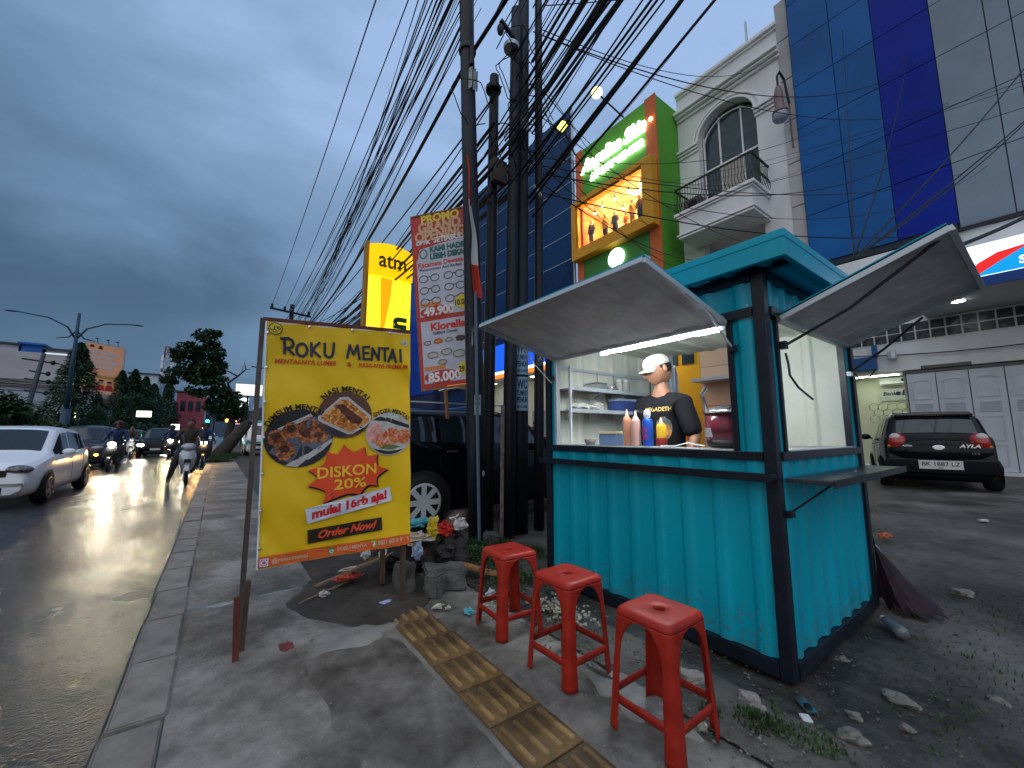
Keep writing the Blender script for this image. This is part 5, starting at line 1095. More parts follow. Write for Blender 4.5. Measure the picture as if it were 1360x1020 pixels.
# ================================================================== poles
def pole(p0, p1, r0, r1, label, sides=14):
    t = thing('utility_pole', label, 'pole', p0); p0, p1 = Vector(p0), Vector(p1); pts = [p0.lerp(p1, i/8) for i in range(9)]
    MB().tube(pts, [r0+(r1-r0)*i/8 for i in range(9)], sides).build('shaft', polem, t, smooth=True); return t
PA = pole((2.56, 4.16, -.05), (2.20, 4.16, 8.9), .118, .082, 'thick tarred utility pole, leftmost of the cluster beside the promo banner')
PA2 = pole((2.66, 4.42, -.05), (2.44, 4.42, 9.2), .06, .055, 'thin steel pole right behind the thick leftmost one')
PB = pole((2.86, 4.46, -.05), (2.98, 4.52, 6.55), .085, .070, 'short dark pole that ends lower than its neighbours, second in the cluster')
PC = pole((2.98, 4.16, -.05), (3.12, 4.16, 7.45), .088, .070, 'rusty-headed pole carrying brackets, middle of the cluster')
PD = pole((3.22, 4.25, -.05), (3.36, 4.25, 9.3), .118, .074, 'pole with two stickers at eye height')
PE = pole((3.52, 4.20, -.05), (3.60, 4.20, 9.0), .070, .055, 'rightmost pole of the cluster, close to the kiosk')
for p_, c_ in ((PC, (3.03, 4.15, 6.75)), (PB, (2.95, 4.5, 6.3)), (PA, (2.31, 4.16, 6.25))):
    MB().lathe([(.115, -.03), (.118, 0), (.115, .03)], c_, 14).build('clamp', galvedge if p_ is PC else blackmat, p_)
MB().bar((2.80, 4.10, 7.0), (3.05, 4.12, 6.9), .05).build('bracket', blackmat, PC); MB().ell((2.80, 4.10, 6.85), (.05, .05, .09)).build('insulator', blackmat, PC)
MB().box((2.84, 4.30, 4.72), (3.06, 4.40, 5.05)).build('junction_box', mat('rusty_box', (.09, .075, .065), .7, noise=8, namt=.4), PB)
MB().box((3.15, 4.03, 5.45), (3.25, 4.10, 5.72)).build('junction_box', mat('grey_box', (.15, .17, .19), .6), PC)
MB().tube([(2.31, 4.04, 5.95), (2.31, 4.03, 6.2)], .03, 8).build('insulator', blackmat, PA)
for a in (-.4, .1, .5): MB().add([(2.345+.115*math.sin(a+w_)*1.02-.0, 4.16-.118*math.cos(a+w_), z) for w_, z in ((-.2, 5.6), (.2, 5.65), (.25, 5.95), (-.18, 5.9))], [(0, 1, 2, 3)]).build('torn_poster', mat('torn_paper', (.34, .36, .38), .8, noise=20, namt=.4), PA, fixn=False)
def sticker(pole_, c, r, z0, z1, a0, a1, m, lines):
    fn_ = lambda u, v, off=0: Vector((c[0]+(r+off)*math.sin(a0+u/r), c[1]-(r+off)*math.cos(a0+u/r), z0+v)); w = (a1-a0)*r
    s_ = MB().grid(lambda a, b: fn_(a*w, b*(z1-z0), .0015), 8, 2).build('sticker', m, pole_, fixn=False, smooth=True)
    for tx, sz, v, mm, ft in lines: letter(tx, sz, fn_, w/2, v, mm, s_, off=.003, fit=ft*w, bold=.04)
lb = mat('sticker_blue', (.24, .38, .50), .5); db = mat('sticker_ink', (.01, .05, .15), .5)
def shaft_at(p0, p1, z): t_ = (z-p0[2])/(p1[2]-p0[2]); return (p0[0]+(p1[0]-p0[0])*t_, p0[1]+(p1[1]-p0[1])*t_)
cD_ = shaft_at((3.22, 4.25, -.05), (3.36, 4.25, 9.3), 1.9)
for z0 in (1.50, 1.98):
    sticker(PD, cD_, .118, z0, z0+.45, -1.15, .35, lb, [('WC', .17, .345, db, .8), ('TUMPAT', .09, .23, db, .85), ('PENUH', .10, .14, db, .85), ('0812 6456', .05, .05, db, .8)])
cA_ = shaft_at((2.56, 4.16, -.05), (2.20, 4.16, 8.9), 1.6)
sticker(PA, cA_, .120, 1.42, 1.66, -.62, .05, mat('notice_paper', (.30, .40, .42), .7, noise=20, namt=.15), [('SEDOT WC', .04, .19, db, .8), ('BERGARANSI', .03, .13, db, .8)])
sticker(PA, shaft_at((2.56, 4.16, -.05), (2.20, 4.16, 8.9), 2.35), .118, 2.25, 2.48, -.75, -.2, MATS['torn_paper'], [('INFO', .04, .15, db, .7)])
sticker(PE, shaft_at((3.52, 4.20, -.05), (3.60, 4.20, 9.0), 2.2), .080, 2.12, 2.5, -1.2, .2, mat('dark_sticker', (.06, .07, .09), .6), [('CPD', .10, .26, mat('pale_ink', (.35, .38, .42), .6), .8), ('2', .12, .12, MATS['pale_ink'], .4)])
sp = MB(); sp.add([(cA_[0]+.04+.122*math.sin(.05+.16*math.cos(t_)), 4.16-.1235*math.cos(.05), .74+.035*math.sin(t_)) for t_ in [2*PI*i/14 for i in range(14)]], [tuple(range(14))]); sp.build('paint_splash', mat('paint_splash', (.30, .33, .36), .6), PA, fixn=False)
# old planks stuck between the poles
o = MB().bar((2.79, 4.02, 0), (2.80, 4.02, 1.55), .05, .02).build('wood_plank', mat('pale_plank', (.22, .19, .16), .7, noise=8, namt=.4)); tag(o, 'narrow pale plank standing between the poles', 'plank')
o = MB().bar((2.46, 3.98, 0), (2.38, 4.0, 2.9), .035, .02).build('wood_plank', mat('blue_plank', (.12, .16, .22), .7)); tag(o, 'thin bluish lath leaning on the leftmost pole', 'lath')
t = thing('white_tags', 'two white plastic cable tags between the poles', 'cable tag', (3.42, 4.1, 4.7)); 
for dx in (0, .06): MB().bar((3.37+dx, 4.08, 4.70-dx*.2), (3.44+dx, 4.08, 4.60-dx*.2), .012, .045, up=(0, 1, 0)).build('tag_strip', whitep, t)

# far pole with crossarm
t = thing('crossarm_pole', 'far utility pole with a timber crossarm above the banner', 'pole', (2.75, 24.3, 0))
MB().tube([(2.75, 24.3, 0), (2.80, 24.3, 8.25)], [.15, .11], 10).build('shaft', polem, t, smooth=True)
MB().bar((1.75, 24.2, 7.85), (3.75, 24.2, 7.70), .10).build('crossarm', blackmat, t)
for x in (1.85, 2.45, 3.62): MB().lathe([(.04, 0), (.075, .06), (.05, .11), (.07, .16), (.04, .22)], (x, 24.2, 7.85-(x-1.75)*.07+.04), 8).build('insulator', blackmat, t)
t = thing('utility_pole', 'distant thin pole on the shop side far down the street', 'pole', (2.9, 46, 0)); MB().tube([(2.9, 46, 0), (2.95, 46, 8.4)], [.16, .11], 8).build('shaft', polem, t); MB().bar((2.2, 46, 7.7), (3.6, 46, 7.6), .1).build('crossarm', blackmat, t)

# ================================================================== overhead cables, one object each
def cable(a, b, sag, r, label, group, n=22, wob_=0.):
    a, b = Vector(a), Vector(b); pts = []
    for i in range(n+1):
        t_ = i/n; p_ = a.lerp(b, t_); p_.z -= sag*4*t_*(1-t_)
        if wob_: p_ += Vector((noise.noise(Vector((t_*9, a.x*7, a.z*3)))*wob_, 0, noise.noise(Vector((t_*7, a.z*7, 4)))*wob_))
        pts.append(p_)
    o = MB().tube(pts, r, 5 if r < .02 else 6, cap=False).build('overhead_cable', cablem, smooth=True, fixn=False); tag(o, label, 'cable', group); return o
rc = random.Random(17)
G1 = 'cables fanning down the street to the crossarm pole'; L1 = 'thin black cable fanning down to the far crossarm pole'
# main conductors on the crossarm
cable((1.15, -8, 8.3), (1.85, 24.2, 8.05), .55, .010, 'lone cable far left of the fan, ending at the left insulator', None)
for x0, x1 in ((1.95, 2.45), (2.15, 3.62)): cable((x0, 4.16, 8.3), (x1, 24.2, 8.0), .35, .010, L1, G1)
for i in range(28):
    x0 = rc.uniform(1.95, 2.75); z0 = rc.uniform(6.3, 8.8); x1 = rc.uniform(2.5, 3.7); z1 = 6.9+.25*(z0-6)+rc.uniform(-.3, .3)
    cable((x0, 4.16, z0), (x1, 24.3, z1), rc.uniform(.25, .75), rc.choice((.005, .006, .008, .010)), L1, G1)
for i in range(4):
    z0 = rc.uniform(5.0, 6.2); cable((rc.uniform(2.45, 3.3), 4.2, z0), (rc.uniform(2.9, 3.6), 24.3, 6.3+rc.uniform(-.4, .3)), rc.uniform(.3, .8), rc.choice((.010, .014)), L1, G1)
G2 = 'thick cable bundles passing over the camera'; L2 = 'thick black cable bundle sweeping up to the top right from the poles'
cable((2.35, 4.16, 6.20), (2.9, 24.3, 6.6), .9, .026, 'thick single cable descending left of the poles', None)
cable((2.35, 4.16, 6.20), (2.2, -8, 9.3), .8, .026, 'thick single cable rising right from the leftmost pole', None)
for i in range(26):
    z0 = 4.35+.11*i+rc.uniform(-.06, .06); x0 = 2.75+rc.uniform(-.1, .85); x1 = 2.75+rc.uniform(-.35, .8)
    r_ = rc.choice((.008, .010, .014, .018, .022))
    cable((x0, 4.2, z0-.1), (x1-.2, -9, z0+5.2+rc.uniform(-.4, .5)), .45+rc.uniform(0, .15), r_, L2, G2, wob_=.03)
for i in range(22):
    z0 = rc.uniform(4.5, 8.2); x0 = rc.uniform(2.6, 3.6); x1 = rc.uniform(2.0, 3.6)
    cable((x0, 4.2, z0), (x1, -9, z0+4.6+rc.uniform(0, 1.4)), rc.uniform(.2, .7), rc.choice((.006, .008, .010)), 'thin black cable running from the poles over the kiosk side', 'thin cables over the kiosk side', wob_=.02)
for i in range(13):
    cable((rc.uniform(2.8, 3.5), 4.3, rc.uniform(4.4, 5.8)), (rc.uniform(3.2, 4.6), 24.3, 6.3+rc.uniform(-.7, .8)), rc.uniform(.3, .6), rc.choice((.012, .018, .024)), 'heavy cable running from the poles along the shop fronts', 'heavy cables along the shop fronts', wob_=.02)
# service drops to the shop fronts
G3 = 'service drops crossing the facades'; L3 = 'thin service cable crossing in front of the shop facades'
drops = [((3.35, 4.2, 5.3), (18.2, 4.9, 11.8), .7), ((3.4, 4.2, 5.0), (18.2, 2.2, 10.5), .8), ((3.6, 4.2, 4.9), (18.3, 7.5, 9.6), 1.0), ((3.6, 4.2, 5.6), (18.3, 10.2, 10.8), 1.2),
    ((3.5, 4.2, 6.2), (16.4, 10.5, 11.2), .6), ((3.6, 4.2, 6.5), (16.4, 12.5, 16.0), .5), ((3.4, 4.2, 6.8), (18.3, 9.8, 10.0), .9), ((3.6, 4.2, 6.0), (18.1, 5.4, 8.8), .9),
    ((16.4, 16, 14.5), (18.1, -3, 10.8), .5), ((16.4, 16, 13.8), (18.1, -3, 10.2), .6), ((16.3, 15.8, 15.5), (18.1, -3, 11.0), .9), ((3.6, 4.2, 4.75), (18.1, -1, 7.6), 1.0), ((3.6, 4.2, 5.1), (18.1, .5, 9.2), 1.2),
    ((3.6, 4.2, 7.5), (18.3, 5.7, 17.4), .9), ((3.6, 4.2, 7.9), (18, -2, 16.4), .8), ((16.4, 14, 15.2), (18.3, 6.3, 12.1), .4), ((5, -6, 12), (16.6, 15.9, 17.8), 1.2)]
for i in range(5): drops.append(((rc.uniform(3.3, 3.6), 4.2, rc.uniform(4.8, 8)), (18.1, rc.uniform(-3, 8), rc.uniform(8.5, 15)), rc.uniform(.4, 1.4)))
for a, b, s in drops: cable(a, b, s, rc.choice((.006, .008, .010)), L3, G3)
G4 = 'cables rising from the side hatch to the right edge'
for b in ((18.1, -1.6, 11.6), (18.1, -2.4, 14.5), (18.1, -3.2, 13.0), (18.1, 1.8, 14.2), (18.1, 3.4, 16.5)):
    cable((6.2, 1.30, 3.35), b, .35, .011, 'cable rising from behind the side hatch across the blue cladding', G4)
o = cable((2.62, .60, 1.99), (9, -1.2, 5.1), .25, .014, 'heavy black cable from the side hatch to the upper right', None)
cable((18.3, 4.6, 4.02), (18.3, -3, 4.0), .28, .018, 'sagging black cable along the wall above the grey doors', None)
cable((3.6, 4.2, 8.2), (16, -12, 22), .4, .010, 'single thin cable crossing the open sky above the white building', None)
# loops of slack wire on the poles
for i in range(10):
    c = Vector((rc.uniform(2.3, 3.4), 4.05, rc.uniform(4.8, 7.2))); rr = rc.uniform(.12, .4); pts = [c+Vector((rr*math.cos(t_)*1.1, .05*math.sin(3*t_), rr*math.sin(t_)*rc.uniform(.9, 1.2))) for t_ in [2*PI*k/20 for k in range(18)]]
    o = MB().tube(pts, .007, 5, cap=False).build('slack_loop', cablem); tag(o, 'loop of slack wire hanging on the pole cluster', 'wire loop', 'slack loops on the poles')

# ================================================================== promo banner, flag, atm pillar
k_ = 1.1087; PR = thing('promo_banner', 'tall red and white optician promotion banner leaning behind the leftmost pole', 'banner', (2.5, 4.9, 1.8))
po = Vector((2.202, 5.10, 1.808)); pu = Vector((.679, -.728, .097)).normalized(); pv = Vector((-.066, .071, .995)).normalized(); pn = pu.cross(pv); PW, PH = .80, 2.51
def fp(u, v, off=0): u *= k_; v *= k_; return po+pu*u+pv*v+pn*(.008*noise.noise(Vector((u*3, v*2, 7)))+off)
PW /= k_; PH /= k_
ps_ = MB().grid(lambda a, b: fp(a*PW, b*PH), 16, 50).build('printed_sheet', mat('promo_red', (.46, .045, .035), .5), PR, smooth=True, fixn=False)
MB().grid(lambda a, b: fp(a*PW, b*PH, -.002), 8, 10).build('sheet_back', MATS['banner_back'], PR, smooth=True, fixn=False)
pw = mat('promo_white', (.48, .50, .60), .5, noise=2, namt=.12); cr_ = mat('promo_cream', (.62, .38, .22), .5); yl = mat('promo_yellow', (.72, .55, .06), .5); grk = mat('promo_green', (.01, .13, .12), .5)
def fpr(pts, m, off, name='printed_panel'): return patch(pts, fp, m, ps_, name, off)
fpr(rect(.045, .90, PW-.01, 1.66, 8), pw, .0025); fpr(rect(.045, .05, PW-.01, .84, 8), pw, .0025)
fpr([(.05, 1.62), (.10, 1.80), (.35, 1.84), (PW-.01, 1.88), (PW-.01, 1.70), (.3, 1.62)], pw, .0045)
letter('PROMO', .15, fp, .40, 2.20, yl, ps_, off=.006, bold=.05, fit=.52); letter('GRAND', .18, fp, .385, 2.085, cr_, ps_, off=.006, bold=.05, fit=.58); letter('OPENING', .18, fp, .385, 1.965, cr_, ps_, off=.006, bold=.05, fit=.68)
letter('OPTIK', .07, fp, .15, 1.885, whitep, ps_, off=.006, bold=.05, fit=.2); letter('SETIABUDI', .10, fp, .51, 1.895, whitep, ps_, off=.006, bold=.04, fit=.43)
patch(circ(.145, 1.735, .055, ry=.065), fp, grk, ps_, 'round_mark', .0060); patch(circ(.145, 1.735, .040, ry=.050), fp, pw, ps_, 'round_mark', .0070)
letter('KAMI HADIR', .10, fp, .48, 1.775, grk, ps_, off=.007, bold=.06, fit=.50); letter('LEBIH DEKAT', .10, fp, .48, 1.68, grk, ps_, off=.007, bold=.06, fit=.50)
letter('Kacamata Dewasa', .085, fp, .36, 1.585, redink, ps_, off=.005, bold=.03, fit=.60); letter('Photocromic Anti Radiasi', .05, fp, .36, 1.52, navy, ps_, off=.005, bold=.02, fit=.56)
gm = mat('glasses_print', (.06, .05, .05), .5)
def pring(cx_, cy_, rx, ry, w, m, off=.006):
    a_ = circ(cx_, cy_, rx, 18, ry); b_ = circ(cx_, cy_, rx-w, 18, ry-w); n = len(a_); MB().add([fp(*p, off) for p in a_]+[fp(*p, off) for p in b_], [(i, (i+1) % n, n+(i+1) % n, n+i) for i in range(n)]).build('spectacles_print', m, ps_, fixn=False)
for r_ in range(3):
    for cx_ in (.20, .53):
        y_ = 1.40-.155*r_
        for dx in (-.075, .075): pring(cx_+dx, y_, .062, .050, .010, gm)
        MB().add([fp(cx_-.02, y_+.015, .006), fp(cx_+.02, y_+.015, .006), fp(cx_+.02, y_+.025, .006), fp(cx_-.02, y_+.025, .006)], [(0, 1, 2, 3)]).build('spectacles_print', gm, ps_, fixn=False)
patch(circ(.26, .955, .21, ry=.075), fp, MATS['promo_red'], ps_, 'price_patch', .0050); letter('49.900', .15, fp, .30, .955, whitep, ps_, off=.0075, bold=.04, fit=.40)
patch(circ(.62, 1.03, .11, ry=.09), fp, yl, ps_, 'price_patch', .0062); letter('10.000', .10, fp, .61, 1.02, blackink, ps_, off=.0085, bold=.03, fit=.20)
patch(rect(.06, 1.03, .33, 1.075), fp, mat('promo_orange', (.65, .22, .05), .5), ps_, 'price_patch', .0055)
letter('Klorella', .13, fp, .40, .755, redink, ps_, off=.006, bold=.04, fit=.46); letter('Softlens Cewek', .05, fp, .36, .675, navy, ps_, off=.006, bold=.02, fit=.32)
for i, (x, y, r_, m) in enumerate([(.12, .56, .06, wh), (.26, .57, .065, MATS['promo_orange']), (.40, .57, .06, wh), (.55, .57, .07, gm), (.18, .40, .09, wh), (.36, .42, .09, wh), (.52, .38, .10, wh), (.30, .30, .07, wh)]):
    patch(wob((x, y), r_, i+60, r_*.55), fp, m, ps_, 'lens_print', .0045+i*.0002)
    pring(x, y, r_*.8, r_*.45, .008, gm, .0075)
patch(circ(.28, .125, .23, ry=.08), fp, MATS['promo_red'], ps_, 'price_patch', .0050); letter('85.000', .16, fp, .31, .115, whitep, ps_, off=.0075, bold=.04, fit=.42)
patch(circ(.60, .19, .11, ry=.09), fp, yl, ps_, 'price_patch', .0062); letter('29.000', .10, fp, .60, .18, blackink, ps_, off=.0085, bold=.03, fit=.2)
patch(rect(.06, .215, .33, .26), fp, MATS['promo_orange'], ps_, 'price_patch', .0055)
MB().bar(fp(0, -.02), fp(PW, -.02), .03, .03).build('batten', woodb, PR); MB().bar(fp(0, PH+.01), fp(PW, PH+.01), .02, .02).build('batten', woodb, PR)
MB().bar(fp(.30, -.04, -.02), fp(.30, -.40, -.02), .05, .03).build('post', woodb, PR)
for u_ in (0, PW): MB().bar(fp(u_, -.02, -.012), fp(u_, PH, -.012), .018, .018).build('batten', woodb, PR)
# flag on a thin staff
t = thing('flag', 'drooping red and white flag on a thin staff beside the leftmost pole', 'flag', (2.3, 4.1, 1.5))
MB().tube([(2.42, 4.02, 1.6), (2.22, 4.02, 4.75)], .009, 6).build('staff', blackmat, t)
def flg(a, b): 
    z = 4.62-b*1.75; x = 2.225+(4.75-z)*.0635; return (x+a*.095*(.35+b*.9)*(1 if b < .97 else .8)+.012*math.sin(b*14), 4.01-.035*math.sin(a*5+b*3), z-.05*a)
mb = MB().grid(flg, 8, 30)
for i, f in enumerate(mb.f): mb.m[i] = 0 if (i//8) < 10 or (i//8) > 22 else 1
mb.build('flag_cloth', [mat('flag_red', (.42, .03, .015), .7), mat('flag_white', (.55, .55, .56), .7)], t, smooth=True, fixn=False)
# atm pillar
t = thing('atm_pillar', 'glowing yellow atm pillar sign', 'sign', (2.86, 8.5, 0)); ax0, ax1 = 2.375, 3.345; AY = 8.5
gy = glow('atm_yellow', (1, .60, .0), 1.05); gy2 = glow('atm_bright', (1, .72, .02), 1.35)
def acap(z0, z1, m, nm, top=0):
    mb = MB(); pl_ = [(ax0+(ax1-ax0)*i/10, AY-.08*math.sin(PI*i/10)) for i in range(11)]+[(ax1, AY+.25), (ax0, AY+.25)]; mb.prism(pl_, z0, z1, 'z'); mb.build(nm, m, t)
acap(1.9, 4.60, gy2, 'lower_lightbox'); mb = MB(); Pq = [(ax0+(ax1-ax0)*i/12, 5.30+.10*math.sin(PI*i/12)) for i in range(13)]; mb.prism([(ax0, 4.63)]+[(ax1, 4.63)]+Pq[::-1], AY-.07, AY+.25, 'y'); mb.build('upper_lightbox', gy, t); acap(0, 1.88, galvedge, 'pillar_base')
af = lambda u, v, off=0: Vector((ax0+u, AY-.085-off, v))
letter('atm', .50, af, .50, 4.98, mat('atm_letters', (.10, .075, .01), .5), t, off=.02, bold=.02, fit=.62); letter('n', .55, af, .66, 3.62, mat('atm_green', (.03, .10, .01), .5), t, off=.02, bold=.05, rot=PI/2)
for pts, m in (([(.24, 4.58), (.50, 4.58), (.46, 4.1), (.36, 3.5), (.28, 3.35)], glow('atm_orange', (1, .42, .0), 1.0)),): MB().add([af(*p, .012) for p in pts], [tuple(range(len(pts)))]).build('light_band', m, t, fixn=False)
MB().box((ax0-.05, AY-.02, 1.9), (ax0-.004, AY+.25, 5.38)).build('side_trim', mat('atm_trim', (.4, .2, .01), .5), t)
# far hoarding lit white, shop signs far right of the street
t = thing('white_hoarding', 'lit blank white hoarding down the street above the shops', 'hoarding', (1.8, 39, 0)); MB().box((.92, 39, 4.30), (2.75, 39.15, 5.22)).build('light_box', glow('hoarding_white', (.93, 1, .80), 1.1), t); MB().box((1.7, 39.02, 0), (1.85, 39.14, 4.3)).build('leg', blackmat, t); MB().box((.86, 38.98, 4.24), (2.8, 39.17, 4.30)).build('frame', blackmat, t)
for i, (x, y, z, w, h, c, s, lb_) in enumerate([(1.75, 44, 3.6, .7, .9, (.85, .95, 1), 4, 'bright white round-topped shop sign down the street'), (.95, 47, 2.3, .9, .3, (1, .55, .1), 4, 'small orange lit sign down the street'), (.9, 44, 1.35, .55, .5, (1, .45, .1), 1.8, 'orange stall lamp beside the leaning trunk'),
        (1.75, 52, 2.2, .8, .7, (.85, .4, .55), 1.0, 'pinkish lit poster down the street'), (2.7, 44, 3.4, .4, .6, (.9, .9, 1), 3, 'narrow white lit sign at the banner edge'), (.80, 42, .75, .5, .5, (.6, .6, .8), 1.2, 'pale violet lit board at pavement level')]):
    t = thing('shop_sign', lb_, 'sign', (x, y, z)); MB().box((x-w/2, y, z), (x+w/2, y+.15, z+h)).build('light_box', glow('shop_sign_glow', c, s) if False else glow('sign_glow_%s' % 'abcdef'[i], c, s), t, bevel=.03); MB().tube([(x, y+.2, 0), (x, y+.2, z+.1)], .05, 6).build('post', blackmat, t)
# shops beyond on the shop side
B = thing('far_shop_row', 'dim far shop row on the right of the street', 'building', (8, 80, 0)); fw = mat('far_shop_wall', (.07, .08, .10), .8)
MB().box((5, 72, 0), (20, 130, 5.2)).build('wall', fw, B)
for k in range(9): MB().box((4.9, 73+6*k, .4), (5.0, 77+6*k, 2.6)).build('shop_window', glow('shop_glow', (1, .75, .5), .5), B)
MB().box((4.6, 72, 2.8), (4.7, 130, 3.6)).build('fascia', mat('far_fascia', (.25, .05, .08), .6), B)
# ================================================================== vehicles
def lerp_tab(tab, y):
    if y <= tab[0][0]: return tab[0][1]
    for (a, va), (b, vb) in zip(tab[:-1], tab[1:]):
        if y <= b: 
            t_ = (y-a)/(b-a) if b > a else 0; return va+(vb-va)*t_
    return tab[-1][1]
def sm_tab(tab, y, w=.05): return (lerp_tab(tab, y-w)+2*lerp_tab(tab, y)+lerp_tab(tab, y+w))/4
def car(name, label, cat, sp, group=None):
    """front towards -y; sp: L W H belt top-profile cabin(front,rear) wheels; returns the root, built about the origin on z=0"""
    t = thing(name, label, cat, (0, 0, 0), group); L_, W_, H = sp['L'], sp['W'], sp['H']; zl = sp.get('clear', .17); top = sp['top']; belt = sp['belt']; paint = sp['paint']; hw = W_/2
    yf, yr = -L_/2, L_/2
    def wid(y): u = abs(y)/(L_/2); return hw*(1-sp.get('taper', .13)*u**sp.get('tp', 5))
    def ring(y):
        w = wid(y); zb = lerp_tab(belt, y); zt = max(sm_tab(top, y, .03), zb+.012); c = max(0, min(1, (zt-zb)/(H-zb))); e = max(0, (abs(y)/(L_/2)-.93)/.07)
        z0 = zl+.08*e
        ztw = w*(.90-sp.get('tumble', .17)*c)
        return [(0, z0), (w*.80, z0), (w*.955, z0+.07), (w*.99, z0+.18), (w, (z0+zb)/2+.02), (w*.985, zb-.09), (w*.955, zb), (w*.93-(w*.93-ztw)*.12, zb+(zt-zb)*.10), (ztw+(w*.93-ztw)*.22, zt-min(.10, (zt-zb)*.45)), (ztw*.93, zt-min(.03, (zt-zb)*.3)), (ztw*.6, zt+.006), (0, zt+.014)]
    ys = sorted(set([round(yf+L_*i/64, 4) for i in range(65)]+[round(p[0], 4) for p in top if yf < p[0] < yr]))
    rings = [ring(y) for y in ys]; n = len(rings[0]); mb = MB()
    for y, r_ in zip(ys, rings): mb.v += [(x, y, z) for x, z in r_]+[(-x, y, z) for x, z in r_[-2:0:-1]]
    m = 2*n-2
    for i in range(len(ys)-1):
        for k in range(m): mb.f.append((i*m+k, i*m+(k+1) % m, (i+1)*m+(k+1) % m, (i+1)*m+k)); mb.m.append(0)
    mb.f.append(tuple(range(m))); mb.f.append(tuple((len(ys)-1)*m+k for k in range(m-1, -1, -1))); mb.m += [0, 0]
    body = mb.build('body', paint, t, smooth=True); q = body.modifiers.new('b', 'BEVEL'); q.width = .02; q.segments = 2; q.limit_method = 'ANGLE'; q.angle_limit = R(50)
    def side_x(y, z):
        r_ = ring(y)
        for a, b in zip(r_[2:9], r_[3:10]):
            if a[1] <= z <= b[1]+1e-6: return a[0]+(b[0]-a[0])*((z-a[1])/max(1e-6, b[1]-a[1]))
        return r_[8][0]
    def side_window(y0, y1, s):
        mb = MB(); cols_ = 12
        for i in range(cols_+1):
            y = y0+(y1-y0)*i/cols_; zb = lerp_tab(belt, y)+.035; zt = sm_tab(top, y, .03)-.115; zt = max(zt, zb+.004)
            for j in range(5): z = zb+(zt-zb)*j/4; mb.v.append((s*(side_x(y, z)+.006), y, z))
        for i in range(cols_):
            for j in range(4): k = i*5+j; mb.f.append((k, k+1, k+6, k+5)); mb.m.append(0)
        return mb.build('side_window', glassd, t, smooth=True)
    for (a, b) in sp['windows']:
        for s in (1, -1): side_window(a, b, s)
    def top_patch(y0, y1, nm, k=.88, up=.008):
        mb = MB(); R_ = 10; Cc = 10
        for i in range(R_+1):
            y = y0+(y1-y0)*i/R_; r_ = ring(y); h = [p for p in r_[7:]]
            for j in range(Cc+1):
                s = -1+2*j/Cc; x = s*h[2][0]*k*1.03; ax = abs(x)
                z = h[4][1]
                for a, b in ((h[4], h[3]), (h[3], h[2]), (h[2], h[1])):
                    if a[0] <= ax <= b[0]: z = a[1]+(b[1]-a[1])*((ax-a[0])/max(1e-6, b[0]-a[0]))
                mb.v.append((x, y+(-up if y0 < 0 else up), z+up))
        for i in range(R_):
            for j in range(Cc): q_ = i*(Cc+1)+j; mb.f.append((q_, q_+1, q_+Cc+2, q_+Cc+1)); mb.m.append(0)
        return mb.build(nm, glassd, t, smooth=True)
    if 'screen' in sp: top_patch(*sp['screen'], 'windscreen')
    if 'rear' in sp: top_patch(*sp['rear'], 'rear_window')
    r = sp.get('r', .30)
    for yw in sp['wheels']:
        for s in (1, -1):
            x = s*(wid(yw)-.10)
            aw_ = MB(); ar = [(x+s*.115, yw+(r+.055)*math.cos(R(a)), max(zl+.005, r+(r+.055)*math.sin(R(a)))) for a in range(-30, 211, 12)]; aw_.add(ar, [tuple(range(len(ar)))]); aw_.build('wheel_arch', blackmat, t, fixn=False)
            M = Matrix.Rotation(s*PI/2, 4, 'Y')
            wr = MB().lathe([(r*.62, -.10), (r*.93, -.10), (r, -.07), (r, .07), (r*.93, .10), (r*.66, .105)], (x+s*.035, yw, r), 24, M).build('tyre', rubber, t, smooth=True)
            rm = MB(); rm.lathe([(r*.71, .05), (r*.71, .104), (r*.62, .110), (r*.58, .06), (r*.2, .05)], (x+s*.035, yw, r), 24, M)
            for k in range(sp.get('spokes', 7)):
                a = 2*PI*k/sp.get('spokes', 7); ca, sa = math.cos(a), math.sin(a)
                rm.bar((x+s*.130, yw+ca*r*.10, r+sa*r*.10), (x+s*.138, yw+ca*r*.66, r+sa*r*.66), .20*r, .02, up=(1, 0, 0))
            rm.lathe([(r*.16, .07), (r*.14, .105), (.01, .108)], (x+s*.035, yw, r), 12, M); rm.build('rim', sp.get('rim', mat('alloy_silver', (.50, .52, .55), .3)), wr, smooth=False)
            MB().lathe([(r*.6, .02), (r*.6, .03), (.01, .03)], (x+s*.035, yw, r), 16, M).build('brake_disc', blackmat, wr)
    # lights
    ym = yf
    for s in (1, -1):
        hx, hz = s*hw*.70, sp.get('hz', .66)
        MB().ell((hx, yf+.14, hz), (hw*.24, .16, .085), rotz(-s*.35), 14, 8).build('headlight', sp.get('hl', mat('headlamp_glass', (.28, .26, .28), .1, noise=18, namt=.5, spec=.9)), t, smooth=True)
        MB().ell((s*hw*.66, yr-.07, sp.get('tz', .92)), (hw*.19, .09, .17) if sp.get('tall', 0) else (hw*.24, .12, .09), rotz(s*.3), 14, 8).build('tail_light', sp.get('tl', mat('tail_red', (.35, .012, .01), .15, spec=.8)), t, smooth=True)
        MB().ell((s*hw*.62, yf+.09, .36), (.16, .09, .06), None, 12, 6).build('fog_lamp', sp.get('fog', blackmat), t, smooth=True)
        wy = sp['windows'][0][0]+.12; mz = lerp_tab(belt, wy)+.06
        mr = MB().ell((s*(wid(wy)+.10), wy, mz+.02), (.105, .055, .07), None, 12, 8).build('mirror', paint, t, smooth=True); MB().bar((s*(wid(wy)-.03), wy, mz-.02), (s*(wid(wy)+.05), wy, mz-.01), .04).build('mirror_arm', blackmat, mr)
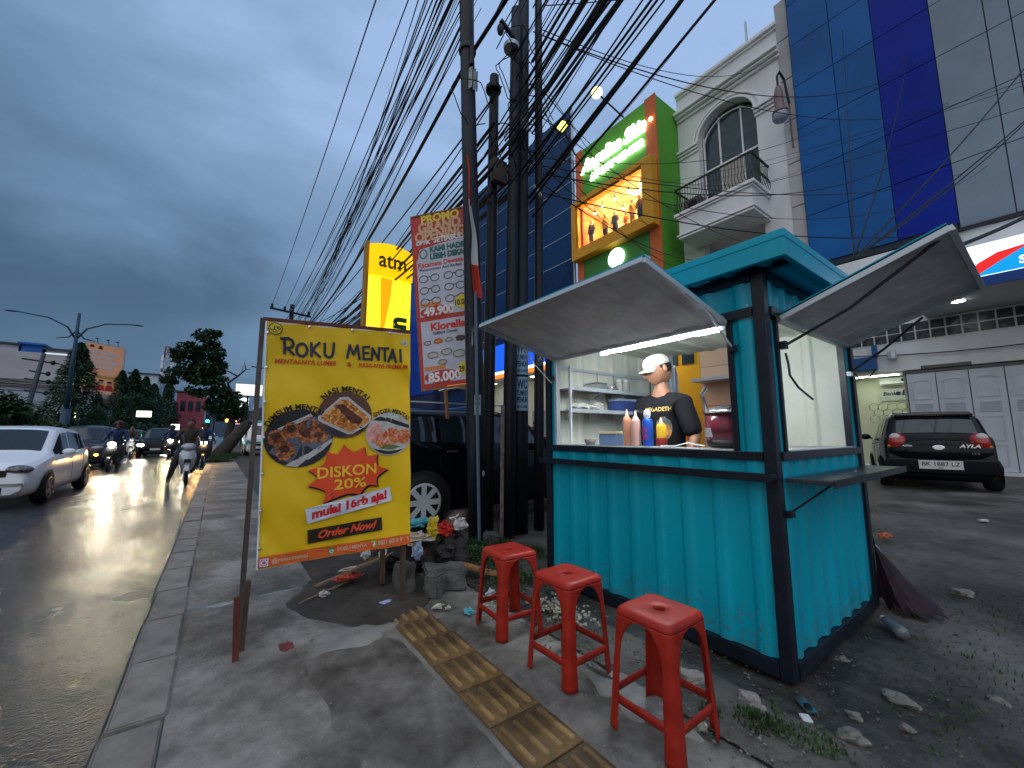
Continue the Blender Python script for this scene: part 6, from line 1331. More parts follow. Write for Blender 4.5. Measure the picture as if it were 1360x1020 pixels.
        for (a, b) in sp['windows'][:2]:
            yh = b-.12; zh = lerp_tab(belt, yh)-.09; MB().bar((s*(side_x(yh, zh)+.018), yh-.09, zh), (s*(side_x(yh, zh)+.018), yh+.07, zh), .02, .028).build('door_handle', sp.get('handle', paint), t, bevel=.005)
            mb = MB(); pts_ = [(s*(side_x(b+.03, z)+.001), b+.03, z) for z in [zl+.2+(lerp_tab(belt, b)-zl-.25)*i/5 for i in range(6)]]; mb.tube(pts_, .004, 4); mb.build('door_gap', blackmat, t)
    MB().box((-hw*.58, yf-.012, sp.get('gz', .55)-.02), (hw*.58, yf+.06, sp.get('gz', .55)+.10)).build('grille', blackmat, t, bevel=.01)
    MB().box((-hw*.55, yf-.008, .26), (hw*.55, yf+.06, .38)).build('air_intake', blackmat, t, bevel=.01)
    MB().box((-.22, yf-.025, .42), (.22, yf-.012, .53)).build('number_plate', sp.get('plate', mat('plate_white', (.62, .63, .62), .5)), t)
    return t
white_paint = mat('car_white', (.84, .86, .90), .22, coat=.3); black_paint = mat('car_black', (.002, .003, .006), .12, spec=.22); grey_paint = mat('car_dark_blue_grey', (.02, .026, .038), .2, coat=.2)
hl_on = glow('headlamp_warm', (1, .88, .66), 300); hl_cool = glow('headlamp_cool', (1, .90, .66), 760)
hatch_top = [(-1.98, .52), (-1.95, .72), (-1.80, .80), (-1.10, .95), (-.98, .985), (-.30, 1.44), (.25, 1.49), (1.15, 1.44), (1.45, 1.36), (1.85, 1.00), (1.93, .95), (1.98, .60)]
hatch_belt = [(-1.98, .50), (-1.90, .66), (-1.1, .86), (0, .90), (1.2, .95), (1.8, .93), (1.98, .58)]
wc = car('parked_car', 'white hatchback driving towards the camera at the left edge', 'car', dict(L=3.96, W=1.68, H=1.49, top=hatch_top, belt=hatch_belt, paint=white_paint, windows=[(-.80, .12), (.20, .95), (1.0, 1.35)], screen=(-.95, -.36), rear=(1.48, 1.80), wheels=(-1.22, 1.36), r=.29, spokes=5, hz=.68, gz=.58, hl=mat('headlamp_smoked', (.10, .095, .11), .08, noise=16, namt=.8, spec=.8), fog=mat('fog_dark', (.02, .02, .02), .4), taper=.16, tp=4, rim=mat('dark_rim', (.16, .16, .17), .35)))
wc.name = 'white_hatchback'
place(wc, (-3.43, 13.12, -.13), R(-1))
# mpv behind
mpv_top = [(-2.1, .55), (-2.08, .80), (-1.9, .92), (-1.25, 1.02), (-1.15, 1.05), (-.55, 1.58), (0, 1.66), (1.5, 1.63), (1.8, 1.55), (2.02, 1.05), (2.1, .7)]
mpv_belt = [(-2.1, .52), (-2.0, .80), (-1.2, .98), (0, 1.0), (1.9, 1.03), (2.1, .66)]
mp_ = car('dark_mpv', 'dark grey people carrier with its amber indicator lit, behind the white hatchback', 'car', dict(L=4.2, W=1.70, H=1.66, top=mpv_top, belt=mpv_belt, paint=grey_paint, windows=[(-.9, .1), (.18, 1.0), (1.08, 1.75)], screen=(-1.12, -.60), rear=(1.82, 1.98), wheels=(-1.3, 1.35), r=.31, hz=.78))
MB().ell((.62, -2.06, .52), (.10, .05, .07)).build('indicator', glow('indicator_amber', (1, .45, .02), 40), mp_)
place(mp_, (-4.35, 24.2, -.13))
c3 = car('traffic_car', 'dark car with both headlamps lit in the middle of the road', 'car', dict(L=4.2, W=1.65, H=1.60, top=mpv_top, belt=mpv_belt, paint=black_paint, windows=[(-.9, .1), (.18, 1.0), (1.08, 1.75)], screen=(-1.12, -.60), wheels=(-1.3, 1.35), hl=hl_on, hz=.70), 'cars in the oncoming traffic')
c3.name = 'traffic_car'; place(c3, (-2.75, 32.0, -.13))
copy_thing(c3, (-5.4, 34, -.13), 0, 'dark car with lit headlamps, second lane behind the grey people carrier')
copy_thing(c3, (-2.7, 46, -.13), 0, 'distant dark car with lit headlamps straight up the road')
copy_thing(mp_, (-5.6, 44, -.13), 0, 'distant grey people carrier in the outer lane')
w2 = copy_thing(wc, (-7.4, 38, -.13), PI, 'white car driving away beside the median')
copy_thing(wc, (-7.0, 52, -.13), PI, 'second white car driving away beside the median, further off')
copy_thing(wc, (-.95, 62, -.13), 0, 'small distant white car near the green traffic light')
# black suv parked across the pavement behind the poles
suv_top = [(-2.15, .6), (-2.12, .90), (-1.95, 1.0), (-1.15, 1.08), (-1.05, 1.10), (-.40, 1.52), (.1, 1.60), (1.5, 1.56), (1.78, 1.48), (2.08, 1.05), (2.15, .75)]
suv_belt = [(-2.15, .58), (-2.0, .90), (-1.1, 1.02), (0, 1.04), (1.9, 1.10), (2.15, .72)]
sv = car('black_suv', 'black parked car with silver alloy wheels behind the pole cluster', 'car', dict(L=4.3, W=1.74, H=1.60, top=suv_top, belt=suv_belt, paint=black_paint, windows=[(-.75, .18), (.26, 1.05), (1.12, 1.62)], screen=(-1.0, -.44), rear=(1.82, 2.0), wheels=(-1.30, 1.33), r=.345, spokes=8, handle=mat('handle_dark', (.05, .055, .06), .2)))
MB().box((-.80, -.3, 1.632), (-.77, 1.5, 1.652)).build('roof_bar', galvedge, sv); MB().box((.77, -.3, 1.632), (.80, 1.5, 1.652)).build('roof_bar', galvedge, sv)
place(sv, (3.52, 5.80, -.02), R(90))
# black hatchback parked nose-in by the grey doors
ay_top = [(-1.8, .5), (-1.78, .72), (-1.6, .84), (-1.05, .98), (-.95, 1.0), (-.35, 1.46), (.1, 1.52), (1.1, 1.50), (1.42, 1.45), (1.50, 1.42), (1.73, 1.03), (1.78, .96), (1.80, .58)]
ay_belt = [(-1.8, .5), (-1.7, .72), (-1.0, .90), (0, .93), (1.4, 1.0), (1.74, .98), (1.8, .56)]
ay = car('black_hatchback', 'black hatchback parked nose-in before the grey folding doors, plate BK 1887 LZ', 'car', dict(L=3.6, W=1.62, H=1.52, top=ay_top, belt=ay_belt, paint=black_paint, windows=[(-.78, .05), (.13, .82), (.9, 1.25)], screen=(-.9, -.4), rear=(1.512, 1.71), wheels=(-1.15, 1.25), r=.28, taper=.10, tp=5, tall=1, tz=.90))
rf = plane_fn((0, 1.815, 0), (-1, 0, 0), (0, 0, 1))
MB().prism([(1.34, 1.49), (1.60, 1.435), (1.60, 1.405), (1.36, 1.455)], -.54, .54, 'x').build('spoiler', black_paint, ay, bevel=.008)
MB().box((-.10, 1.598, 1.412), (.10, 1.606, 1.430)).build('brake_lamp', mat('dark_red_lamp', (.08, .01, .01), .2), ay)
MB().ell((0, 1.76, .72), (.72, .10, .24), None, 20, 10).build('tailgate', black_paint, ay, smooth=True)
for s in (1, -1):
    MB().ell((s*.575, 1.765, .99), (.085, .05, .085), None, 14, 8).build('reversing_lamp', mat('lamp_clear', (.55, .50, .50), .15), ay, smooth=True)
    MB().ell((s*.66, 1.74, .82), (.045, .05, .04), None, 10, 6).build('indicator', mat('amber_lens', (.6, .22, .03), .2), ay, smooth=True)
    MB().box((s*.62-.10, 1.775, .50), (s*.62+.10, 1.80, .515)).build('reflector', mat('dull_reflector', (.3, .28, .25), .3), ay)
MB().prism([(-.77, .30), (.77, .30), (.78, .46), (.74, .60), (-.74, .60), (-.78, .46)], 1.70, 1.84, 'y').build('bumper', black_paint, ay, bevel=.04, seg=3)
MB().box((-.29, 1.842, .40), (.29, 1.852, .56)).build('number_plate', mat('plate_pale', (.58, .60, .60), .5), ay)
rfp = plane_fn((0, 1.853, .48), (-1, 0, 0), (0, 0, 1)); letter('BK 1887 LZ', .105, rfp, 0, .012, blackink, ay, off=.002, bold=.01, fit=.50); letter('08·28', .03, rfp, 0, -.055, blackink, ay, off=.002)
MB().lathe([(.075, 0), (.085, .006), (.07, .012)], (0, 1.858, .80), 18, Matrix.Rotation(-PI/2, 4, 'X') @ Matrix.Diagonal((1, .55, 1, 1))).build('emblem', chrome, ay); 
rg_ = plane_fn((0, 1.862, .83), (-1, 0, 0), (0, 0, 1)); letter('AYLA', .085, rg_, .40, .0, chrome, ay, off=.0, bold=.03, shear=.25, sx=1.25); letter('1.2 X', .045, rg_, .46, -.13, mat('badge_dull', (.25, .26, .2), .4), ay, off=0, bold=.02); letter('ASTRA', .045, rg_, -.42, 0, chrome, ay, off=.003, bold=.02)
MB().box((-.62+.0, 1.855, .80), (-.42, 1.862, .86)).build('badge', mat('badge_plate', (.3, .32, .36), .3), ay) if False else None
place(ay, (14.45, 2.12, 0), R(105)); ay.scale = (1.13, 1.13, 1.13)

# ------------------------------------------------------------------ motor scooters and riders
def skinned(name, joints, edges, m, parent, sub=2, root=0):
    bm = bmesh.new(); lay = bm.verts.layers.skin.verify(); vs_ = []
    for i, (p_, r_) in enumerate(joints):
        v = bm.verts.new(p_); v[lay].radius = (r_, r_) if not isinstance(r_, tuple) else r_; v[lay].use_root = (i == root); vs_.append(v)
    for a, b in edges: bm.edges.new((vs_[a], vs_[b]))
    me = bpy.data.meshes.new(name); bm.to_mesh(me); bm.free(); me.materials.append(m)
    o = bpy.data.objects.new(name, me); COL.objects.link(o)
    q = o.modifiers.new('skin', 'SKIN'); q.use_smooth_shade = True; q2 = o.modifiers.new('sub', 'SUBSURF'); q2.levels = sub; q2.render_levels = sub
    _vl.update(); me2 = bpy.data.meshes.new_from_object(o.evaluated_get(bpy.context.evaluated_depsgraph_get())); bpy.data.objects.remove(o); bpy.data.meshes.remove(me)
    if not me2.materials: me2.materials.append(m)
    me2.name = name; return link(name, me2, parent, True)
def head_mesh(c, s, M, m, parent, name='head'):
    """s: head height; faces -y before M"""
    mb = MB(); nu, nv = 32, 24; vs_ = []
    for j in range(nv+1):
        th = PI*j/nv; z = -math.cos(th)
        for i in range(nu):
            a = 2*PI*i/nu; x = math.sin(th)*math.cos(a); y = math.sin(th)*math.sin(a)
            X = x*.36; Y = y*.43; Z = z*.5
            if z < 0: k = 1-.30*(-z)**1.4; X *= k; Y = Y*(1-.12*(-z)) + (-.05*(-z) if y < 0 else .10*(-z))
            f = max(0, -y)
            g = lambda cx_, cz_, w, h_: math.exp(-((X-cx_)/w)**2-((Z-cz_)/h_)**2)
            if f > 0:
                Y -= .165*g(0, -.11, .045, .055)+.080*g(0, .0, .03, .10)      # nose
                Y += .045*(g(.14, .015, .075, .04)+g(-.14, .015, .075, .04))    # eye sockets
                Y -= .025*(g(.13, .09, .10, .03)+g(-.13, .09, .10, .03))        # brow
                Y -= .050*g(0, -.235, .085, .024)+.045*g(0, -.29, .075, .022); Y += .020*g(0, -.26, .09, .010)  # lips
                Y -= .060*g(0, -.40, .10, .07)                                   # chin
                Y -= .018*(g(.2, -.12, .08, .08)+g(-.2, -.12, .08, .08))
            vs_.append(Vector(c)+M @ (Vector((X, Y, Z))*s))
    mb.add(vs_, [(j*nu+i, j*nu+(i+1) % nu, (j+1)*nu+(i+1) % nu, (j+1)*nu+i) for j in range(nv) for i in range(nu)])
    o = mb.build(name, m, parent, smooth=True)
    ew = mat('eye_white', (.5, .48, .45), .3); P_ = lambda x, y, z: Vector(c)+M @ (Vector((x, y, z))*s)
    for sx_ in (-1, 1):
        MB().ell(P_(sx_*.14, -.365, .015), (.055*s, .03*s, .022*s), M.to_4x4() if hasattr(M, 'to_4x4') else M, 10, 6).build('eye', ew, o, smooth=True)
        MB().ell(P_(sx_*.14, -.388, .015), (.022*s, .014*s, .021*s), M.to_4x4(), 8, 6).build('pupil', hair, o, smooth=True) if False else MB().ell(P_(sx_*.14, -.385, .015), (.022*s, .014*s, .021*s), M.to_4x4(), 8, 6).build('iris', hair, o, smooth=True)
        MB().ell(P_(sx_*.385, .05, -.03), (.035*s, .075*s, .125*s), M.to_4x4(), 10, 8).build('ear', m, o, smooth=True)
        MB().tube([P_(sx_*.07, -.415, .085), P_(sx_*.14, -.42, .10), P_(sx_*.21, -.37, .085)], .011*s, 5).build('eyebrow', hair, o)
    return o
def hand_joints(J, E_, wrist, dirv, side, s, base):
    d = Vector(dirv).normalized(); sd_ = Vector(side).normalized(); nn = d.cross(sd_); w = Vector(wrist)
    k0 = len(J); J.append((w+d*.05*s, .026*s)); E_.append((base, k0)); J.append((w+d*.085*s, .030*s)); E_.append((k0, k0+1))
    for i, ln in enumerate((.070, .078, .072, .058)):
        off = sd_*(i-1.5)*.020*s; k = len(J); J.append((w+d*.095*s+off, .0095*s)); E_.append((k0+1, k)); J.append((w+d*(.095+ln*.5)*s+off*1.05+nn*.008*s, .0088*s)); J.append((w+d*(.095+ln)*s+off*1.05+nn*.026*s, .007*s)); E_.append((k, k+1)); E_.append((k+1, k+2))
    k = len(J); J.append((w+d*.06*s-sd_*.036*s, .0105*s)); J.append((w+d*.09*s-sd_*.054*s+nn*.010*s, .0095*s)); J.append((w+d*.115*s-sd_*.060*s+nn*.02*s, .008*s)); E_ += [(k0, k), (k, k+1), (k+1, k+2)]
def scooter(label, paint, lamp, rider=None, jacket=None, helmet=None, lean=0):
    t = thing('motor_scooter', label, 'scooter', (0, 0, 0)); r = .24; M = Matrix.Rotation(PI/2, 4, 'Y'); dark = blackmat
    for y in (-.62, .62):
        w = MB().lathe([(r*.70, -.04), (r*.93, -.045), (r, -.02), (r, .02), (r*.93, .045), (r*.70, .04)], (0, y, r), 20, M).build('wheel', rubber, t, smooth=True)
        h = MB(); h.lathe([(r*.72, -.02), (r*.72, .02), (r*.66, .0)], (0, y, r), 20, M); h.lathe([(.04, -.05), (.04, .05)], (0, y, r), 10, M)
        for k in range(5): a = 2*PI*k/5; h.bar((0, y, r), (0, y+r*.7*math.cos(a), r+r*.7*math.sin(a)), .02)
        h.build('rim', galvedge, w)
    for s in (-1, 1): MB().tube([(s*.055, -.62, r), (s*.055, -.55, .42), (s*.04, -.50, .60)], .018, 6).build('fork', galvedge, t)
    MB().prism([(-.86, .36), (-.80, .50), (-.62, .56), (-.46, .50), (-.44, .46), (-.60, .51), (-.76, .45), (-.82, .34)], -.055, .055, 'x').build('front_fender', paint, t, bevel=.01)
    # leg shield / apron tapering to the floor board
    mb = MB(); rows = [(-.50, .30, .10), (-.56, .42, .16), (-.60, .58, .21), (-.58, .72, .22), (-.52, .84, .20), (-.46, .94, .14)]
    for y, z, w in rows: mb.v += [(-w, y+.10, z), (-w*.7, y, z), (0, y-.045, z), (w*.7, y, z), (w, y+.10, z), (w*.6, y+.16, z), (-w*.6, y+.16, z)]
    n = 7
    for i in range(len(rows)-1):
        for k in range(n): mb.f.append((i*n+k, i*n+(k+1) % n, (i+1)*n+(k+1) % n, (i+1)*n+k)); mb.m.append(0)
    mb.f.append(tuple(range(n))); mb.f.append(tuple((len(rows)-1)*n+k for k in range(n))); mb.m += [0, 0]; mb.build('leg_shield', paint, t, smooth=True, sub=1)
    MB().prism([(-.635, .50), (-.64, .66), (-.56, .60)], -.07, .07, 'x').build('apron_trim', dark, t, bevel=.01)
    MB().box((-.13, -.42, .27), (.13, .14, .33)).build('floorboard', dark, t, bevel=.02)
    mb = MB(); rows = [(.06, .35, .70, .12), (.20, .32, .76, .15), (.5, .38, .80, .16), (.8, .52, .84, .12), (.92, .66, .86, .06)]
    for y, z0, z1, w in rows: mb.v += [(-w, y, z0), (w, y, z0), (w, y, z1), (-w, y, z1)]
    for i in range(4):
        for k in range(4): mb.f.append((i*4+k, i*4+(k+1) % 4, i*4+4+(k+1) % 4, i*4+4+k)); mb.m.append(0)
    mb.f += [(0, 1, 2, 3), (16, 17, 18, 19)]; mb.m += [0, 0]; mb.build('rear_body', paint, t, bevel=.03, smooth=False)
    MB().prism([(.05, .74), (.15, .80), (.45, .80), (.80, .87), (.86, .86), (.5, .77), (.1, .70)], -.12, .12, 'x').build('saddle', dark, t, bevel=.02)
    hb = MB().ell((0, -.44, .98), (.17, .12, .10), None, 14, 8).build('headset', paint, t, smooth=True)
    MB().tube([(-.34, -.30, 1.02), (-.18, -.40, 1.03), (0, -.43, 1.0), (.18, -.40, 1.03), (.34, -.30, 1.02)], .016, 8).build('handlebar', dark, t)
    MB().ell((0, -.535, .965), (.105, .045, .065), None, 16, 8).build('headlight', lamp, t, smooth=True)
    for s in (-1, 1):
        mr = MB().tube([(s*.22, -.38, 1.03), (s*.26, -.40, 1.20)], .008, 5).build('mirror_stalk', dark, t); MB().ell((s*.28, -.40, 1.24), (.065, .015, .045)).build('mirror', dark, mr, smooth=True)
    MB().tube([(.14, .35, .28), (.15, .75, .36)], .045, 8).build('exhaust', galvedge, t)
    return t
def rider_fig(label, jacket, helmet, trousers, foot_down=True, z=0):
    p_ = thing('person', label, 'person', (0, 0, 0)); s = 1
    J = [((0, .28, .88), .15), ((0, .27, 1.08), .145), ((0, .20, 1.30), .17), ((0, .18, 1.44), .10), ((0, .16, 1.52), .055)]; E_ = [(0, 1), (1, 2), (2, 3), (3, 4)]
    for sx_ in (-1, 1):
        k = len(J); J += [((sx_*.21, .18, 1.40), .072), ((sx_*.30, .05, 1.16), .052), ((sx_*.32, -.24, 1.06), .036)]; E_ += [(3, k), (k, k+1), (k+1, k+2)]
        hand_joints(J, E_, (sx_*.32, -.24, 1.06), (0, -1, -.25), (sx_, 0, 0), .85, k+2)
    body = skinned('body', J, E_, jacket, p_, 1, 1)
    for sx_ in (-1, 1):
        dn = foot_down and sx_ < 0
        J2 = [((sx_*.10, .26, .88), .13), ((sx_*.21, -.12, .80), .105), ((sx_*(.30 if dn else .17), -.08 if dn else -.10, .42), .085), ((sx_*(.38 if dn else .14), -.02 if dn else -.20, .10 if dn else .40), .065), ((sx_*(.38 if dn else .14), -.18 if dn else -.36, .04 if dn else .36), .036)]
        skinned('trouser_leg' , J2, [(0, 1), (1, 2), (2, 3)] + [(3, 4)], trousers, p_, 1, 0)
        MB().ell((J2[4][0][0], J2[4][0][1]+.04, max(.045, J2[4][0][2])), (.05, .13, .045), None, 10, 6).build('shoe', blackmat, p_, smooth=True)
    M = Matrix.Identity(3); hd = head_mesh((0, .10, 1.62), .235, M, skind, p_)
    if helmet:
        mb = MB(); mb.ell((0, .12, 1.67), (.135, .155, .145), None, 16, 10); mb.f = [f for f in mb.f if len(f) < 5 and not all((mb.v[i][1] < .02 and mb.v[i][2] < 1.69) for i in f) and not all(mb.v[i][2] < 1.58 for i in f)]; mb.m = [0]*len(mb.f)
        mb.build('helmet', helmet, p_, smooth=True, fixn=False, solid=.012)
    else:
        mb = MB(); mb.ell((0, .13, 1.66), (.10, .118, .105), None, 16, 10); mb.build('hair', hair, p_, smooth=True)
    return p_
jean = mat('dark_trousers', (.03, .032, .04), .8)
sc1 = scooter('silver and black scooter with its lamp off at the kerb side', mat('scooter_silver', (.36, .38, .42), .25, metal=.4), mat('lamp_off', (.4, .42, .45), .1), 1); place(sc1, (-.62, 14.5, -.13), R(2))
pr1 = rider_fig('bareheaded rider in a brown jacket sitting on the silver scooter, one foot down', mat('brown_jacket', (.055, .042, .033), .8), None, jean); place(pr1, (-.62, 14.5, -.13), R(2))
sc2 = scooter('dark scooter with a bright lamp beside the grey people carrier', mat('scooter_black', (.02, .02, .025), .25), hl_cool); place(sc2, (-2.95, 20.3, -.13), R(-3))
pr2 = rider_fig('helmeted rider in a dark blue jacket in front of the grey people carrier', mat('blue_jacket', (.015, .03, .10), .7), mat('helmet_dark', (.03, .02, .025), .2), jean, False); place(pr2, (-2.95, 20.3, -.13), R(-3))
sc3 = copy_thing(sc2, (-2.0, 28.5, -.13), 0, 'distant scooter with a glaring white lamp in mid road')
for c_ in sc3.children:
    if c_.name.startswith('headlight'): c_.data = c_.data.copy(); c_.data.materials[0] = glow('headlamp_glare', (1, .86, .50), 420)
p3 = copy_thing(pr2, (-2.0, 28.5, -.13), 0, 'distant rider behind the glaring white scooter lamp')
sc4 = copy_thing(sc2, (-.42, 20.9, -.13), 0, 'scooter with an orange glaring lamp close to the kerb')
for c_ in sc4.children:
    if c_.name.startswith('headlight'): c_.data = c_.data.copy(); c_.data.materials[0] = glow('headlamp_orange_glare', (1, .55, .18), 450)
p4 = copy_thing(pr2, (-.42, 20.9, -.13), 0, 'rider behind the orange glaring lamp near the kerb')
sc5 = copy_thing(sc1, (-3.9, 31.0, -.13), R(8), 'silver scooter between the far cars'); p5 = copy_thing(pr1, (-3.9, 31.0, -.13), R(8), 'rider on the silver scooter between the far cars')
# share minibuses parked beyond the banner
def minibus():
    t = thing('minibus', 'turquoise and white minibus parked on the verge down the street', 'minibus', (0, 0, 0)); tp = mat('bus_turquoise', (.06, .42, .45), .3)
    top_ = [(-1.9, .7), (-1.86, .98), (-1.75, 1.06), (-1.40, 1.70), (-1.2, 1.80), (1.7, 1.80), (1.85, 1.6), (1.9, .8)]; bl_ = [(-1.9, .68), (-1.8, .95), (0, 1.0), (1.8, 1.0), (1.9, .78)]
    return car('minibus', 'turquoise and white minibus parked on the verge down the street', 'minibus', dict(L=3.8, W=1.55, H=1.80, top=top_, belt=bl_, paint=white_paint, windows=[(-1.3, -.5), (-.4, .5), (.6, 1.5)], screen=(-1.72, -1.44), wheels=(-1.2, 1.2), hz=.8, tumble=.08)), t
mbx, junk = minibus(); bpy.data.objects.remove(junk)
MB().prism([(-1.86, .60), (1.88, .60), (1.88, .92), (-1.86, .92)], -.785, -.776, 'x').build('turquoise_band', MATS['bus_turquoise'], mbx); MB().box((-.6, -1.2, 1.81), (.6, 1.6, 1.95)).build('roof_load', MATS['bus_turquoise'], mbx, bevel=.05); MB().box((-.72, -1.93, .95-.28), (.72, -1.90, .95-.18)).build('turquoise_band', MATS['bus_turquoise'], mbx)
MB().ell((.35, -1.60, 1.60), (.20, .05, .16)).build('yellow_disc', mat('disc_yellow', (.8, .6, .05), .4), mbx)
place(mbx, (2.05, 28.2, 0)); mb2 = copy_thing(mbx, (2.3, 34.5, 0), 0, 'second turquoise and white minibus parked behind the first')

# ================================================================== the vendor and a bank customer
V_ = thing('person', 'vendor in a white cap and black printed T-shirt standing inside the kiosk', 'person', (3.02, 1.97, .035))
vx, vy = 3.02, 1.97
# facing: away from the camera-left, looking down at his work; +y-ish with a turn to -x
fa = R(205); FW = Vector((-.975, .12, 0)).normalized(); RT = Vector((FW.y, -FW.x, 0))   # RT: his right hand side
def bp_(f, r, z): return Vector((vx, vy, 0))+FW*f+RT*r+Vector((0, 0, z))
J = [(bp_(0, 0, .98), .125), (bp_(.01, 0, 1.15), .12), (bp_(.0, 0, 1.35), .145), (bp_(-.015, 0, 1.46), .075), (bp_(.0, 0, 1.57), .052), (bp_(.025, 0, 1.66), .058)]; E_ = [(0, 1), (1, 2), (2, 3), (3, 4), (4, 5)]
for s in (-1, 1):
    k = len(J); J += [(bp_(-.01, s*.20, 1.42), .048), (bp_(-.02, s*.29, 1.19), .050), (bp_(.12, s*.31, .99), .034)]; E_ += [(3, k), (k, k+1), (k+1, k+2)]
    hand_joints(J, E_, bp_(.12, s*.31, .99), FW*.7+Vector((0, 0, -.7)), RT, .92, k+2)
    k = len(J); J += [(bp_(0, s*.095, .88), .092), (bp_(.02, s*.10, .50), .062), (bp_(-.01, s*.10, .12), .042), (bp_(.13, s*.11, .075), .036)]; E_ += [(0, k), (k, k+1), (k+1, k+2), (k+2, k+3)]
skinned('body', J, E_, skin, V_, 2, 0)
J = [(bp_(0, 0, .90), .185), (bp_(.01, 0, 1.10), .185), (bp_(.0, 0, 1.32), .195), (bp_(-.015, 0, 1.475), .13), (bp_(-.0, 0, 1.56), .082)]; E_ = [(0, 1), (1, 2), (2, 3), (3, 4)]
for s in (-1, 1): k = len(J); J += [(bp_(-.01, s*.185, 1.435), .098), (bp_(.0, s*.262, 1.28), .078), (bp_(-.01, s*.30, 1.17), .080)]; E_ += [(3, k), (k, k+1), (k+1, k+2)]
tee = skinned('t_shirt', J, E_, cloth, V_, 2, 0)
J = [(bp_(0, 0, .93), .14)]; E_ = []
for s in (-1, 1): k = len(J); J += [(bp_(0, s*.10, .84), .105), (bp_(.02, s*.105, .50), .080), (bp_(-.01, s*.105, .14), .07)]; E_ += [(0, k), (k, k+1), (k+1, k+2)]
skinned('trousers', J, E_, jean, V_, 1, 0)
for s in (-1, 1): MB().ell(bp_(.06, s*.11, .078), (.05, .13, .042), rotz(R(38)), 12, 8).build('shoe', blackmat, V_, smooth=True)
Mh = (Matrix.Rotation(math.atan2(FW.y, FW.x)+PI/2, 3, 'Z') @ Matrix.Rotation(R(-20), 3, 'X')) if False else (Matrix.Rotation(R(243), 3, 'Z') @ Matrix.Rotation(R(18), 3, 'X'))
hc = bp_(.045, .0, 1.742); hd = head_mesh(hc, .262, Mh, skin, V_)
# hair below the cap
mb = MB(); mb.ell((0, 0, 0), (.105, .118, .10), None, 20, 12); mb.v = [tuple(hc+Mh @ Vector((v[0]*.93, v[1]*.97+.014, v[2]+.010))) for v in mb.v if True]
cut = []
for f in mb.f:
    c_ = sum((Vector(mb.v[i]) for i in f), Vector())/len(f); l_ = Mh.transposed() @ (c_-hc)
    if l_.y > -.02+.0*l_.z and l_.z > -.045-.5*max(0, l_.y)*.6: cut.append(f)
mb.f = cut; mb.m = [0]*len(cut); mb.build('hair', hair, hd, smooth=True, fixn=False)
# cap: crown and visor
capm = mat('cap_white', (.42, .41, .38), .85, noise=20, namt=.12, bump=.003, bscale=40)
cp = lambda x, y, z: hc+Mh @ Vector((x, y, z)); mb = MB(); nu, nv = 28, 9
for j in range(nv+1):
    th = R(90)*j/nv
    for i in range(nu):
        a = 2*PI*i/nu; rr = math.cos(th)**.75; mb.v.append(tuple(cp(.097*rr*math.cos(a), .115*rr*math.sin(a)+.006, .030+.098*math.sin(th)**.9+.0*a)))
for j in range(nv):
    for i in range(nu): mb.f.append((j*nu+i, j*nu+(i+1) % nu, (j+1)*nu+(i+1) % nu, (j+1)*nu+i)); mb.m.append(0)
cap = mb.build('cap', capm, V_, smooth=True, fixn=False, solid=.004)
mb = MB().grid(lambda u, v: cp((-1+2*u)*(.088+.006*v)*(1 if v < .99 else 1)*math.sqrt(max(.0, 1-(.55*v*abs(-1+2*u))**2)), -.080*math.sqrt(max(0, 1-((-1+2*u)*.72)**2))-.085*v*math.sqrt(max(.05, 1-(-1+2*u)**2))-.006, .036-.026*v-.020*(-1+2*u)**2), 18, 7); mb.build('visor', capm, cap, smooth=True, fixn=False, solid=.004)
MB().ell(cp(0, .006, .130), (.007, .007, .004)).build('button', capm, cap); strk = mat('cap_mark', (.12, .12, .12), .7)
MB().bar(cp(-.030, -.1155, .062), cp(-.018, -.106, .098), .005, .003).build('cap_mark', strk, cap)
for v in tee.data.vertices:
    q = v.co*1.0; n_ = v.normal; f_ = noise.noise(Vector((q.x*9+q.z*7, q.y*9-q.z*4, q.z*5)))*.010+noise.noise(Vector((q.x*22, q.y*22, q.z*9)))*.004; v.co += n_*f_
# shirt print (yellow words over an orange emblem), pressed on the chest
tv = [tee.matrix_world @ v.co for v in tee.data.vertices]
from mathutils.bvhtree import BVHTree
_vl.update(); off_ = ROOTLOC[V_.name]; bv_t = BVHTree.FromPolygons([v.co+off_ for v in tee.data.vertices], [tuple(p.vertices) for p in tee.data.polygons])
cam_p = Vector((0, 0, 1.2))
PD_ = (Vector((vx, vy, 0))-Vector((.7, 1.2, 0))); PD_.z = 0; PD_.normalize()      # print faces the counter side of the chest
def chest(u, v, off=0):
    side_ = Vector((PD_.y, -PD_.x, 0)); o_ = Vector((vx, vy, 1.31))-PD_*.8+side_*(u-.01)+Vector((0, 0, v)); h = bv_t.ray_cast(o_, PD_)
    return (h[0] if h[0] else o_+PD_*.68)-PD_*(off+.002)
letter('MEGADETH', .045, chest, .015, .085, mat('tee_yellow', (.55, .38, .10), .7), tee, off=.001, bold=.03, fit=.23) if False else letter('MEGADETH', .046, chest, .015, .085, mat('tee_yellow', (.50, .36, .12), .7), tee, off=.001, bold=.03, fit=.23)
tp_ = mat('tee_orange', (.42, .19, .06), .7, noise=40, namt=.7); tg = mat('tee_grey', (.12, .13, .12), .7, noise=50, namt=.6)
for cx_, cy_, r1, r2, m_, sd_ in ((.06, -.06, .060, .085, tg, 3), (.075, -.09, .036, .055, tp_, 5), (.05, -.02, .028, .032, tg, 9)):
    pts = wob((cx_, cy_), r1, sd_, r2); n = len(pts); MB().add([chest(cx_, cy_, .001+sd_*.0002)]+[chest(*p_, .001+sd_*.0002) for p_ in pts], [(0, 1+i, 1+(i+1) % n) for i in range(n)]).build('shirt_print', m_, tee, fixn=False)
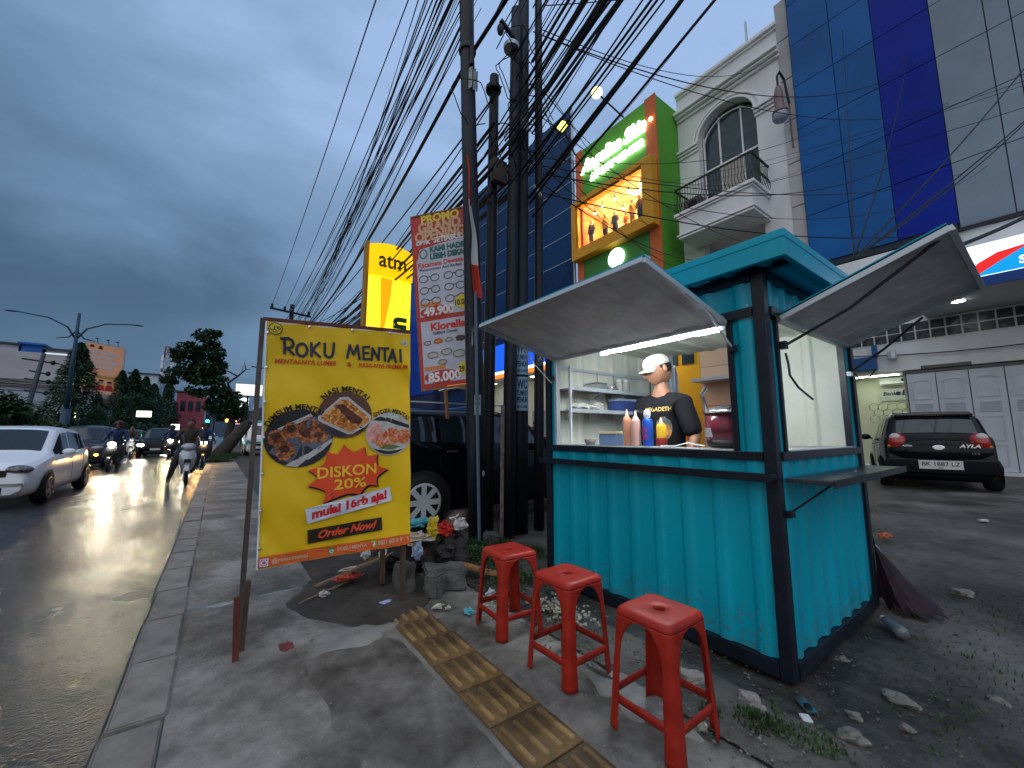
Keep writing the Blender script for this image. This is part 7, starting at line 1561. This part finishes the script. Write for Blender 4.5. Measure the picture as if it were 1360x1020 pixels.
# person in the far bank entrance
P2 = thing('person', 'person in a dark hooded top looking down at the far bank entrance', 'person', (13.2, 17.0, 0)); px_, py_ = 13.4, 16.25
def bq(f, r, z): return Vector((px_+r*.84+f*.5, py_-r*.5+f*.8, z))
J = [(bq(0, 0, .95), .15), (bq(0, 0, 1.2), .15), (bq(0, 0, 1.38), .19), (bq(0, 0, 1.52), .10), (bq(.03, 0, 1.60), .055)]; E_ = [(0, 1), (1, 2), (2, 3), (3, 4)]
for s in (-1, 1):
    k = len(J); J += [(bq(0, s*.20, 1.46), .075), (bq(.05, s*.26, 1.2), .06), (bq(.28, s*.12, 1.15), .04)]; E_ += [(3, k), (k, k+1), (k+1, k+2)]; hand_joints(J, E_, bq(.28, s*.12, 1.15), (.3, .9, 0), (.84, -.5, 0), .9, k+2)
    k = len(J); J += [(bq(0, s*.10, .85), .10), (bq(.02, s*.10, .48), .07), (bq(0, s*.10, .08), .05), (bq(.14, s*.11, .04), .04)]; E_ += [(0, k), (k, k+1), (k+1, k+2), (k+2, k+3)]
skinned('body', J, E_, mat('navy_hoodie', (.012, .015, .03), .8), P2, 1, 0); hm = Matrix.Rotation(R(75), 3, 'Z') @ Matrix.Rotation(R(30), 3, 'X'); head_mesh(bq(.06, 0, 1.73), .24, hm, skin, P2); MB().ell(bq(.03, 0, 1.77), (.105, .12, .105)).build('hair', hair, P2, smooth=True)

# ================================================================== trees, lamp and the far side of the road
def leaves(mb, c, r, n, s, rnd, squash=1.):
    for _ in range(n):
        d_ = Vector((rnd.gauss(0, 1), rnd.gauss(0, 1), rnd.gauss(0, 1))).normalized()*(rnd.random()**.45); p_ = Vector(c)+Vector((d_.x*r[0], d_.y*r[1], d_.z*r[2])); M = Euler((rnd.uniform(-1, 1), rnd.uniform(-1, 1), rnd.uniform(0, 6))).to_matrix(); k = s*rnd.uniform(.6, 1.4)
        mb.add([p_+M @ Vector(q_)*k for q_ in ((-1, 0, 0), (0, -.45, .1), (1, 0, 0), (0, .45, .1))], [(0, 1, 2, 3)])
def conifer(label, h, r, seed, group):
    rnd = random.Random(seed); t = thing('conifer_tree', label, 'tree', (0, 0, 0), group); MB().tube([(0, 0, -.1), (0, 0, h*.5), (.05, 0, h*.95)], [h*.022, h*.015, .02], 7).build('trunk', bark, t)
    mb = MB(); nn = int(9000)
    for _ in range(nn):
        z = h*(.07+.93*rnd.random()**1.15); u = z/h; rr = r*(min(1, (u-.02)*7)*(1-u)**.75*1.25+.03)*(.92+.25*noise.noise(Vector((u*5, seed, 0)))+.05*math.sin(seed+u*31)); a = rnd.uniform(0, 2*PI); q_ = rr*rnd.random()**.32*(1+.25*noise.noise(Vector((math.cos(a)*2, math.sin(a)*2, z*1.3+seed))))
        p_ = Vector((q_*math.cos(a), q_*math.sin(a), z)); M = Euler((rnd.uniform(-.8, .8), rnd.uniform(-.8, .8), a)).to_matrix(); k = rnd.uniform(.09, .20)
        mb.add([p_+M @ Vector(v)*k for v in ((-.2, -.35, 0), (1, 0, -.4), (-.2, .35, 0), (-.7, 0, .25))], [(0, 1, 2, 3)])
    mb.build('crown', leafc, t, fixn=False); return t
GT = 'conifers on the median'
cf = conifer('tall dense conifer in front of the orange billboard', 8.4, 2.1, 3, GT); place(cf, (-9.3, 45.5, 0))
cf2 = conifer('slim conifer beside the billboard, right side', 8.2, 1.7, 8, GT); place(cf2, (-9, 61, 0))
for i, (y, x, k, src, lb_) in enumerate([(66, -8.6, 1.1, cf2, 'conifer behind the slim one beside the billboard'), (75, -8.6, 1.12, cf2, 'broad conifer in the middle of the median row'), (86, -8.8, 1.1, cf, 'mid-row conifer before the tower'), (101, -8.2, 1.4, cf2, 'pointed conifer overlapping the lattice tower'), (118, -7.5, 1.1, cf, 'far conifer right of the lattice tower'),
        (140, -7.0, 1.15, cf2, 'very distant conifer, second last'), (170, -6.5, 1.2, cf, 'most distant conifer at the end of the median'), (55, -9.6, .62, cf2, 'young conifer at the foot of the billboard')]):
    copy_thing(src, (x, y, 0), R(57*i), lb_, k)
def bush(label, c, r, n, s, seed, name='bush'):
    rnd = random.Random(seed); t = thing(name, label, 'bush', c); MB().tube([(c[0], c[1], c[2]-.1), (c[0], c[1], c[2]+r[2])], .08, 6).build('trunk', bark, t); mb = MB()
    for k in range(5): leaves(mb, (c[0]+rnd.uniform(-.4, .4)*r[0], c[1]+rnd.uniform(-.4, .4)*r[1], c[2]+r[2]*rnd.uniform(.8, 1.4)), (r[0]*.7, r[1]*.7, r[2]*.65), n//5, s, rnd)
    mb.build('crown', leafm, t, fixn=False); return t
bush('dark bush above the white hatchback at the left edge', (-9.0, 31.2, 0), (1.9, 1.5, 1.8), 3500, .16, 2); bush('dark domed bush behind the white hatchback roof', (-9.2, 40.5, 0), (2.0, 1.5, 1.0), 2500, .14, 5)
rt_ = random.Random(77); mb = MB()
for y in range(60, 200, 7): leaves(mb, (-8+y*.01, y, 1.2), (1.2, 3.5, 1.5), 500, .25, rt_)
tag(mb.build('median_hedge', leafm, fixn=False), 'dark hedge along the median under the conifers', 'hedge', kind='stuff')
# the irregular broadleaf tree over the pavement and its leaning cut trunk
BT = thing('broadleaf_tree', 'large ragged dark broadleaf tree over the far pavement', 'tree', (.9, 38, 0)); rt_ = random.Random(12)
MB().tube([(.55, 37.5, -.1), (.75, 37.8, 1.6), (.95, 38, 3.2), (.45, 38, 4.4), (-.3, 38, 5.6), (-1.0, 38, 7.0), (-1.1, 38, 8.2)], [.30, .26, .22, .17, .13, .08, .04], 8).build('trunk', bark, BT, smooth=True)
MB().tube([(.95, 38, 3.3), (.55, 38, 4.6), (.35, 38, 5.1), (.95, 38, 5.7), (1.45, 38, 6.3), (1.3, 38, 6.9)], [.14, .11, .09, .07, .05, .02], 7).tube([(.95, 38, 5.7), (.4, 38, 6.0), (-.3, 38, 6.2)], [.06, .05, .03], 6).tube([(1.4, 38, 6.25), (1.75, 38, 6.35)], [.04, .02], 5).tube([(1.2, 38, 6.0), (1.25, 38.0, 6.6)], [.03, .015], 5).build('branch', bark, BT, smooth=True)
mb = MB()
for (x, z, rx_, rz_) in [(-1.35, 8.6, .75, .55), (-.75, 8.1, .6, .5), (-2.2, 7.4, .85, .65), (-1.2, 7.2, 1.0, .8), (-.4, 7.2, .55, .6), (-2.7, 6.9, .6, .45), (-1.9, 6.2, 1.1, .8), (-.9, 6.0, 1.0, .8), (-.1, 6.3, .45, .6), (-2.6, 5.6, .9, .45), (-1.4, 5.3, 1.0, .6), (-.4, 5.2, .7, .5), (-3.1, 5.1, .5, .25), (-.6, 8.8, .4, .3),
        (-.6, 4.3, .9, .5), (.3, 4.0, .8, .7), (.9, 3.5, .9, .8), (.2, 3.0, 1.1, .7), (1.2, 2.6, .8, .6), (-.5, 3.3, .6, .4), (-1.4, 4.2, .6, .3)]:
    leaves(mb, (x, 38+rt_.uniform(-.6, .6), z), (rx_, 1.0, rz_), int(200*rx_*rz_/.5)+60, .17, rt_)
    for _ in range(3): leaves(mb, (x+rt_.uniform(-1, 1)*rx_, 38+rt_.uniform(-1, 1), z+rt_.uniform(-1, 1)*rz_), (.30, .3, .22), 60, .14, rt_)
mb.build('crown', leafm, BT, fixn=False)
t = thing('leaning_trunk', 'thick leaning cut tree trunk on the kerb down the street', 'tree trunk', (.3, 25, 0))
MB().tube([(.0, 25.0, -.15), (.35, 25.2, .45), (.80, 25.4, 1.10), (1.22, 25.5, 1.72)], [.42, .34, .28, .25], 12).build('trunk', bark, t, smooth=True); MB().ell((1.24, 25.5, 1.76), (.24, .22, .16)).build('cut_end', mat('cut_wood', (.03, .028, .028), .8), t)
for a in ((-.5, .0), (.5, -.2), (.9, .1)): MB().tube([(.1, 25, .2), (.1+a[0], 25+a[1]-.3, -.08)], [.14, .05], 7).build('root', bark, t)
# double-armed street lamp on the median
t = thing('street_lamp', 'tall blue-green double-armed street lamp on the median', 'street lamp', (-9.1, 43, 0)); lm = mat('lamp_blue_green', (.02, .06, .10), .5); hx_ = -9.1; hy_ = 43
MB().tube([(hx_, hy_, 0), (hx_, hy_, 3)], [.30, .26], 10).tube([(hx_, hy_, 3), (hx_, hy_, 10.25)], [.15, .09], 10).build('post', lm, t, smooth=True)
for s in (-1, 1):
    MB().tube([(hx_, hy_, 8.2), (hx_+s*.5, hy_, 9.1), (hx_+s*1.5, hy_, 9.65), (hx_+s*3.1, hy_, 9.85+.0*s)], [.07, .06, .05, .04], 7).build('arm', lm, t, smooth=True); MB().tube([(hx_, hy_, 8.9), (hx_+s*.4, hy_, 8.35), (hx_+s*1.0, hy_, 8.20)], [.06, .05, .03], 7).build('scroll', lm, t, smooth=True); MB().ell((hx_+s*3.3, hy_, 9.83), (.35, .12, .06)).build('lantern', lm, t)
# orange billboard
t = thing('billboard', 'tall orange billboard with white lines of text and small figures', 'billboard', (-10.6, 60, 0)); bbx0, bbx1, bz0, bz1 = -12.0, -9.0, 4.6, 11.0
fbb = lambda u, v, off=0: Vector((bbx0+u*(bbx1-bbx0)/3, 60+.35*u-off, bz0+v-.09*u)); 
MB().add([fbb(0, 0), fbb(3, 0), fbb(3, 6.4), fbb(0, 6.4), fbb(0, 0, -.4), fbb(3, 0, -.4), fbb(3, 6.4, -.4), fbb(0, 6.4, -.4)], [(0, 1, 2, 3), (5, 4, 7, 6), (0, 4, 5, 1), (1, 5, 6, 2), (2, 6, 7, 3), (3, 7, 4, 0)]).build('panel_box', mat('billboard_frame', (.45, .46, .46), .5), t)
def bbp(pts, m, off=.02): MB().add([fbb(*p_, off) for p_ in pts], [tuple(range(len(pts)))]).build('print', m, t, fixn=False)
bbo = mat('billboard_orange', (.55, .26, .15), .6, emit=(1, .5, .3), estr=.12); bbp([(.12, .12), (2.88, .12), (2.88, 6.25), (.12, 6.25)], bbo); bbp([(.15, .15), (2.85, .15), (2.85, 1.0), (.15, 1.0)], mat('billboard_grey', (.35, .28, .28), .6), .03); bbp([(.15, 2.6), (2.85, 2.6), (2.85, 2.95), (.15, 2.95)], mat('billboard_amber', (.55, .30, .10), .6), .03)
bw_ = mat('billboard_text', (.65, .60, .60), .6)
for s_, v, w in (('WILAYAH BEBAS', 5.35, 2.2), ('KORUPSI DAN', 4.85, 1.9), ('BIROKRASI BERSIH', 4.35, 2.4), ('MELAYANI', 3.80, 1.6)): letter(s_, .46, fbb, 1.35, v, bw_, t, off=.05, bold=.06, fit=w)
for i in range(3): 
    u_ = .85+.62*i; bbp(circ(u_, 2.15+.1*(i == 1), .20, 12), mat('figure_skin', (.45, .22, .13), .6), .05); bbp(circ(u_, 2.32+.1*(i == 1), .20, 12, .10), hair, .06); bbp([(u_-.32, 1.35), (u_+.32, 1.35), (u_+.22, 1.95), (u_-.22, 1.95)], mat('figure_red', (.50, .03, .03), .6), .045)
letter('HARI ANTI KORUPSI', .22, fbb, 1.5, 1.18, bw_, t, off=.05, bold=.04, fit=2.2)
bbp([(.35, 5.85), (.7, 5.85), (.62, 6.1), (.42, 6.1)], blackink, .04); bbp([(1.0, 5.75), (1.3, 5.75), (1.25, 6.1), (1.05, 6.1)], blackink, .04)
for u_ in (.9, 1.7, 2.4): MB().tube([fbb(u_, 6.4), fbb(u_, 6.75, .5)], .03, 5).build('lamp_arm', blackmat, t); MB().ell(fbb(u_, 6.78, .6), (.16, .12, .06)).build('flood_head', blackmat, t)
MB().tube([(-10.5, 60.4, 0), (-10.5, 60.4, 5)], .25, 10).build('mast', MATS['grey_box'], t)
# buildings across the road
B = thing('white_warehouse', 'wide white building with blue rooftop sheets at the far left', 'building', (-28, 62, 0)); ww = mat('warehouse_white', (.46, .44, .46), .8, noise=.25, namt=.12); wl_ = mat('warehouse_lower', (.38, .42, .50), .7, noise=.2, namt=.2)
MB().box((-60, 62.2, 6.1), (-12.6, 90, 9.6)).build('upper_wall', ww, B); MB().box((-60, 62.4, 0), (-12.6, 90, 6.08)).build('lower_wall', wl_, B); MB().box((-60, 61.6, 2.95), (-13.6, 62.38, 3.15)).build('canopy', mat('canopy_grey', (.2, .21, .23), .6), B)
for k in range(7): MB().box((-19.2-5*k, 62.32, .3), (-15.4-5*k, 62.39, 2.8)).build('shutter', mat('shutter_pale', (.45, .48, .5), .6), B)
for k in range(5): MB().box((-20-8*k, 62.28, 3.6), (-14.4-8*k, 62.39, 4.6)).build('sign_board', mat('sign_board_grey', (.25, .28, .33), .6), B)
for k in range(4): MB().bar((-40, 62.12, 6.1+.3*k), (-14, 62.12, 6.0+.22*k), .07).build('pipe', MATS['rail_grey'], B)
for (a, b, z1, m) in ((-35, -17.6, 10.45, dullwall), (-17.4, -15.9, 10.6, mat('tarp_blue', (.02, .12, .42), .6)), (-15.6, -12.9, 10.2, dullwall)): MB().box((a, 64, 9.62), (b, 74, z1)).build('rooftop_room', m, B); MB().box((a-.2, 63.6, z1+.01), (b+.2, 74.4, z1+.2)).build('roof', MATS['dark_roof'] if m is dullwall else m, B)
MB().box((-15.2, 62.0, 9.5), (-12.7, 62.19, 9.66)).build('light_strip', glow('strip_white', (.8, .9, 1), .6), B); MB().box((-19.8, 61.9, 2.5), (-19.2, 62.1, 2.9)).build('wall_lamp', glow('wall_lamp_glow', (1, .95, .8), 8), B)
# utility poles across the road
t = thing('utility_pole', 'leaning pole with transformer gear in front of the white building', 'pole', (-13.6, 52, 0)); MB().tube([(-13.6, 52, 0), (-12.8, 52, 8.2)], [.22, .15], 8).build('shaft', mat('concrete_pole', (.10, .11, .13), .7), t)
for z, w in ((7.6, 1.1), (6.6, .6), (5.9, .8), (4.9, .7)): MB().bar((-12.9-w, 52, z), (-12.9+w, 52, z-.25), .12).build('crossarm', blackmat, t); MB().ell((-12.6+w*.4, 51.9, z-.2), (.16, .16, .22)).build('insulator', blackmat, t)
t = thing('street_lamp', 'thin old street lamp in front of the white building at the far left', 'street lamp', (-15.2, 44, 0)); MB().tube([(-15.2, 44, 0), (-14.9, 44, 7.0)], [.10, .07], 8).build('post', MATS['concrete_pole'], t); MB().bar((-15.5, 44, 7.0), (-14.2, 44, 7.15), .12).build('lantern', blackmat, t); MB().tube([(-15.0, 44, 4.9), (-14.2, 44, 5.6), (-12.9, 44, 5.8)], .05, 6).build('arm', blackmat, t)
for i, z in enumerate((4.2, 4.5, 4.75, 5.0, 3.2, 2.6)): cable((-20, 30, z+1), (-13.2, 52, z+.6), .4, .03, 'dark telephone cable across the white building', 'telephone cables across the road')
# lattice mast
t = thing('lattice_mast', 'red and white lattice radio mast far down the road', 'mast', (-10.5, 118, 0)); rm_, wm_ = mat('mast_red', (.25, .03, .03), .6), mat('mast_white', (.3, .32, .35), .6)
for k in range(8):
    z0, z1 = 2.6*k, 2.6*(k+1); w0, w1 = 1.5-.14*k, 1.5-.14*(k+1); mb = MB(); cs = ((-1, -1), (1, -1), (1, 1), (-1, 1))
    for i in range(4):
        a, b = cs[i], cs[(i+1) % 4]; P0 = lambda c_, w, z: (-10.5+c_[0]*w, 118+c_[1]*w, z)
        mb.bar(P0(a, w0, z0), P0(a, w1, z1), .14).bar(P0(a, w0, z0), P0(b, w1, z1), .08).bar(P0(b, w0, z0), P0(a, w1, z1), .08).bar(P0(a, w1, z1), P0(b, w1, z1), .08)
    mb.build('mast_section', rm_ if k % 2 else wm_, t)
for z in (14, 16.5, 18): MB().cbox((-11.2, 117.4, z), (.4, .4, 1.6)).build('antenna', white, t); MB().cbox((-9.6, 117.4, z-.5), (.35, .35, 1.6)).build('antenna', white, t)
for (nm, lb_, cat, a, b, c) in (('pink_building', 'dusky pink building behind the far conifers', 'building', (-7.2, 105, 0), (-2.6, 110, 9.6), (.32, .07, .09)), ('white_block', 'small white building between the far conifers', 'building', (-15.5, 112, 0), (-11.0, 120, 13.5), (.5, .55, .6)), ('grey_block', 'low grey-blue building at the end of the road', 'building', (-3.5, 160, 0), (14, 170, 8.5), (.08, .11, .16))):
    t = thing(nm, lb_, cat, ((a[0]+b[0])/2, a[1], 0)); MB().box(a, b).build('wall', mat(nm+'_wall', c, .8, noise=.3, namt=.2), t); MB().box((a[0]-.3, a[1]-.3, b[2]+.01), (b[0]+.3, b[1]+.3, b[2]+.3)).build('roof', MATS['dark_roof'], t)
    for k in range(3): MB().box((a[0]+(b[0]-a[0])*(.15+.27*k), a[1]-.06, b[2]*.6), (a[0]+(b[0]-a[0])*(.32+.27*k), a[1]-.01, b[2]*.82)).build('window', glassd, t)
# traffic light
t = thing('traffic_light', 'green traffic light down the road', 'traffic light', (-1.1, 58, 0)); MB().tube([(-.45, 58, 0), (-.45, 58, 3.4)], .06, 6).build('post', blackmat, t); MB().box((-1.25, 57.9, 2.35), (-.85, 58.1, 3.35)).build('housing', blackmat, t); MB().bar((-1.05, 58, 3.3), (-.45, 58, 3.35), .06).build('arm', blackmat, t); MB().ell((-1.05, 57.88, 2.62), (.17, .06, .17)).build('green_lens', glow('signal_green', (.02, 1, .45), 18), t)
# small lit signs and lamps among the traffic
for i, (x, y, z, w, h, c, s, lb_) in enumerate([(-7.0, 62, 3.1, 1.3, .7, (.95, 1, .75), 2.2, 'small pale lit sign under the conifers'), (-11.5, 55, 2.5, 1.0, .9, (.9, .85, .4), 2, 'yellowish lit sign beside the first conifer'), (-5.2, 78, 1.7, 1.0, .9, (1, .9, .7), 3, 'round pale lamp board far up the road')]):
    t = thing('roadside_sign', lb_, 'sign', (x, y, 0)); MB().box((x-w/2, y, z), (x+w/2, y+.2, z+h)).build('light_box', glow('roadside_glow_%s' % 'abc'[i], c, s), t, bevel=.05); MB().tube([(x, y+.1, 0), (x, y+.1, z)], .06, 6).build('post', blackmat, t)

# ================================================================== litter and rubble near the posts
lump = mat('broken_kerb_concrete', (.085, .085, .08), .6, noise=7, namt=.4, bump=.010, bscale=14)
def slab(c, d, rz, seed, m, label, cat='concrete block', name='concrete_block', tilt=(0, 0)):
    M = tr(c) @ rotz(rz) @ Euler((tilt[0], tilt[1], 0)).to_matrix().to_4x4(); me = MB().cbox((0, 0, 0), d).mesh(name, m); bm = bmesh.new(); bm.from_mesh(me); bmesh.ops.subdivide_edges(bm, edges=bm.edges, cuts=5, use_grid_fill=True)
    bmesh.ops.bevel(bm, geom=[e_ for e_ in bm.edges if len(e_.link_faces) == 2 and e_.calc_face_angle(0) > 1], offset=min(d)*.12, segments=2, affect='EDGES')
    for v in bm.verts: v.co += v.co.normalized()*min(d)*.22*noise.noise(v.co*9+Vector((seed*3, 0, 0)))
    bm.transform(M); bm.to_mesh(me); bm.free(); return tag(link(name, me, None, False), label, cat)
slab((1.52, 2.98, .085), (.34, .20, .17), R(-22), 1, lump, 'large broken concrete lump at the foot of the right banner post')
slab((1.24, 3.08, .10), (.13, .12, .24), R(15), 2, lump, 'upright concrete stub behind the right banner post')
slab((1.40, 2.90, .07), (.14, .12, .15), R(40), 3, lump, 'small squarish concrete piece left of the large lump')
slab((1.95, 3.75, .09), (.22, .18, .20), R(10), 6, lump, 'dark stone block at the base of the poles')
slab((2.5, 3.8, .05), (.25, .16, .14), R(60), 7, lump, 'second dark stone block, right of the pole foot')
for i, (a, b, w, m, lb_) in enumerate([((1.42, 3.42, .12), (2.02, 3.62, .42), (.14, .045), wood, 'dark plank lying tilted on the rubbish pile'), ((.95, 3.72, .02), (1.42, 3.46, .26), (.035, .02), woodb, 'thin brown stick over the rubbish'), ((.70, 3.55, .02), (1.36, 3.44, .22), (.03, .02), mat('pale_stick', (.20, .15, .09), .7), 'long pale stick sloping from the pavement to the rubbish'), ((1.75, 3.12, .10), (1.95, 2.86, .05), (.09, .02), woodb, 'orange-brown board beside the large concrete lump'), ((.55, 3.28, .015), (1.1, 3.62, .02), (.02, .012), MATS['pale_stick'], 'flat stick lying on the wet mud'), ((1.14, 3.30, .02), (1.14, 3.34, .45), (.05, .03), wood, 'short dark post stub behind the banner')]):
    tag(MB().bar(a, b, *w).build('wood_plank', m, bevel=.003), lb_, 'plank')
def cm(n_, c, r_=.35): return mat(n_, c, r_, noise=25, namt=.3)
for i, (c, r_, m, lb_) in enumerate([((1.46, 3.38, .30), (.10, .06, .05), cm('foil_cream', (.42, .34, .26), .25), 'crumpled cream foil wrapper on top of the rubbish pile'), ((1.62, 3.42, .36), (.05, .05, .09), cm('wrapper_yellow', (.60, .42, .03)), 'bright yellow wrapper standing on the rubbish pile'), ((1.76, 3.46, .33), (.08, .06, .06), cm('wrapper_red', (.42, .02, .015)), 'shiny red wrapper on the rubbish pile'), ((1.54, 3.52, .40), (.11, .04, .035), cm('bag_cyan', (.08, .36, .45)), 'cyan plastic bag at the top of the rubbish pile'),
        ((1.95, 3.55, .34), (.08, .06, .06), cm('tissue_white', (.48, .46, .47), .7), 'white crumpled tissue right of the dark plank'), ((1.42, 3.28, .22), (.035, .03, .07), cm('bag_pale_blue', (.30, .36, .50)), 'pale blue plastic scrap behind the banner post'), ((.92, 3.50, .065), (.10, .05, .022), cm('pack_red_white', (.42, .06, .04)), 'red and white food packet on the sticks'), ((.95, 3.55, .10), (.07, .04, .015), cm('pack_cream', (.50, .40, .30)), 'cream food packet lying over the red one'),
        ((1.10, 3.62, .19), (.035, .03, .045), pbag, 'small white crumpled cup behind the banner'), ((1.2, 3.48, .17), (.03, .02, .06), pbag, 'white plastic shred hanging on the sticks'), ((.725, 3.34, .025), (.032, .026, .024), cm('tissue_plain', (.55, .54, .50), .8), 'white tissue ball on the pavement under the banner'), ((1.05, 2.94, .018), (.040, .016, .010), cm('wrap_lilac', (.38, .42, .66)), 'pale lilac wrapper on the pavement by the banner post'),
        ((1.31, 2.66, .018), (.035, .016, .014), cm('shard_white', (.45, .44, .38), .6), 'two small white shards by the concrete piece'), ((1.36, 2.60, .018), (.020, .014, .012), MATS['shard_white'], 'single white chip beside the two shards'), ((1.44, 2.46, .022), (.028, .040, .012), cm('packet_turquoise', (.10, .42, .50)), 'small turquoise and white packet in front of the concrete lump'), ((1.56, 2.46, .020), (.030, .022, .016), MATS['shard_white'], 'crumpled pale scrap right of the turquoise packet'),
        ((1.76, 3.28, .15), (.12, .10, .10), cm('rag_dark', (.03, .026, .03), .9), 'dark rag in the rubbish pile'), ((1.46, 3.52, .14), (.26, .20, .15), cm('heap_dark', (.022, .019, .018), .9), 'dark heap of wet rubbish behind the banner'), ((1.83, 3.68, .14), (.24, .18, .14), cm('heap_brown', (.03, .024, .02), .9), 'brown heap of leaves and rubbish before the black car'), ((1.72, 2.62, .03), (.03, .022, .02), MATS['tissue_white'], 'white scrap among the pebbles near the farthest stool'),
        ((6.38, 1.34, .02), (.10, .05, .02), cm('leaf_orange', (.50, .12, .03)), 'small orange scrap far out in the lot'), ((8.6, .75, .015), (.09, .04, .012), pbag, 'small white scrap further out in the lot'), ((2.66, -.30, -.05), (.05, .03, .014), pbag, 'white scrap at the right edge of the lot'), ((1.68, .98, .018), (.02, .014, .012), MATS['shard_white'], 'pale chip under the nearest stool')]):
    crumple('litter', c, r_, i+3, m, lb_, 'litter', amp=.9 if r_[0] < .15 else .6)
for (x, y) in ((-.62, 2.62), (-.52, 3.25)): 
    o = MB().add([(x-.03, y-.01, -.122), (x, y-.02, -.118), (x+.035, y+.005, -.112), (x, y+.015, -.120)], [(0, 1, 2, 3)]).build('fallen_leaf', mat('leaf_yellow_green', (.16, .17, .03), .5), solid=.001); tag(o, 'yellow-green fallen leaf on the wet road, ' + ('nearer the camera' if y < 3 else 'closer to the kerb joint'), 'leaf')
# bracket and white cap in front of the kiosk corner
t = thing('metal_bracket', 'galvanised bracket plate on the ground at the kiosk corner', 'bracket', (2.27, .84, -.065)); M = tr((2.30, .83, -.052)) @ rotz(R(48))
MB().cbox((0, 0, 0), (.11, .05, .006), M).build('plate', steel, t); MB().cbox((-.02, 0, .008), (.025, .025, .010), M).build('nut', blackmat, t)
o = MB().cbox((0, 0, 0), (.050, .040, .012), tr((2.185, .79, -.045)) @ rotz(R(40))).build('plastic_scrap', white, bevel=.005); tag(o, 'small square white plastic cap beside the metal bracket', 'litter')
# folded umbrella and clear bottle leaning at the back corner
t = thing('folded_umbrella', 'folded dark floral umbrella leaning behind the kiosk side wall', 'umbrella', (4.2, .7, -.07)); um = mat('floral_cloth', (.010, .010, .012), .6, noise=14, namt=.4, col2=(.045, .010, .022)); rr_ = random.Random(9)
mb = MB(); apex = Vector((4.12, .93, .36)); 
base_ = [(4.0, .86, -.06), (3.93, .76, -.065), (3.96, .66, -.06), (4.12, .58, -.06), (4.26, .62, -.05), (4.36, .70, -.03), (4.38, .80, -.01), (4.28, .90, .0), (4.15, .95, -.04)]
nb = len(base_)
for j in range(9):
    u = j/8
    for i in range(nb*2):
        b0, b1 = Vector(base_[(i//2) % nb]), Vector(base_[(i//2+1) % nb]); q_ = b0 if i % 2 == 0 else (b0+b1)/2+(apex-(b0+b1)/2)*.10; mb.v.append(tuple(apex.lerp(q_, u**.9)+Vector((rr_.uniform(-.006, .006), rr_.uniform(-.006, .006), 0))*(j > 1)+Vector((0, 0, -.04*math.sin(PI*u)))))
n = nb*2
for j in range(8):
    for i in range(n): mb.f.append((j*n+i, j*n+(i+1) % n, (j+1)*n+(i+1) % n, (j+1)*n+i)); mb.m.append(0)
mb.build('canopy_cloth', um, t, fixn=False, solid=.003)
MB().tube([(4.12, .93, .35), (4.09, .94, .46)], .008, 6).build('tip', blackmat, t); MB().tube([apex, Vector((4.2, .72, -.06))], .008, 6).build('shaft', steel, t)
t = thing('clear_bottle', 'crushed clear plastic bottle on the ground beside the umbrella', 'bottle', (3.55, .76, -.03)); Mb = Matrix.Rotation(R(90), 4, 'Y') @ Matrix.Rotation(R(0), 4, 'Z')
MB().lathe([(.034, -.10), (.038, -.08), (.034, -.02), (.038, .04), (.03, .08), (.014, .10), (.014, .12)], (3.60, .76, -.03), 14, rotz(R(35)) @ Mb).build('bottle_body', mat('bottle_clear', (.35, .42, .45), .08, trans=.6), t, smooth=True); MB().lathe([(.016, .115), (.016, .135)], (3.60, .76, -.03), 10, rotz(R(35)) @ Mb).build('bottle_cap', white, t)
